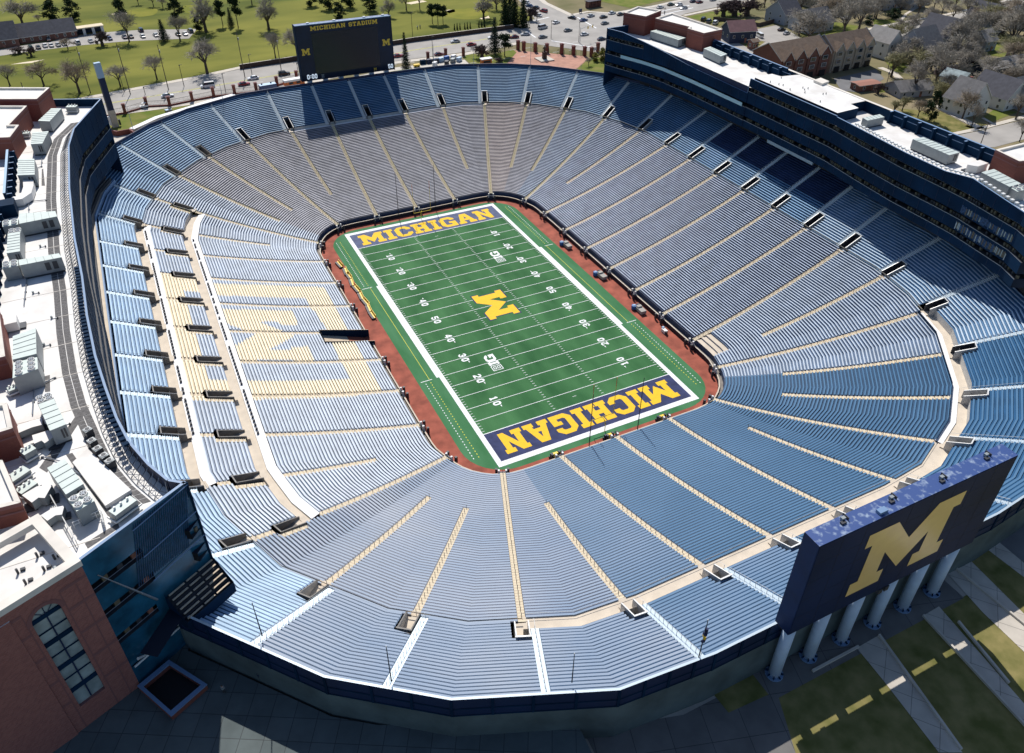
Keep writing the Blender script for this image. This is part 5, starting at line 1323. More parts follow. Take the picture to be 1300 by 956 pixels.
for k, (x, y) in enumerate([(88.0,163.1),(89.5,160.3),(93.3,156.5),(97.4,153.2),(102.2,148.3),(106.3,145.0),(110.2,141.9),(112.3,139.6),(118.6,144.6)]):
    dup(p0, (x, y, GZ), 0, PL2[k], 'brick piers of the statue plaza', (1.15, 1.15, 1.25 if k == 4 else 1.1))
f = thing('iron_fence', 'dark iron fence on a low brick base between the piers along the far road', 'fence', (0, 0, 0))
b = MB(); rb = MB()
FP = [(-87.8,149.2),(-77.5,150.0),(-69.7,153.8),(-62.0,151.5),(-53.7,153.4),(-45.7,155.0),(-37.9,154.3),(-29.9,153.6),(-21.0,157.8),(-12.2,161.8),(-4.4,163.8)]
b.prism(band(FP, -.2, .2), GZ, GZ+.7, 'brick', 'brick_band', False); b.build('base_wall', f)
for p, q in zip(FP[:-1], FP[1:]):
    for z in (1.0, 2.3): rb.tube((*p, GZ+z), (*q, GZ+z), .05, .05, 'black_metal', 4)
    n = int((Vector(p)-Vector(q)).length/.5)
    for k in range(n): c = Vector(p).lerp(Vector(q), k/n); rb.tube((c.x, c.y, GZ+.7), (c.x, c.y, GZ+2.4), .03, .03, 'black_metal', 3)
rb.build('railing', f)
f = thing('plaza_gate', 'open iron gates between the brick piers of the statue plaza', 'gate', (0, 0, 0)); b = MB()
FP = [(88.0,163.1),(93.3,156.5),(97.4,153.2),(102.2,148.3),(106.3,145.0),(110.2,141.9)]
for p, q in zip(FP[:-1], FP[1:]):
    p, q = Vector(p), Vector(q); t = (q-p).normalized(); n = Vector((t.y, -t.x))
    for s, base, sg in ((1, p, 1), (-1, q, -1)):
        e = base+t*sg*1.0+n*1.9
        for z in (.4, 2.2): b.tube((base.x+t.x*sg*.7, base.y+t.y*sg*.7, GZ+z), (e.x+t.x*sg*.6, e.y+t.y*sg*.6, GZ+z), .05, .05, 'black_metal', 4)
        for k in range(6): c = (base+t*sg*.7).lerp(e+t*sg*.6, k/5); b.tube((c.x, c.y, GZ+.2), (c.x, c.y, GZ+2.4), .035, .035, 'black_metal', 3)
b.build('gate_leaf', f)
# statue on its plinth
st = thing('statue', 'dark bronze standing figure on a tall plinth in the middle of the brick plaza', 'statue', (*(91.4,144.2), GZ))
b = MB(); b.box((0, 0, .25), (6.5, 6.5, .5), 'concrete_pale'); b.build('base', st)
b = MB(); b.box((0, 0, 1.9), (1.6, 1.6, 2.8), 'mulch'); b.box((0, 0, 3.35), (1.9, 1.9, .2), 'mulch'); b.build('plinth', st)
b = MB(); b.tube((-.2, 0, 3.4), (-.15, 0, 4.5), .2, .24, 'bronze', 8); b.tube((.25, .1, 3.4), (.15, 0, 4.5), .2, .24, 'bronze', 8); b.tube((0, 0, 4.4), (0, 0, 5.5), .4, .5, 'bronze', 10); b.tube((0, 0, 5.5), (0, 0, 5.75), .16, .15, 'bronze', 8); b.tube((0, 0, 5.7), (0, 0, 6.15), .22, .18, 'bronze', 10)
b.tube((-.5, 0, 5.4), (-.75, .1, 4.5), .15, .11, 'bronze', 7); b.tube((.5, 0, 5.4), (.8, -.35, 4.9), .15, .11, 'bronze', 7); b.tube((.8, -.35, 4.9), (.5, -.6, 5.3), .1, .08, 'bronze', 7); b.build('figure', st)
# tall pylon beside the left tower
py = thing('sign_pylon', 'tall thin navy pylon with a bright blue top beside the left tower', 'pylon', (*(-81.6,137.7), GZ), .3)
b = MB(); b.box((0, 0, 3.0), (2.0, 1.5, 6.0), 'concrete_pale'); b.build('base', py)
b = MB(); b.box((0, 0, 11.5), (1.9, 1.3, 11.2), 'navy'); b.build('shaft', py)
b = MB(); b.box((0, 0, 19.5), (2.0, 1.35, 5.0), 'light_blue'); b.build('blue_top', py)
b = MB(); b.box((-1.4, 0, 2.5), (.6, 1.2, 3), 'white_tarp'); b.box((1.5, -.6, 1.5), (.5, .8, 2.0), 'dark_grey'); b.build('meter_box', py)

# ------------------------------------------------------------------ poles and lamps
def pole(x, y, h, lab, arm=True, r=.17, kind='utility_pole', cat='utility pole', grp='utility poles along the far road', mt='pole_wood'):
    t = thing(kind, lab, cat, (x, y, GZ), 0, grp)
    b = MB(); b.tube((0, 0, 0), (0, 0, h), r, r*.65, mt, 6); b.build('post', t)
    if arm:
        b = MB(); b.box((0, 0, h-.8), (.14, 2.4, .16), mt); b.box((.2, .3, h-2.6), (.45, .45, 1.0), 'steel'); b.build('crossarm', t)
    else:
        b = MB(); b.tube((0, 0, h-.5), (0, 0, h), .22, .14, 'dark_grey', 6); b.box((.5, 0, h-.1), (1.0, .16, .12), 'dark_grey'); b.build('lamp_head', t)
for (x, y, h), lab in zip(((-110.9,195.2,3.1), (-87.7,180.3,17.1), (-74.0,171.9,19.0), (-60.2,171.5,17.1), (-30.5,173.8,17.8), (-14.7,179.1,13.6)),
    ('utility pole at the left edge of the golf slope','utility pole left of the pylon on the golf slope','utility pole by the road behind the pylon','utility pole by the road left of the white van','utility pole by the road above the red car','utility pole nearest the left edge of the far scoreboard')): pole(x, y, h, lab)
for (x, y, h), lab in zip(((-54.2,172.9,8.5), (-27.1,176.8,8.2), (-40.7,158.2,7.5), (-68.9,169.4,3.0), (-11.3,161.8,6.8), (48.9,168.0,8.9), (52.4,202.8,11.2), (110.2,172.8,8.1), (118.6,161.5,9.0), (118.2,202.5,2.3), (-75.9,175.8,6.3)),
    ('black street lamp beside the sidewalk left of the big bare roadside tree','black street lamp beside the retaining wall above the white car','lamp post on the near kerb right of the white van','lamp post on the near kerb behind the second brick pier','lamp post at the left side of the far scoreboard','tall lamp post above the blue equipment yard','pole on the golf course right of the far scoreboard','signal pole left of the crossing cars','tall signal pole with a long arm at the crossing','short signal pole beside the silver van','black street lamp just right of the pylon')): pole(x, y, h, lab, False, .13, 'street_lamp', 'street lamp', 'street lamps and signal poles along the far road', 'black_metal')
for (x, y, h), lab in zip(((216.9,70.4,9.1), (193.8,50.7,9.2), (179.5,-3.8,7.7), (181.8,183.4,5.0)), ('utility pole beside the townhouse court','utility pole at the lawn edge below the court','leaning looking utility pole at the side street corner','pole at the lawn corner right of the brick penthouses')): pole(x, y, h, lab, True, .15, grp='utility poles among the houses')
sg = thing('traffic_signal', 'signal mast arm with two heads reaching over the crossing', 'traffic signal', (*(118.4,160.1), GZ))
b = MB(); b.tube((0, 0, 0), (0, 0, 7), .14, .1, 'steel', 6); b.tube((0, 0, 6.4), (9, 3, 6.8), .09, .06, 'steel', 6); b.build('mast_arm', sg)
for d in (.55, .9):
    b = MB(); b.box((9*d, 3*d, 6.1), (.4, .4, 1.1), 'bench_yellow'); b.build('signal_head', sg)

# ------------------------------------------------------------------ vehicles
def car_proto(kind):
    """loft of side sections: low body with rounded ends, glass house with slanted screens"""
    r = bpy.data.objects.new('parked_car', None); COL.objects.link(r)
    L, W, H = {'car': (4.6, 1.8, 1.45), 'suv': (4.8, 1.9, 1.75), 'van': (5.4, 2.0, 2.1)}[kind]
    prof = {'car': [(-.5,.30,.8,.86),(-.47,.22,.84,.95),(-.30,.2,.92,1),(.18,.2,.90,1),(.44,.22,.74,.97),(.5,.32,.62,.84)],
            'suv': [(-.5,.32,.95,.9),(-.47,.24,1.0,.97),(-.30,.22,1.05,1),(.20,.22,1.02,1),(.45,.25,.9,.97),(.5,.36,.78,.86)],
            'van': [(-.5,.32,1.1,.94),(-.47,.25,1.15,.98),(-.30,.22,1.2,1),(.26,.22,1.15,1),(.46,.25,.95,.97),(.5,.36,.82,.86)]}[kind]
    b = MB()
    def sec(x, z0, z1, w): return [(x*L, -w*W/2, z0), (x*L, w*W/2, z0), (x*L, w*W/2*1.0, (z0+z1)/2), (x*L, w*W/2*.93, z1), (x*L, -w*W/2*.93, z1), (x*L, -w*W/2, (z0+z1)/2)]
    S = [sec(*p) for p in prof]
    for A, B in zip(S[:-1], S[1:]):
        for k in range(6): b.quad(A[k], A[(k+1) % 6], B[(k+1) % 6], B[k], 'car_white')
    b.face(S[0][::-1], 'car_white'); b.face(S[-1], 'car_white')
    rear, front, rr_, rf_ = {'car': (-.40, .22, -.24, .06), 'suv': (-.485, .24, -.44, .10), 'van': (-.49, .34, -.46, .20)}[kind]
    zb = {'car': .88, 'suv': 1.0, 'van': 1.15}[kind]
    roof = [(rr_*L, -.36*W), (rf_*L, -.36*W), (rf_*L, .36*W), (rr_*L, .36*W)]
    b.prism(roof, H-.07, H, 'car_white')
    body = b.build('body', r)
    g = MB(); lo = [(rear*L, -.45*W, zb), (front*L, -.45*W, zb), (front*L, .45*W, zb), (rear*L, .45*W, zb)]; hi = [(p[0], p[1], H-.07) for p in roof]
    for k in range(4): g.quad(lo[k], lo[(k+1) % 4], hi[(k+1) % 4], hi[k], 'glass_dark')
    g.build('window', r)
    for x in (-.31, .31):
        for y in (-.46, .46):
            w = MB(); w.tube((x*L, y*W-.1, .33), (x*L, y*W+.1, .33), .33, .33, 'tyre', 12); w.tube((x*L, y*W-.11, .33), (x*L, y*W+.11, .33), .18, .18, 'rim_grey', 8); w.build('wheel', r)
    for y in (-.33, .33):
        w = MB(); w.box((L*.493, y*W, .62), (.1, .35, .16), 'glass_pale'); w.build('headlight', r)
        w = MB(); w.box((-L*.495, y*W, .72), (.1, .3, .18), 'red_light'); w.build('tail_light', r)
    body.data.materials[0] = M['car_white']; body.material_slots[0].link = 'OBJECT'; body.material_slots[0].material = M['car_white']
    return r
PROTO = {}
def car(xy, rz, colour, lab, kind='car', grp=None):
    if kind not in PROTO: r = PROTO[kind] = car_proto(kind)
    else: r = None
    src = PROTO[kind]
    if r is None:
        r = src.copy(); COL.objects.link(r)
        for ch in list(src.children):
            c = ch.copy(); COL.objects.link(c); c.parent = r
    r.location = (xy[0], xy[1], GZ+.09); r.rotation_euler = (0, 0, rz); tag(r, lab, {'car': 'car', 'suv': 'suv', 'van': 'van'}[kind], grp or 'cars on the roads around the stadium')
    for c in r.children:
        if c.name.startswith('body'): c.material_slots[0].material = M['car_'+colour]
car((-61.5,162.5), 0, 'white', 'white car on the far road left of the white van'); car((-45.9,167.9), 3.14, 'white', 'white van with dark windows on the far road', 'van'); car((-32.6,164.3), .03, 'red', 'red car on the far road above the brick piers')
car((-27.9,170.3), 3.14, 'white', 'white car on the far road just above the red car'); car((-15.3,170.6), 0, 'black', 'dark suv on the far road beside the far scoreboard', 'suv'); car((35.4,174.9), 0, 'red', 'red car half hidden by the thin spruce right of the scoreboard')
car((52.5,169.5), 0, 'maroon', 'red brown car behind the blue equipment yard'); car((71.6,177.7), 0, 'red', 'red car on the far road left of the spruces'); car((94.7,180.7), 2.9, 'maroon', 'dark red car behind the right spruce')
car((114.9,190.0), .25, 'silver', 'silver van crossing the junction', 'van'); car((107.0,175.0), .1, 'grey', 'dark grey car at the junction below the silver van'); car((140.3,194.0), .2, 'blue', 'blue car turning at the crossing'); car((148.1,200.0), .25, 'silver', 'silver car above the blue car at the crossing'); car((152.7,195.2), .2, 'black', 'black car right of the silver crossing car'); car((146.8,184.2), .2, 'grey', 'grey car below the black crossing car'); car((130.4,160.4), .1, 'navy', 'dark blue car entering behind the navy tower corner'); car((161.0,200.3), .2, 'white', 'white car farthest right at the crossing'); car((163.6,196.3), .3, 'black', 'black car left of the square brick penthouse'); car((1.2,160.0), 3.14, 'silver', 'silver car on the far road hidden low behind the scoreboard legs'); car((19.9,166.5), 0, 'white', 'white car on the far road behind the scoreboard'); car((66.9,185.6), 3.1, 'silver', 'silver car on the far lane above the red brown car'); car((85.2,184.5), 3.1, 'white', 'white car on the far lane left of the spruce tops'); car((125.5,195.8), .3, 'white', 'white car inside the junction right of the silver van'); car((123.6,180.4), .2, 'grey', 'grey car in the middle of the junction'); car((137.3,200.6), 2.0, 'black', 'black car by the upper kerb of the junction'); car((175.0,195.6), .2, 'silver', 'silver car passing behind the square penthouse'); car((191.1,200.3), .2, 'white', 'white car behind the long penthouse on the upper road'); car((227.5,202.3), .2, 'silver', 'silver car on the upper road right of the maroon one'); car((127.2,170.9), .1, 'white', 'white car waiting at the signal mast'); car((101.7,182.8), 2.9, 'silver', 'silver car behind the cedar row pier')
car((130.7,218.9), 1.9, 'red', 'red pickup leaving the junction uphill', 'suv')
for (uv, c, l) in (((123.9,212.1), 'white', 'white car nearest the junction in the row by the cedars'), ((130.5,227.4), 'black', 'dark car in the row of cars by the cedars'), ((125.5,221.3), 'silver', 'silver car second in the row by the cedars'), ((129.1,231.9), 'blue', 'light blue car in the row by the cedars'), ((131.2,239.7), 'white', 'white car farthest up the row by the cedars')): car(uv, 2.0, c, l, grp='cars in the row beside the dark cedars')
car((199.9,203.0), .2, 'green', 'dark green car on the upper right road, leftmost'); car((203.4,200.4), 3.3, 'white', 'white car on the upper right road beside the green one'); car((201.5,193.6), 3.3, 'silver', 'silver car nearest on the upper right road'); car((215.3,203.8), .2, 'navy', 'dark blue car on the upper right road'); car((217.3,200.9), .2, 'maroon', 'maroon car on the upper right road, rightmost')
car((196.2,169.7), .6, 'black', 'black suv parked behind the long brick penthouse', 'suv'); car((196.3,165.4), .6, 'grey', 'grey suv parked beside the black one behind the penthouse', 'suv'); car((197.3,161.6), .6, 'white', 'white suv parked behind the long brick penthouse', 'suv')
car((218.7,137.7), .1, 'black', 'black car in the small lot among the houses'); car((216.4,131.6), .3, 'silver', 'silver car in the small lot beside the black one'); car((201.2,133.3), 1.3, 'white', 'white van parked beside the dark barn', 'van'); car((204.0,140.5), 1.3, 'white', 'white car parked behind the van at the barn')
car((267.1,116.7), .1, 'silver', 'silver car parked on the tree lined street, left of two'); car((274.7,118.1), .1, 'white', 'white car parked on the tree lined street, right of two'); car((288.2,118.4), .1, 'grey', 'grey car driving on the tree lined street'); car((249.5,112.3), .1, 'white', 'white suv at the left end of the tree lined street', 'suv'); car((262.3,146.1), .2, 'white', 'white car parked on the driveway of the upper houses, left'); car((264.1,140.8), .2, 'silver', 'silver car parked on the driveway of the upper houses, right'); car((327.9,145.8), .2, 'white', 'white car near the top edge among bare trees'); car((373.4,128.7), .2, 'white', 'white car at the top right corner')
GOLF = 'cars parked at the golf clubhouse'
for (uv, c, l, k) in (((-108.5,255.7),'green','dark green car at the left end of the clubhouse row','suv'),((-105.5,255.6),'grey','grey car second from the left in the clubhouse row','car'),((-102.8,257.1),'white','white car third in the clubhouse row','car'),((-100.3,256.6),'white','white car fourth in the clubhouse row','car'),((-97.5,256.3),'silver','silver car fifth in the clubhouse row','car'),((-95.0,256.7),'white','white car sixth in the clubhouse row','car'),((-89.4,256.5),'white','white car standing alone right of the clubhouse row','suv'),((-84.0,256.8),'silver','silver car left of the dark red bush at the clubhouse lot','car'),((-101.3,267.1),'black','dark car close to the long clubhouse roof','car'),((-75.9,257.7),'blue','blue car right of the dark red bush','car'),((-69.5,257.4),'navy','dark blue car in the middle of the clubhouse lot','car'),((-66.8,256.9),'black','black car beside the dark blue one in the clubhouse lot','car'),((-61.8,255.3),'white','white car in the middle of the clubhouse lot','car'),((-61.6,266.7),'navy','navy suv at the back of the clubhouse lot','suv'),((-56.1,254.9),'silver','silver car left of the dark lot evergreen','car'),((-46.5,251.9),'black','dark car right of the dark lot evergreen','car'),((-43.5,251.3),'white','white car at the right end of the clubhouse lot','car'),((-40.5,255.3),'grey','grey suv at the far right end of the clubhouse lot','suv')): car(uv, 1.75, c, l, k, GOLF)
# kiosks, food trucks, yard equipment
ft = thing('food_truck', 'orange and white food truck left of the far scoreboard', 'food truck', (*(-14.9,154.9), GZ+.05), .1)
b = MB(); b.box((0, 0, 1.5), (8.0, 2.4, 1.5), 'orange'); b.box((0, 0, 2.6), (8.1, 2.5, .8), 'white_tarp'); b.build('body', ft)
for x in (-1.5, 1.5):
    b = MB(); b.box((x, -1.22, 1.7), (1.6, .06, .8), 'dark_grey'); b.build('window', ft)
for x in (-2.6, 2.6):
    for y in (-1.0, 1.0): b = MB(); b.tube((x, y-.15, .4), (x, y+.15, .4), .4, .4, 'tyre', 10); b.build('wheel', ft)
ct = thing('container', 'pale blue container with two round roof vents behind the far left rim', 'container', (*(-25.5,153.0), GZ+.05), .1)
b = MB(); b.box((0, 0, 1.5), (6.4, 2.6, 2.7), 'car_blue', 0, 'light_blue'); b.build('body', ct)
for x in (-2, 1.6): b = MB(); b.tube((x, .5, 2.85), (x, .5, 3.3), .3, .3, 'dark_grey', 8); b.build('roof_vent', ct)
ks = thing('ticket_kiosk', 'small orange fronted kiosk with a white roof right of the equipment yard', 'kiosk', (*(65.6,148.7), GZ+.05), 0)
b = MB(); b.box((0, 0, 1.2), (4.6, 2.2, 2.2), 'orange'); b.build('booth', ks); b = MB(); b.box((0, 0, 2.5), (5.0, 2.6, .35), 'white_tarp'); b.build('roof', ks)
b = MB(); b.box((0, -1.12, 1.4), (3.2, .05, .9), 'dark_grey'); b.build('counter_window', ks)
YL = ['leftmost dark blue stack in the equipment yard','second dark blue stack in the equipment yard','dark blue stack below the red brown car','pale blue stack in the middle of the equipment yard','blue green stack under the white netting','white topped stack near the yard pier','large blue stack at the right of the equipment yard','grey stack at the right end of the equipment yard','white low stack at the front of the equipment yard','dark stack in front of the white netting']
for k, ((x, y), lab) in enumerate(zip([(41.5,160.7),(44.3,160.6),(47.0,160.0),(49.7,160.5),(52.8,161.7),(56.2,162.0),(57.0,157.8),(53.9,157.3),(45.0,155.9),(50.2,155.3)], YL)):
    r = thing('equipment_stack', lab, 'stacked equipment', (x, y, GZ+.05), .1*k, 'stacks in the equipment yard')
    c = ['navy_panel','navy','car_navy','light_blue','umbrella_blue','white_tarp','column_blue','ac_side','white_tarp','dark_grey'][k]
    b = MB()
    for q in range(4): b.box((0, 0, .3+q*.42), (2.4-.1*(q % 2), 1.4, .34), c)
    b.build('stack', r); b = MB(); b.box((0, 0, .08), (2.6, 1.6, .14), 'dark_grey'); b.build('pallet', r)
yc = thing('yellow_cart', 'small yellow cart in front of the thin spruce right of the scoreboard', 'cart', (*(37.7,158.1), GZ+.05)); b = MB(); b.box((0, 0, .7), (2.6, 1.3, .8), 'bench_yellow'); b.build('body', yc)
for x in (-.8, .8): b = MB(); b.tube((x, -.7, .3), (x, .7, .3), .3, .3, 'tyre', 10); b.build('wheel', yc)
uc = thing('utility_cart', 'white utility cart on the lawn behind the far left rim', 'cart', (*(-70.8,153.4), GZ+.06), .2); b = MB(); b.box((0, 0, .7), (2.8, 1.3, .5), 'white_tarp'); b.box((.2, 0, 1.9), (1.6, 1.3, .1), 'white_tarp'); b.build('body', uc)
for x in (-.9, .9):
    b = MB(); b.tube((x, -.7, .3), (x, .7, .3), .3, .3, 'tyre', 10); b.build('wheel', uc)
b = MB()
for x in (-.5, .9):
    for y in (-.6, .6): b.tube((x, y, .9), (x, y, 1.9), .04, .04, 'dark_grey', 5)
b.build('roof_post', uc)
gm = thing('garden_mower', 'grey blue mower on the lawn edge by the curved white wall', 'mower', (*(-63.2,144.7), GZ+.06), .3); b = MB(); b.box((0, 0, .7), (2.2, 1.5, .9), 'car_grey', 0, 'light_blue'); b.box((.5, 0, 1.3), (.7, .7, .5), 'dark_grey'); b.build('body', gm)
for x in (-.7, .7): b = MB(); b.tube((x, -.8, .35), (x, .8, .35), .35, .35, 'tyre', 10); b.build('wheel', gm)
bb = thing('notice_board', 'purple box shaped sign at the road corner above the crossing cars', 'sign', (*(146.9,208.6), GZ+.06)); b = MB(); b.box((0, 0, 1.4), (1.6, .6, 1.6), 'car_navy'); b.build('panel', bb)
b = MB(); b.box((-.6, 0, .3), (.15, .2, .6), 'dark_grey'); b.box((.6, 0, .3), (.15, .2, .6), 'dark_grey'); b.build('leg', bb)
sl = thing('slatted_shed', 'dark slatted shelter on the lawn above the crossing', 'shelter', (*(160.0,217.6), GZ), .15); b = MB()
for k in range(9): b.box((-4+k, 0, 1.6), (.45, 3, 3.2), 'wall_brown')
b.build('wall', sl); b = MB(); b.box((0, 0, 3.35), (9.4, 3.6, .25), 'roof_slate'); b.build('roof', sl)
wb = thing('white_sign', 'small white sign with dark lettering by the yellow shrub at the plaza end', 'sign', (*(117.1,144.7), GZ)); b = MB(); b.box((0, 0, 1.6), (2.4, .3, 1.4), 'white_tarp'); b.build('panel', wb); b = MB(); b.box((0, 0, .5), (.2, .2, 1.0), 'dark_grey'); b.build('leg', wb)

# ------------------------------------------------------------------ houses
def house(x, y, w, d, h, axis, roof, wall, lab, pitch=.42, chim=False, rz=0.0, cat='house', name='house', storeys=2, win='glass_dark', gables=0):
    r = thing(name, lab, cat, (x, y, GZ), rz)
    b = MB(); b.box((0, 0, h/2), (w, d, h), wall)
    W, D = (w, d) if axis == 'x' else (d, w)                     # ridge runs along the first
    rg = D/2*pitch*2
    def tr(a, c, z): return (a, c, z) if axis == 'x' else (c, a, z)
    for s in (-1, 1): b.face((tr(s*W/2, -D/2, h), tr(s*W/2, D/2, h), tr(s*W/2, 0, h+rg*.97)), wall)
    b.build('wall', r)
    o = MB(); e, t = .45, .22; sl = rg/(D/2)
    for s in (-1, 1):
        A = [tr(-W/2-e, s*(D/2+e), h-e*sl+.02), tr(W/2+e, s*(D/2+e), h-e*sl+.02), tr(W/2+e, 0, h+rg+.02), tr(-W/2-e, 0, h+rg+.02)]
        B = [(p[0], p[1], p[2]+t) for p in A]
        o.face(B, roof); o.face(A[::-1], 'wall_white')
        for k in range(4): o.quad(A[k], A[(k+1) % 4], B[(k+1) % 4], B[k], 'wall_white' if k != 2 else roof)
    for k in range(gables):                                      # cross gables on the long face towards -y
        cx = -W/2+W*(k+.5)/gables; gw = W/gables*.42; gh = gw*.95; z0 = h-.3
        o.face(((cx-gw, -D/2-.35, z0), (cx, -D/2-.35, z0+gh), (cx, 0, z0+gh), (cx-gw*.2, -1, z0+gh*.8), (cx-gw, -D/2+1, z0)), roof)
        o.face(((cx+gw, -D/2-.35, z0), (cx, -D/2-.35, z0+gh), (cx, 0, z0+gh), (cx+gw*.2, -1, z0+gh*.8), (cx+gw, -D/2+1, z0)), roof)
        o.face(((cx-gw, -D/2-.3, z0), (cx+gw, -D/2-.3, z0), (cx, -D/2-.3, z0+gh)), wall)
    ro = o.build('roof', r)
    if chim: c = MB(); c.box(tr(W*.2, D*.12, h+rg*.9), (.9, .9, 1.8), 'brick'); c.build('chimney', ro)
    for s in range(storeys):
        z = h*(s+.55)/storeys
        for sd in (-1, 1):
            n = max(2, int(w/3.4))
            for k in range(n):
                f = MB(); f.box((-w/2+w*(k+.5)/n, sd*(d/2+.03), z), (1.1, .08, 1.35), 'wall_white'); fo = f.build('window', r)
                g = MB(); g.box((-w/2+w*(k+.5)/n, sd*(d/2+.06), z), (.85, .08, 1.1), win); g.build('pane', fo)
            if sd == -1:
                n = max(1, int(d/4.5))
                for k in range(n):
                    f = MB(); f.box((-(w/2+.03), -d/2+d*(k+.5)/n, z), (.08, 1.1, 1.35), 'wall_white'); fo = f.build('window', r)
                    g = MB(); g.box((-(w/2+.06), -d/2+d*(k+.5)/n, z), (.08, .85, 1.1), win); g.build('pane', fo)
    dr = MB(); dr.box((w*.12, -d/2-.05, 1.05), (1.0, .1, 2.1), 'wood_red'); dr.build('door', r)
    return r
house(*(188.1,133.4), 13, 9.5, 5.2, 'x', 'roof_red', 'wall_navy', 'dark barn with a reddish metal roof beside the small lot', .38, rz=-.25, cat='barn', name='barn', storeys=1)
house(*(231.6,151.6), 12, 13, 5, 'x', 'roof_slate', 'wall_blue', 'blue grey house behind the wooden fence of the small lot', rz=.1)
house(*(233.4,134.0), 17, 13, 4.2, 'x', 'roof_grey', 'wall_grey', 'wide grey roofed house behind the broad bare street tree', rz=.05)
house(*(185.0,119.1), 3.4, 3.4, 3.6, 'x', 'roof_brown', 'wall_brown', 'tiny dark brown shed in the alley behind the right tower', .2, storeys=1, cat='shed', name='shed')
house(*(230.1,87.0), 8.5, 12, 7, 'y', 'roof_pale', 'wall_white', 'white house with a steep gable beside the townhouses', .55, rz=.1)
house(*(279.7,74.8), 8, 9, 4.6, 'x', 'roof_pale', 'wall_blue', 'small pale roofed house with a blue grey wall beside the bright lawn', rz=.05)
house(*(295.2,83.5), 9, 6, 4.2, 'x', 'roof_pale', 'wall_navy', 'dark house with a light roof edge above the bright lawn', .2, rz=.05)
house(*(248.6,46.0), 15, 6.5, 3.8, 'x', 'roof_pale', 'wall_navy', 'long low garage with a pale roof and dark wall', .25, rz=-.1, storeys=1, cat='garage', name='garage')
house(*(267.5,45.4), 20, 11, 4.0, 'x', 'roof_pale', 'wall_grey', 'broad pale roofed house at the right edge', .25, rz=-.1, storeys=1)
house(*(201.8,21.2), 13, 10, 5.2, 'y', 'roof_grey', 'wall_white', 'white gabled house facing the side street', .5, True, .05)
house(*(220.2,22.1), 12, 15, 4.6, 'y', 'roof_slate', 'wall_white', 'dark slate roofed house right of the white gabled house', .5, rz=.05)
house(*(229.5,17.7), 16, 14, 4.6, 'x', 'roof_grey', 'wall_grey', 'grey roofed house at the right edge above the side street', .45, True, .05)
house(*(267.3,87.7), 13, 15, 5.5, 'y', 'roof_slate', 'wall_grey', 'slate roofed house half hidden in bare trees above the bright lawns', .55, rz=.1)
house(*(244.9,80.1), 15, 14, 5, 'x', 'roof_grey', 'wall_grey', 'grey roofed house behind the round bare crowns', .5, rz=.1)
house(*(316.9,103.4), 10, 12, 5.4, 'y', 'roof_slate', 'wall_blue', 'blue walled house among bare trees below the upper street', .55, rz=.05)
house(*(289.4,155.8), 14, 12, 5, 'x', 'roof_brown', 'wall_grey', 'brown roofed house at the top edge left of the street trees', rz=.1)
house(*(302.4,151.7), 13, 11, 5.2, 'x', 'roof_pale', 'wall_grey', 'pale roofed house with a porch at the top edge', rz=.1)
house(*(271.8,173.7), 15, 12, 5, 'x', 'roof_grey', 'wall_tan', 'tan house at the top edge above the wide grey roofed house', rz=.1)
house(*(315.5,147.6), 13, 12, 5.4, 'y', 'roof_brown', 'wall_blue', 'brown roofed blue house at the top edge by the white car', rz=.1)
house(*(333.2,95.8), 13, 11, 5, 'x', 'roof_grey', 'wall_white', 'grey roofed white house in the top right corner', rz=.05)
house(*(199.7,44.8), 15, 10, 2.6, 'x', 'roof_grey', 'wall_grey', 'low dark roofed garage among bare trees behind the right tower', .25, rz=-.2, storeys=1, cat='garage', name='garage')
house(*(187.9,55.6), 10, 5, 2.4, 'x', 'wood_red', 'wall_brown', 'low red roofed shed at the edge of the townhouse court', .06, rz=-.1, storeys=1, cat='shed', name='shed')
house(*(228.3,46.4), 8, 9, 2.2, 'y', 'glass_pale', 'steel_white', 'pale framed greenhouse in the back gardens', .3, rz=.2, storeys=1, cat='greenhouse', name='greenhouse')
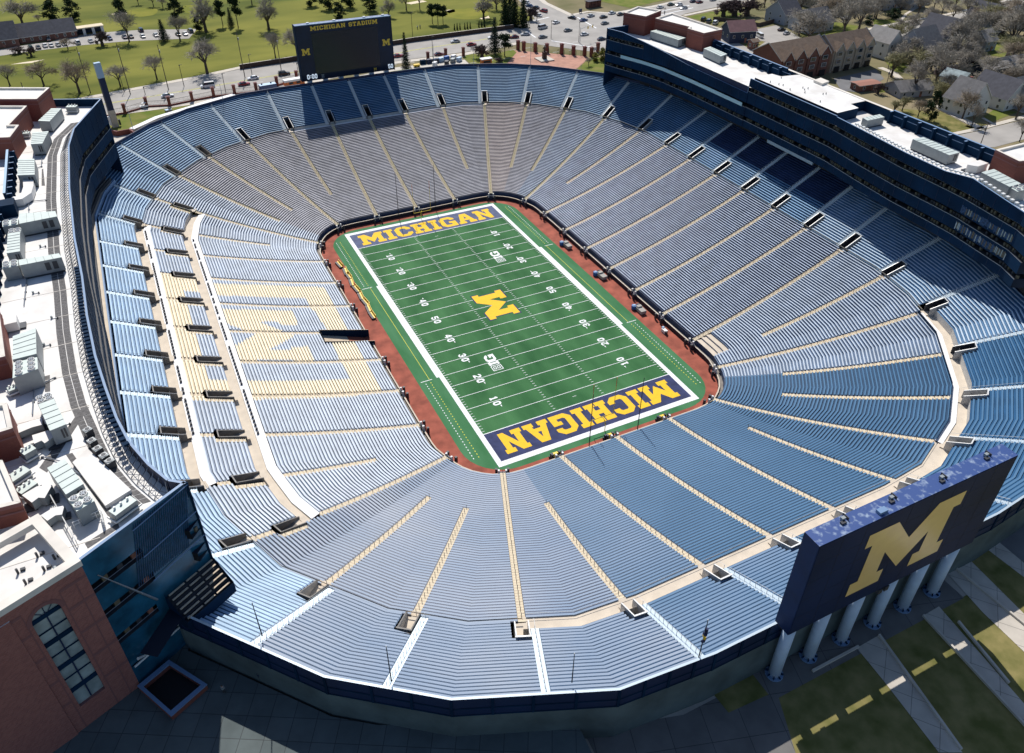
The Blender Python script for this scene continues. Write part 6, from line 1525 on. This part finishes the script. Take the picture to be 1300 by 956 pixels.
def townhouse(x, y, w, d, lab, wall, n):
    r = thing('townhouse_row', lab, 'townhouse', (x, y, GZ), .04)
    h = 9.2; b = MB(); b.box((0, 0, h/2), (w, d, h), wall); rg = 4.6
    for s in (-1, 1): b.face(((s*w/2, -d/2, h), (s*w/2, d/2, h), (s*w/2, 0, h+rg)), wall)
    b.build('wall', r)
    o = MB()
    for s in (-1, 1): o.quad((-w/2-.4, s*(d/2+.5), h-.3), (w/2+.4, s*(d/2+.5), h-.3), (w/2+.4, 0, h+rg+.1), (-w/2-.4, 0, h+rg+.1), 'roof_brown')
    for s in (-1, 1):
        for q in (-1, 1): o.quad((s*(w/2+.42), q*(d/2+.5), h-.3), (s*(w/2+.42), 0, h+rg+.1), (s*(w/2+.42), 0, h+rg+.5), (s*(w/2+.42), q*(d/2+.5), h+.1), 'wall_white')
    o.build('roof', r)
    for k in range(n):
        cx = -w/2+w*(k+.5)/n; gw = w/n*.40; gh = gw*1.15; f = -d/2-.7
        g = MB(); g.box((cx, f/2-d/4+.35, h/2+.4), (gw*1.9, .9, h-.8), wall); g.face(((cx-gw, f-.1, h-.2), (cx+gw, f-.1, h-.2), (cx, f-.1, h+gh)), wall); go = g.build('gable_bay', r)
        ro = MB()
        for s in (-1, 1): ro.quad((cx+s*(gw+.35), f-.4, h-.5), (cx, f-.4, h+gh+.15), (cx, -.3, h+gh+.15), (cx+s*(gw+.35), -d/2+2.2, h-.5), 'roof_brown'); ro.quad((cx+s*(gw+.35), f-.42, h-.5), (cx, f-.42, h+gh+.15), (cx, f-.42, h+gh-.2), (cx+s*(gw+.35), f-.42, h-.85), 'wall_white')
        ro.build('gable_roof', go)
        for z in (4.6, 7.6):
            wi = MB(); wi.box((cx, f-.15, z), (gw*1.05, .1, 1.7), 'wall_white'); wo_ = wi.build('window', r); p = MB(); p.box((cx, f-.2, z), (gw*.9, .1, 1.45), 'glass_dark'); p.build('pane', wo_)
        dr = MB(); dr.box((cx, f-.12, 1.3), (gw*1.2, .1, 2.5), 'black'); dr.build('garage_door', r)
    return r
townhouse(202, 84, 24, 13, 'tan townhouse row with four front gables over a shaded court', 'wall_tan', 4)
townhouse(174, 84, 27, 16, 'brick townhouse row with brown roofs just behind the right tower', 'wall_brown', 4)
house(*(-121.2,269.2), 16, 13, 3.6, 'x', 'roof_slate', 'wall_brown', 'dark roofed golf clubhouse at the left edge', .45, rz=.05, cat='clubhouse', name='clubhouse', storeys=1)
house(*(-101.5,273.1), 24, 11, 3.0, 'x', 'roof_slate', 'wall_brown', 'long dark roofed clubhouse wing beside the row of parked cars', .4, rz=.12, cat='clubhouse', name='clubhouse', storeys=1)
cs_ = thing('cart_shed', 'open cart shed with white posts right of the clubhouse', 'shed', (*(-86.1,272.7), GZ), .15)
b = MB(); b.box((0, 0, 3.2), (18, 5, .4), 'sand'); b.build('roof', cs_)
for k in range(5): b = MB(); b.box((-8+k*4, -2.2, 1.5), (1.2, .5, 3.0), 'wall_white'); b.build('post', cs_)
b = MB(); b.box((0, 2.0, 1.5), (17.5, .4, 3.0), 'wall_navy'); b.build('wall', cs_)
fb = MB(); P_ = [(200.6,167.7),(208.5,158.9),(213.5,148.2),(237.4,154.1)]
fb.prism(band(P_, -.08, .08), GZ, GZ+1.8, 'pole_wood', None, False); tag(fb.build('wooden_fence'), 'grey wooden fence behind the small lot', 'fence')

# ------------------------------------------------------------------ trees
def bare_mesh(seed, spread=1.0, dens=1.0, twig='twig', lean=0.0, trunk=.28):
    rnd = random.Random(seed); tk, cr = MB(), MB()
    def grow(p, d, L, r, lev):
        q = p+d*L
        (tk if lev == 0 else cr).tube(tuple(p), tuple(q), r, r*.66, 'bark' if lev < 2 else twig, 6 if lev < 2 else 3, False)
        if lev >= 5: return
        n = {0: 5, 1: 4, 2: 5, 3: 5, 4: 3}[lev]
        for k in range(n):
            a = rnd.uniform(0, 6.283); tilt = rnd.uniform(.35, .95)*spread if lev < 2 else rnd.uniform(.3, 1.1)
            if lev == 0: a = 6.283*k/n+rnd.uniform(-.4, .4); tilt = rnd.uniform(.25, .75)*spread
            ax = d.orthogonal().normalized(); ax.rotate(Matrix.Rotation(a, 3, d)); nd = (d*math.cos(tilt)+ax*math.sin(tilt)); nd.z += .12*(lev < 3); nd.normalize()
            st_ = p.lerp(q, rnd.uniform(.45, 1.0) if lev else rnd.uniform(.75, 1.0))
            grow(st_, nd, L*rnd.uniform(.58, .84)*(1.15 if lev == 0 else 1), max(r*.52, .0022), lev+1)
    d0 = Vector((lean, 0, 1)).normalized()
    grow(Vector((0, 0, 0)), d0, trunk, .026, 0)
    zmax = max(v[2] for v in cr.v); s = 1/zmax
    for m in (tk, cr): m.v = [(x*s, y*s, z*s) for x, y, z in m.v]
    return tk, cr
def needle_mesh(seed, shape, mt='needle'):
    rnd = random.Random(seed); tk, cr = MB(), MB()
    base = {'spruce': .10, 'pine': .45, 'round': .10, 'cedar': .03}[shape]
    tk.tube((0, 0, 0), (0, 0, .96 if shape != 'round' else .6), .022, .004, 'bark', 6, False)
    def tuft(c, r, n, droop=0):
        for _ in range(n):
            p = c+Vector((rnd.gauss(0, r), rnd.gauss(0, r), rnd.gauss(0, r*.6))); a = Vector((rnd.uniform(-1, 1), rnd.uniform(-1, 1), rnd.uniform(-.7, .3)-droop)).normalized()*r*1.3; w = Vector((rnd.uniform(-1, 1), rnd.uniform(-1, 1), rnd.uniform(-1, 1))).normalized()*r*.55
            cr.face((p-w, p+w, p+a), mt)
    if shape in ('spruce', 'cedar'):
        for k in range(26):
            t = k/25; z = base+(1-base)*t; R_ = (.24 if shape == 'spruce' else .17)*(1-t)**.85*rnd.uniform(.8, 1.1)+.012
            nb_ = max(3, int(9*(1-t)+3))
            for j in range(nb_):
                a = 6.283*j/nb_+rnd.uniform(-.4, .4); rr = R_*rnd.uniform(.6, 1.1); e = Vector((math.cos(a)*rr, math.sin(a)*rr, z-.05*(1-t)))
                cr.tube((0, 0, z), tuple(e), .004, .002, 'bark', 3, False)
                for f in (.35, .65, .95): tuft(Vector((e.x*f, e.y*f, lerp(z, e.z, f))), .026, 5, .3)
    else:
        for k in range(38 if shape == 'round' else 26):
            a = rnd.uniform(0, 6.283); h = rnd.uniform(base, 1.0)
            if shape == 'round': rr = .36*math.sin(math.pi*min(1, (h-base)/(1-base)*.85+.12))*rnd.uniform(.4, 1)
            else: rr = .30*rnd.uniform(.25, 1)*(1.25-.75*h)
            e = Vector((math.cos(a)*rr, math.sin(a)*rr, h*.94)); cr.tube((0, 0, max(.05, h*.94-.12)), tuple(e), .010, .004, 'bark', 3, False); tuft(e, .055, 44)
    return tk, cr
TP = {}
def tree_proto(key):
    nm, cat = ('bare_tree', 'tree')
    mk_ = {'bareA': lambda: bare_mesh(1, 1.0), 'bareB': lambda: bare_mesh(2, 1.25, twig='twig_brown'), 'bareC': lambda: bare_mesh(5, .8, twig='twig'), 'bareD': lambda: bare_mesh(8, 1.35, twig='twig', trunk=.2), 'bareE': lambda: bare_mesh(11, .65, twig='twig_olive', trunk=.2), 'bush': lambda: bare_mesh(21, 1.5, twig='twig_shrub', trunk=.06),
           'spruce': lambda: needle_mesh(3, 'spruce', 'needle_blue'), 'pine': lambda: needle_mesh(4, 'pine'), 'round': lambda: needle_mesh(6, 'round'), 'cedar': lambda: needle_mesh(7, 'cedar'), 'shrub': lambda: needle_mesh(9, 'round', 'shrub_leaf')}
    tk, cr = mk_[key]()
    name = {'spruce': 'spruce_tree', 'pine': 'pine_tree', 'round': 'evergreen_tree', 'cedar': 'cedar_tree', 'shrub': 'shrub', 'bush': 'shrub'}.get(key, 'bare_tree')
    r = bpy.data.objects.new(name, None); COL.objects.link(r)
    tk.build('trunk', r); cr.build('crown', r); return r
def tree(key, xyh, lab, grp, wide=1.0):
    x, y, h = xyh
    if key not in TP: TP[key] = r = tree_proto(key)
    else:
        s = TP[key]; r = s.copy(); COL.objects.link(r)
        for ch in list(s.children): c = ch.copy(); COL.objects.link(c); c.parent = r
    r.location = (x, y, GZ-.05); r.rotation_euler = (0, 0, random.uniform(0, 6.28)); wd = wide*(1.3 if key.startswith('bare') else 1.0); r.scale = (h*wd, h*wd, h)
    tag(r, lab, 'shrub' if key in ('shrub', 'bush') else 'tree', grp)
TG = 'trees on the golf course'
for k, t, l, w in [
 ('bareA', (-111.7,296.6,14.2), 'big bare tree beside the clubhouse roofs at the left edge', 1.2),
 ('round', (-98.1,301.4,10.9), 'broad dark evergreen behind the clubhouse, left of two', 1.1), ('round', (-89.7,304.3,10.0), 'broad dark evergreen behind the clubhouse, right of two', 1.1),
 ('bareC', (-105.2,304.7,4.1), 'small bare tree beside the left sand bunker', 1), ('pine', (-68.6,276.2,13.6), 'dark tree right of the second sand bunker', .8),
 ('bareB', (-93.7,248.1,5.4), 'small bare tree at the edge of the clubhouse lot', 1.2), ('bush', (-79.5,248.3,6.5), 'dark red bare bush at the edge of the clubhouse lot', .9), ('bush', (-108.3,243.6,4.0), 'dark small tree left of the parked row', 1),
 ('bareC', (-115.7,202.9,8.5), 'thin bare tree on the golf slope at the left edge', 1), ('bareB', (-103.7,197.3,10.0), 'bushy brown bare tree on the slope above the brick penthouse', 1.1), ('bareB', (-91.4,181.1,13.9), 'crooked bare tree on the slope left of the pylon', .95), ('bareC', (-76.7,183.5,8.5), 'bare tree on the slope right of the pylon', 1.1),
 ('bush', (-113.0,250.4,3.0), 'low bare hedge bush left of the clubhouse lot', 2.0), ('bareC', (-62.8,186.7,9.9), 'bare tree on the slope between two utility poles', .9), ('bareA', (-43.4,185.5,15.0), 'large forked bare tree at the roadside above the white van', 1.1),
 ('bareD', (-33.8,252.2,18.2), 'tall bare tree at the right end of the clubhouse lot', .95), ('round', (-43.5,282.8,11.1), 'large dark evergreen at the top edge above the clubhouse lot', 1), ('spruce', (-53.4,244.7,9.3), 'dark narrow evergreen standing in the clubhouse lot', 1.2), ('round', (-36.2,254.8,7.5), 'rounded dark evergreen at the right end of the clubhouse lot', 1),
 ('pine', (-24.6,260.6,12.3), 'left of the three tall pines right of the clubhouse lot', .8), ('spruce', (-21.1,257.4,8.7), 'small middle conifer between the two tall pines', .9), ('pine', (-18.4,254.5,15.0), 'right of the three tall pines right of the clubhouse lot', .7),
 ('bareC', (-68.1,250.1,13.7), 'tall slim bare tree at the clubhouse lot edge', .8), ('bareA', (-46.9,241.7,12.4), 'bare tree in front of the right clubhouse lot', .8), ('bareD', (-5.9,243.9,16.3), 'broad bare tree on the open fairway', .95), ('bareA', (-3.7,195.2,12.5), 'bare tree leaning beside the far scoreboard', 1), ('bareC', (-13.3,195.8,11.2), 'slim bare tree left of the far scoreboard', .7),
 ('round', (29.5,247.2,8.9), 'rounded evergreen just above the far scoreboard', 1.2), ('round', (31.3,271.4,10.0), 'dark evergreen at the top edge left of the scoreboard top', 1.2), ('round', (42.4,270.1,10.1), 'dark evergreen at the top edge over the scoreboard', 1.2), ('round', (49.7,259.2,10.7), 'dark evergreen at the top edge right over the scoreboard', 1.1), ('round', (24.5,282.2,8.6), 'dark evergreen at the top edge above the open fairway', 1.2), ('bareD', (54.4,242.6,9.8), 'bare tree above the right end of the far scoreboard', .9),
 ('bareA', (67.4,252.8,10.0), 'bare tree at the top edge right of the scoreboard', .9), ('bareC', (74.4,251.5,10.0), 'slim bare tree at the top edge beside the sand bunker', .7),
 ('pine', (69.8,221.7,9.6), 'left pine of the island group by the putting green', .95), ('pine', (71.7,219.1,9.9), 'middle pine of the island group by the putting green', .9), ('pine', (74.3,218.8,8.8), 'right pine of the island group by the putting green', .95), ('bareD', (96.0,218.0,12.6), 'wide bare tree right of the putting green', 1.15),
 ('cedar', (100.4,202.4,14.5), 'left dark cedar above the road bend', 1.3), ('cedar', (104.0,199.1,15.2), 'middle dark cedar above the road bend', 1.3), ('cedar', (107.2,196.0,14.5), 'right dark cedar above the road bend', 1.3), ('cedar', (105.9,208.3,14.0), 'rear dark cedar in the group above the road bend', 1.3), ('bush', (116.9,206.6,6.7), 'grey bare bush between the cedars and the parked cars', 1),
 ('bareC', (-57.6,324.0,5.5), 'small bare tree at the top edge above the yellow green', 1), ('bareC', (-50.8,317.0,6.2), 'bare tree at the top edge right of the yellow green', 1), ('bareA', (-46.7,311.3,6.2), 'bare tree at the top edge left of the large evergreen', 1), ('bareA', (-3.1,298.8,7.8), 'bare tree at the top edge right of the tall pines', 1), ('bareD', (110.9,234.6,10.1), 'bare tree at the top edge left of the cedars', 1.1)]: tree(k, t, l, TG, w)
for i, (x, y, h) in enumerate([(75.1,206.1,2.9),(76.5,206.1,3.1),(78.0,206.1,2.9),(80.3,205.6,2.9),(81.7,205.6,3.1),(83.2,205.6,2.9),(87.9,205.8,2.9),(89.3,205.6,3.1),(90.7,205.3,3.0)]):
    tree('cedar', (x, y, h), ['first clipped arborvitae of the left row by the road','second clipped arborvitae of the left row by the road','third clipped arborvitae of the left row by the road','first clipped arborvitae of the middle row','second clipped arborvitae of the middle row','third clipped arborvitae of the middle row','first clipped arborvitae of the right row','second clipped arborvitae of the right row','third clipped arborvitae of the right row'][i], 'clipped arborvitae beside the far road', 1.0)
for k, t, l, w in [('spruce', (75.4,160.9,15.2), 'tall spruce on the plaza lawn, left of two', .85), ('pine', (78.3,156.8,9.7), 'broad pine on the plaza lawn, right of two', 1.2), ('spruce', (31.9,154.9,15.1), 'thin spruce in front of the road right of the scoreboard', .55), ('bush', (67.8,157.8,6.0), 'grey bare bush left of the plaza spruces', 1.1), ('shrub', (113.7,132.4,5.7), 'yellow green shrub beside the navy tower', 1.1), ('shrub', (110.3,132.8,4.0), 'small yellow green shrub left of the larger one', 1.2), ('bareC', (104.1,128.2,3.6), 'small bare sapling on the right plaza lawn', 1), ('bush', (72.2,149.4,2.0), 'low dark bush under the plaza spruces', 1.8)]: tree(k, t, l, 'trees around the statue plaza', w)
TH = 'trees among the houses'
for k, t, l, w in [
 ('bush', (216.7,170.8,8.4), 'grey bare thicket left of the blue grey house', 1.3), ('bush', (222.6,168.1,8.4), 'second grey bare thicket left of the blue grey house', 1.3), ('bush', (210.4,171.9,7.6), 'grey bare thicket at the corner of the upper road lawn', 1.3),
 ('bareD', (213.5,114.2,16.5), 'broad bare street tree in front of the wide grey roofed house', 1.1), ('bareA', (235.1,114.5,17.5), 'forked bare tree left of the white suv', .9), ('bareC', (249.4,118.6,16.4), 'upright bare tree right behind the townhouse ridge', 1), ('round', (266.9,128.4,4.5), 'dark evergreen bush on the far side of the tree lined street', 1.6), ('round', (286.5,131.3,5.3), 'dark evergreen bushes above the parked silver car', 1.8), ('bareB', (259.2,104.8,7.1), 'small leaning bare tree below the two parked street cars', .9),
 ('bareA', (286.1,109.5,11.7), 'bare tree at the street side right of the grey car', .9), ('bareC', (314.9,125.2,9.2), 'bare tree on the upper sidewalk at the top edge', 1), ('bareB', (269.2,94.1,9.9), 'brown bare tree beside the slate roofed house', 1), ('bareD', (233.7,74.9,11.9), 'round grey bare crown behind the white house', 1.3), ('bareD', (224.4,71.7,9.8), 'bare crown over the garden lawn by the court', 1.1), ('bareA', (199.9,42.7,14.4), 'dark trunked bare tree over the low garage', .9), ('bareC', (211.9,43.2,17.0), 'tall slim grey bare tree over the back gardens', .8), ('bareE', (219.4,55.1,12.6), 'olive twigged bare tree behind the low garage', 1),
 ('round', (181.7,19.0,11.4), 'ivy clad dark green tree behind the blue parapet', .6), ('bush', (188.3,49.2,4.3), 'small bare shrub at the townhouse court', 1), ('bareE', (181.2,30.9,5.9), 'yellow twigged sapling behind the blue parapet', .9), ('bareB', (181.1,23.7,6.9), 'small bare tree left of the ivy clad tree', .9), ('bareE', (176.3,30.5,5.3), 'olive twigged shrubby tree at the parapet, left', 1.1), ('bareD', (237.0,63.3,12.3), 'grey bare crown above the greenhouse', 1.1), ('bareD', (247.0,63.6,14.3), 'large grey bare crown left of the garden lawn', 1.1), ('bareA', (264.2,76.5,15.5), 'dense bare tree behind the slate roofed house', 1), ('bareA', (264.1,69.8,13.4), 'dark trunked bare tree left of the small pale roofed house', 1), ('bareC', (271.1,78.8,14.3), 'upright bare tree behind the dark trunked one', .9),
 ('bareA', (279.9,61.1,23.6), 'very tall dark bare tree right of the bright lawn', .85), ('bareC', (308.8,114.0,9.0), 'bare tree on the upper street, second right of the grey car', 1), ('bareB', (311.4,102.7,10.3), 'brown bare tree left of the blue walled house', 1), ('bareA', (331.6,113.9,7.7), 'bare tree above the blue walled house', 1), ('bareC', (338.6,112.4,8.4), 'bare tree at the upper street near the top right', 1), ('bareA', (348.0,109.9,9.2), 'bare tree by the white car in the top right corner', 1), ('bush', (249.1,60.1,6.6), 'brown thicket above the long low garage', 1.6), ('round', (250.4,54.6,3.3), 'dark bush left of the long low garage', 1.6), ('bush', (228.3,50.9,5.7), 'brown thicket beside the greenhouse', 1.6),
 ('bareB', (194.5,15.6,11.4), 'bare tree in front of the white gabled house', .8), ('bareC', (190.7,8.7,8.5), 'slim bare tree on the verge of the side street', .6), ('bareA', (211.4,6.7,10.9), 'forked bare tree on the side street verge', .9), ('bareC', (193.4,-8.0,8.2), 'bare sapling on the near verge of the side street', .7), ('bareB', (208.5,30.5,9.0), 'bare tree beside the white gabled house, garden side', .9), ('bareD', (215.9,27.0,9.0), 'bare crown behind the white gabled house', 1),
 ('bareA', (256.3,175.0,9.5), 'bare tree at the top edge above the small lot', 1), ('bareD', (255.1,164.0,10.1), 'wide bare tree behind the wide grey roofed house', 1), ('bareA', (269.3,153.7,11.6), 'bare tree at the top edge above the driveway cars', 1), ('bareD', (247.5,139.1,12.6), 'bare crown right of the wide grey roofed house', 1), ('bareC', (268.7,139.5,12.1), 'upright bare tree on the upper lawn', .9), ('bareA', (280.5,137.6,11.4), 'bare tree in front of the pale roofed porch house', 1), ('bareA', (243.3,169.5,9.3), 'bare tree behind the blue grey house', 1), ('bareC', (242.3,177.6,9.4), 'bare tree at the top edge left of the blue grey house', 1), ('bareD', (297.7,136.9,10.0), 'bare crown at the top edge right of the porch house', 1), ('bareA', (303.6,130.5,10.7), 'bare tree left of the white top edge car', 1), ('bareB', (322.5,136.6,9.4), 'brown bare tree right of the white top edge car', 1), ('bareE', (335.9,134.2,8.7), 'greenish twigged tree at the top edge', 1.1), ('bareD', (348.0,132.5,8.7), 'grey bare crown at the top edge above the blue walled house', 1.1), ('bareA', (357.0,128.4,8.7), 'bare tree at the top edge left of the corner car', 1), ('bareD', (317.9,80.4,12.1), 'bare crown at the right edge beside the grey roofed white house', 1), ('bareB', (299.4,80.0,10.6), 'bare tree right of the dark house with the light roof edge', .9), ('bareA', (246.8,28.9,9.3), 'bare tree at the right edge above the side street houses', .9), ('bareB', (252.2,82.1,8.9), 'brown bare tree between the two grey roofed houses', 1), ('bareE', (198.8,29.3,10.0), 'olive twigged tree left of the white gabled house', .9), ('bush', (229.6,37.1,3.7), 'brown bush below the long low garage', 1.6)]: tree(k, t, l, TH, w)

for k, t in [(random.choice(('bareA','bareB','bareC','bareD','bareE')), (231.5,61.1,11.6)), (random.choice(('bareA','bareB','bareC','bareD','bareE')), (263.2,47.4,12.6)), (random.choice(('bareA','bareB','bareC','bareD','bareE')), (273.5,55.0,12.5)), (random.choice(('bareA','bareB','bareC','bareD','bareE')), (319.5,143.8,10.3)), (random.choice(('bareA','bareB','bareC','bareD','bareE')), (318.1,113.1,13.5)), (random.choice(('bareA','bareB','bareC','bareD','bareE')), (266.0,170.5,14.9)), (random.choice(('bareA','bareB','bareC','bareD','bareE')), (247.0,135.9,14.7)), (random.choice(('bareA','bareB','bareC','bareD','bareE')), (311.7,92.7,14.1)), (random.choice(('bareA','bareB','bareC','bareD','bareE')), (229.9,70.4,8.5)), (random.choice(('bareA','bareB','bareC','bareD','bareE')), (268.0,51.3,12.7)), (random.choice(('bareA','bareB','bareC','bareD','bareE')), (312.9,90.6,10.5)), (random.choice(('bareA','bareB','bareC','bareD','bareE')), (251.0,147.7,8.7)), (random.choice(('bareA','bareB','bareC','bareD','bareE')), (280.5,75.8,9.7)), (random.choice(('bareA','bareB','bareC','bareD','bareE')), (221.7,70.5,7.5)), (random.choice(('bareA','bareB','bareC','bareD','bareE')), (233.6,47.3,7.0)), (random.choice(('bareA','bareB','bareC','bareD','bareE')), (292.3,89.3,11.4)), (random.choice(('bareA','bareB','bareC','bareD','bareE')), (245.6,170.3,9.7)), (random.choice(('bareA','bareB','bareC','bareD','bareE')), (334.6,98.6,13.4)), (random.choice(('bareA','bareB','bareC','bareD','bareE')), (240.5,31.9,8.7)), (random.choice(('bareA','bareB','bareC','bareD','bareE')), (238.1,50.9,11.8)), (random.choice(('bareA','bareB','bareC','bareD','bareE')), (220.3,127.5,11.7)), (random.choice(('bareA','bareB','bareC','bareD','bareE')), (310.2,85.6,13.9)), (random.choice(('bareA','bareB','bareC','bareD','bareE')), (273.1,107.6,10.1)), (random.choice(('bareA','bareB','bareC','bareD','bareE')), (260.9,155.8,9.6)), (random.choice(('bareA','bareB','bareC','bareD','bareE')), (213.8,38.2,7.6)), (random.choice(('bareA','bareB','bareC','bareD','bareE')), (259.3,97.2,9.1)), (random.choice(('bareA','bareB','bareC','bareD','bareE')), (220.9,55.5,9.5)), (random.choice(('bareA','bareB','bareC','bareD','bareE')), (294.0,146.0,14.7)), (random.choice(('bareA','bareB','bareC','bareD','bareE')), (332.3,113.6,13.3)), (random.choice(('bareA','bareB','bareC','bareD','bareE')), (276.2,56.3,11.9)), (random.choice(('bareA','bareB','bareC','bareD','bareE')), (256.0,35.6,12.5)), (random.choice(('bareA','bareB','bareC','bareD','bareE')), (241.6,92.6,12.0)), (random.choice(('bareA','bareB','bareC','bareD','bareE')), (278.7,134.9,10.9)), (random.choice(('bareA','bareB','bareC','bareD','bareE')), (243.9,28.2,10.1)), (random.choice(('bareA','bareB','bareC','bareD','bareE')), (264.4,106.9,8.6)), (random.choice(('bareA','bareB','bareC','bareD','bareE')), (300.9,85.3,12.8)), (random.choice(('bareA','bareB','bareC','bareD','bareE')), (251.9,58.8,11.1)), (random.choice(('bareA','bareB','bareC','bareD','bareE')), (289.2,90.8,12.4)), (random.choice(('bareA','bareB','bareC','bareD','bareE')), (251.3,59.1,8.8)), (random.choice(('bareA','bareB','bareC','bareD','bareE')), (273.8,54.8,10.6)), (random.choice(('bareA','bareB','bareC','bareD','bareE')), (209.6,62.0,10.8)), (random.choice(('bareA','bareB','bareC','bareD','bareE')), (295.7,90.8,12.1)), (random.choice(('bareA','bareB','bareC','bareD','bareE')), (234.2,49.3,8.9)), (random.choice(('bareA','bareB','bareC','bareD','bareE')), (239.8,41.0,10.6)), (random.choice(('bareA','bareB','bareC','bareD','bareE')), (243.6,29.4,9.6)), (random.choice(('bareA','bareB','bareC','bareD','bareE')), (233.0,36.5,9.6))]: tree(k, t, 'bare grey brown tree in the crowd of leafless trees between the houses', 'leafless trees crowding the neighbourhood', 1.1)

# ------------------------------------------------------------------ two golfers on the fairway
def person(xy, lab, shirt, rz, z=GZ, grp='people on the golf course'):
    me = bpy.data.meshes.new('body'); 
    V_ = [(0,0,.95),(0,0,1.2),(0,0,1.45),(0,0,1.56),(0,.02,1.70),(.1,0,.9),(.12,.02,.5),(.12,0,.08),(.12,-.14,.04),(-.1,0,.9),(-.12,-.03,.5),(-.12,.02,.08),(-.12,-.12,.04),(.19,0,1.42),(.24,-.06,1.15),(.16,-.24,.98),(-.19,0,1.42),(-.25,-.05,1.16),(-.05,-.27,.98)]
    E_ = [(0,1),(1,2),(2,3),(3,4),(0,5),(5,6),(6,7),(7,8),(0,9),(9,10),(10,11),(11,12),(2,13),(13,14),(14,15),(2,16),(16,17),(17,18)]
    Rr = [.15,.15,.15,.065,.11,.10,.07,.05,.045,.10,.07,.05,.045,.07,.05,.04,.07,.05,.04]
    me.from_pydata(V_, E_, []); me.materials.append(M['skin'])
    o = bpy.data.objects.new('body', me); COL.objects.link(o); o.modifiers.new('skin', 'SKIN')
    for i, r_ in enumerate(Rr): me.skin_vertices[0].data[i].radius = (r_, r_)
    me.skin_vertices[0].data[0].use_root = True
    r = thing('person', lab, 'person', (*xy, z), rz, grp)
    o.parent = r; s = o.modifiers.new('sub', 'SUBSURF'); s.levels = s.render_levels = 1
    b = MB(); b.tube((0, 0, .95), (0, 0, 1.47), .20, .24, shirt, 10); b.tube((.19, 0, 1.44), (.25, -.06, 1.15), .10, .085, shirt, 8); b.tube((-.19, 0, 1.44), (-.26, -.05, 1.16), .10, .085, shirt, 8); b.build('shirt', r)
    b = MB(); b.tube((.1, 0, .98), (.12, 0, .1), .135, .09, 'dark_grey', 8); b.tube((-.1, 0, .98), (-.12, 0, .1), .135, .09, 'dark_grey', 8); b.build('trousers', r)
    b = MB(); b.tube((0, .03, 1.74), (0, .03, 1.84), .135, .07, 'bark', 10); b.build('hair', r)
person((59.4,215.1), 'golfer in a white shirt on the fairway right of the far scoreboard', 'white_tarp', .4)
person((61.1,215.9), 'golfer in a grey shirt beside the white shirted one', 'ac_side', -.5)

person((-79.0,-94.7), 'person in dark clothes on the shaded plaza close under the near left rim', 'navy', 1.2, PZ, 'people on the shaded plaza')
person((-83.6,-94.6), 'person in a grey top on the plaza beside the brick enclosure', 'ac_side', 2.4, PZ, 'people on the shaded plaza')
person((-15.5,-120.8), 'person in a blue top on the shaded ground left of the near scoreboard columns', 'umbrella_blue', .6, GZ, 'people by the near scoreboard')
# ------------------------------------------------------------------ camera, sun and sky
w = bpy.data.worlds.new('World'); scene.world = w; w.use_nodes = True
nt = w.node_tree; sky = nt.nodes.new('ShaderNodeTexSky'); sky.sky_type = 'NISHITA'; sky.sun_disc = False
EL, AZ = R(49), R(13)
sky.sun_elevation = EL; sky.sun_rotation = AZ; sky.air_density = 1.0; sky.dust_density = .6; sky.ozone_density = 3.0
bgn = nt.nodes['Background']; nt.links.new(sky.outputs['Color'], bgn.inputs['Color']); bgn.inputs['Strength'].default_value = .092
ld = bpy.data.lights.new('Sun', 'SUN'); ld.energy = 4.6; ld.angle = R(.5); ld.color = (1, .955, .89)
lo = bpy.data.objects.new('Sun', ld); COL.objects.link(lo)
dirv = Vector((math.cos(EL)*math.sin(AZ), math.cos(EL)*math.cos(AZ), math.sin(EL))); lo.rotation_euler = dirv.to_track_quat('Z', 'Y').to_euler(); lo.location = (0, 0, 200)
cd = bpy.data.cameras.new('Camera'); co = bpy.data.objects.new('Camera', cd); COL.objects.link(co); scene.camera = co
co.matrix_world = Matrix(((0.897644,0.254228,-0.360003,-75.040),(-0.440690,0.527408,-0.726384,-161.703),(0.005201,0.810684,0.585461,116.453),(0,0,0,1)))
cd.sensor_fit = 'HORIZONTAL'; cd.sensor_width = 36; cd.lens = 27.580; cd.shift_y = -0.03462
cd.clip_start = 1; cd.clip_end = 5000
scene.view_settings.view_transform = 'Standard'; scene.view_settings.look = 'None'; scene.view_settings.exposure = .15; scene.view_settings.gamma = 1
scene.render.engine = 'CYCLES'
scene.cycles.max_bounces = 5
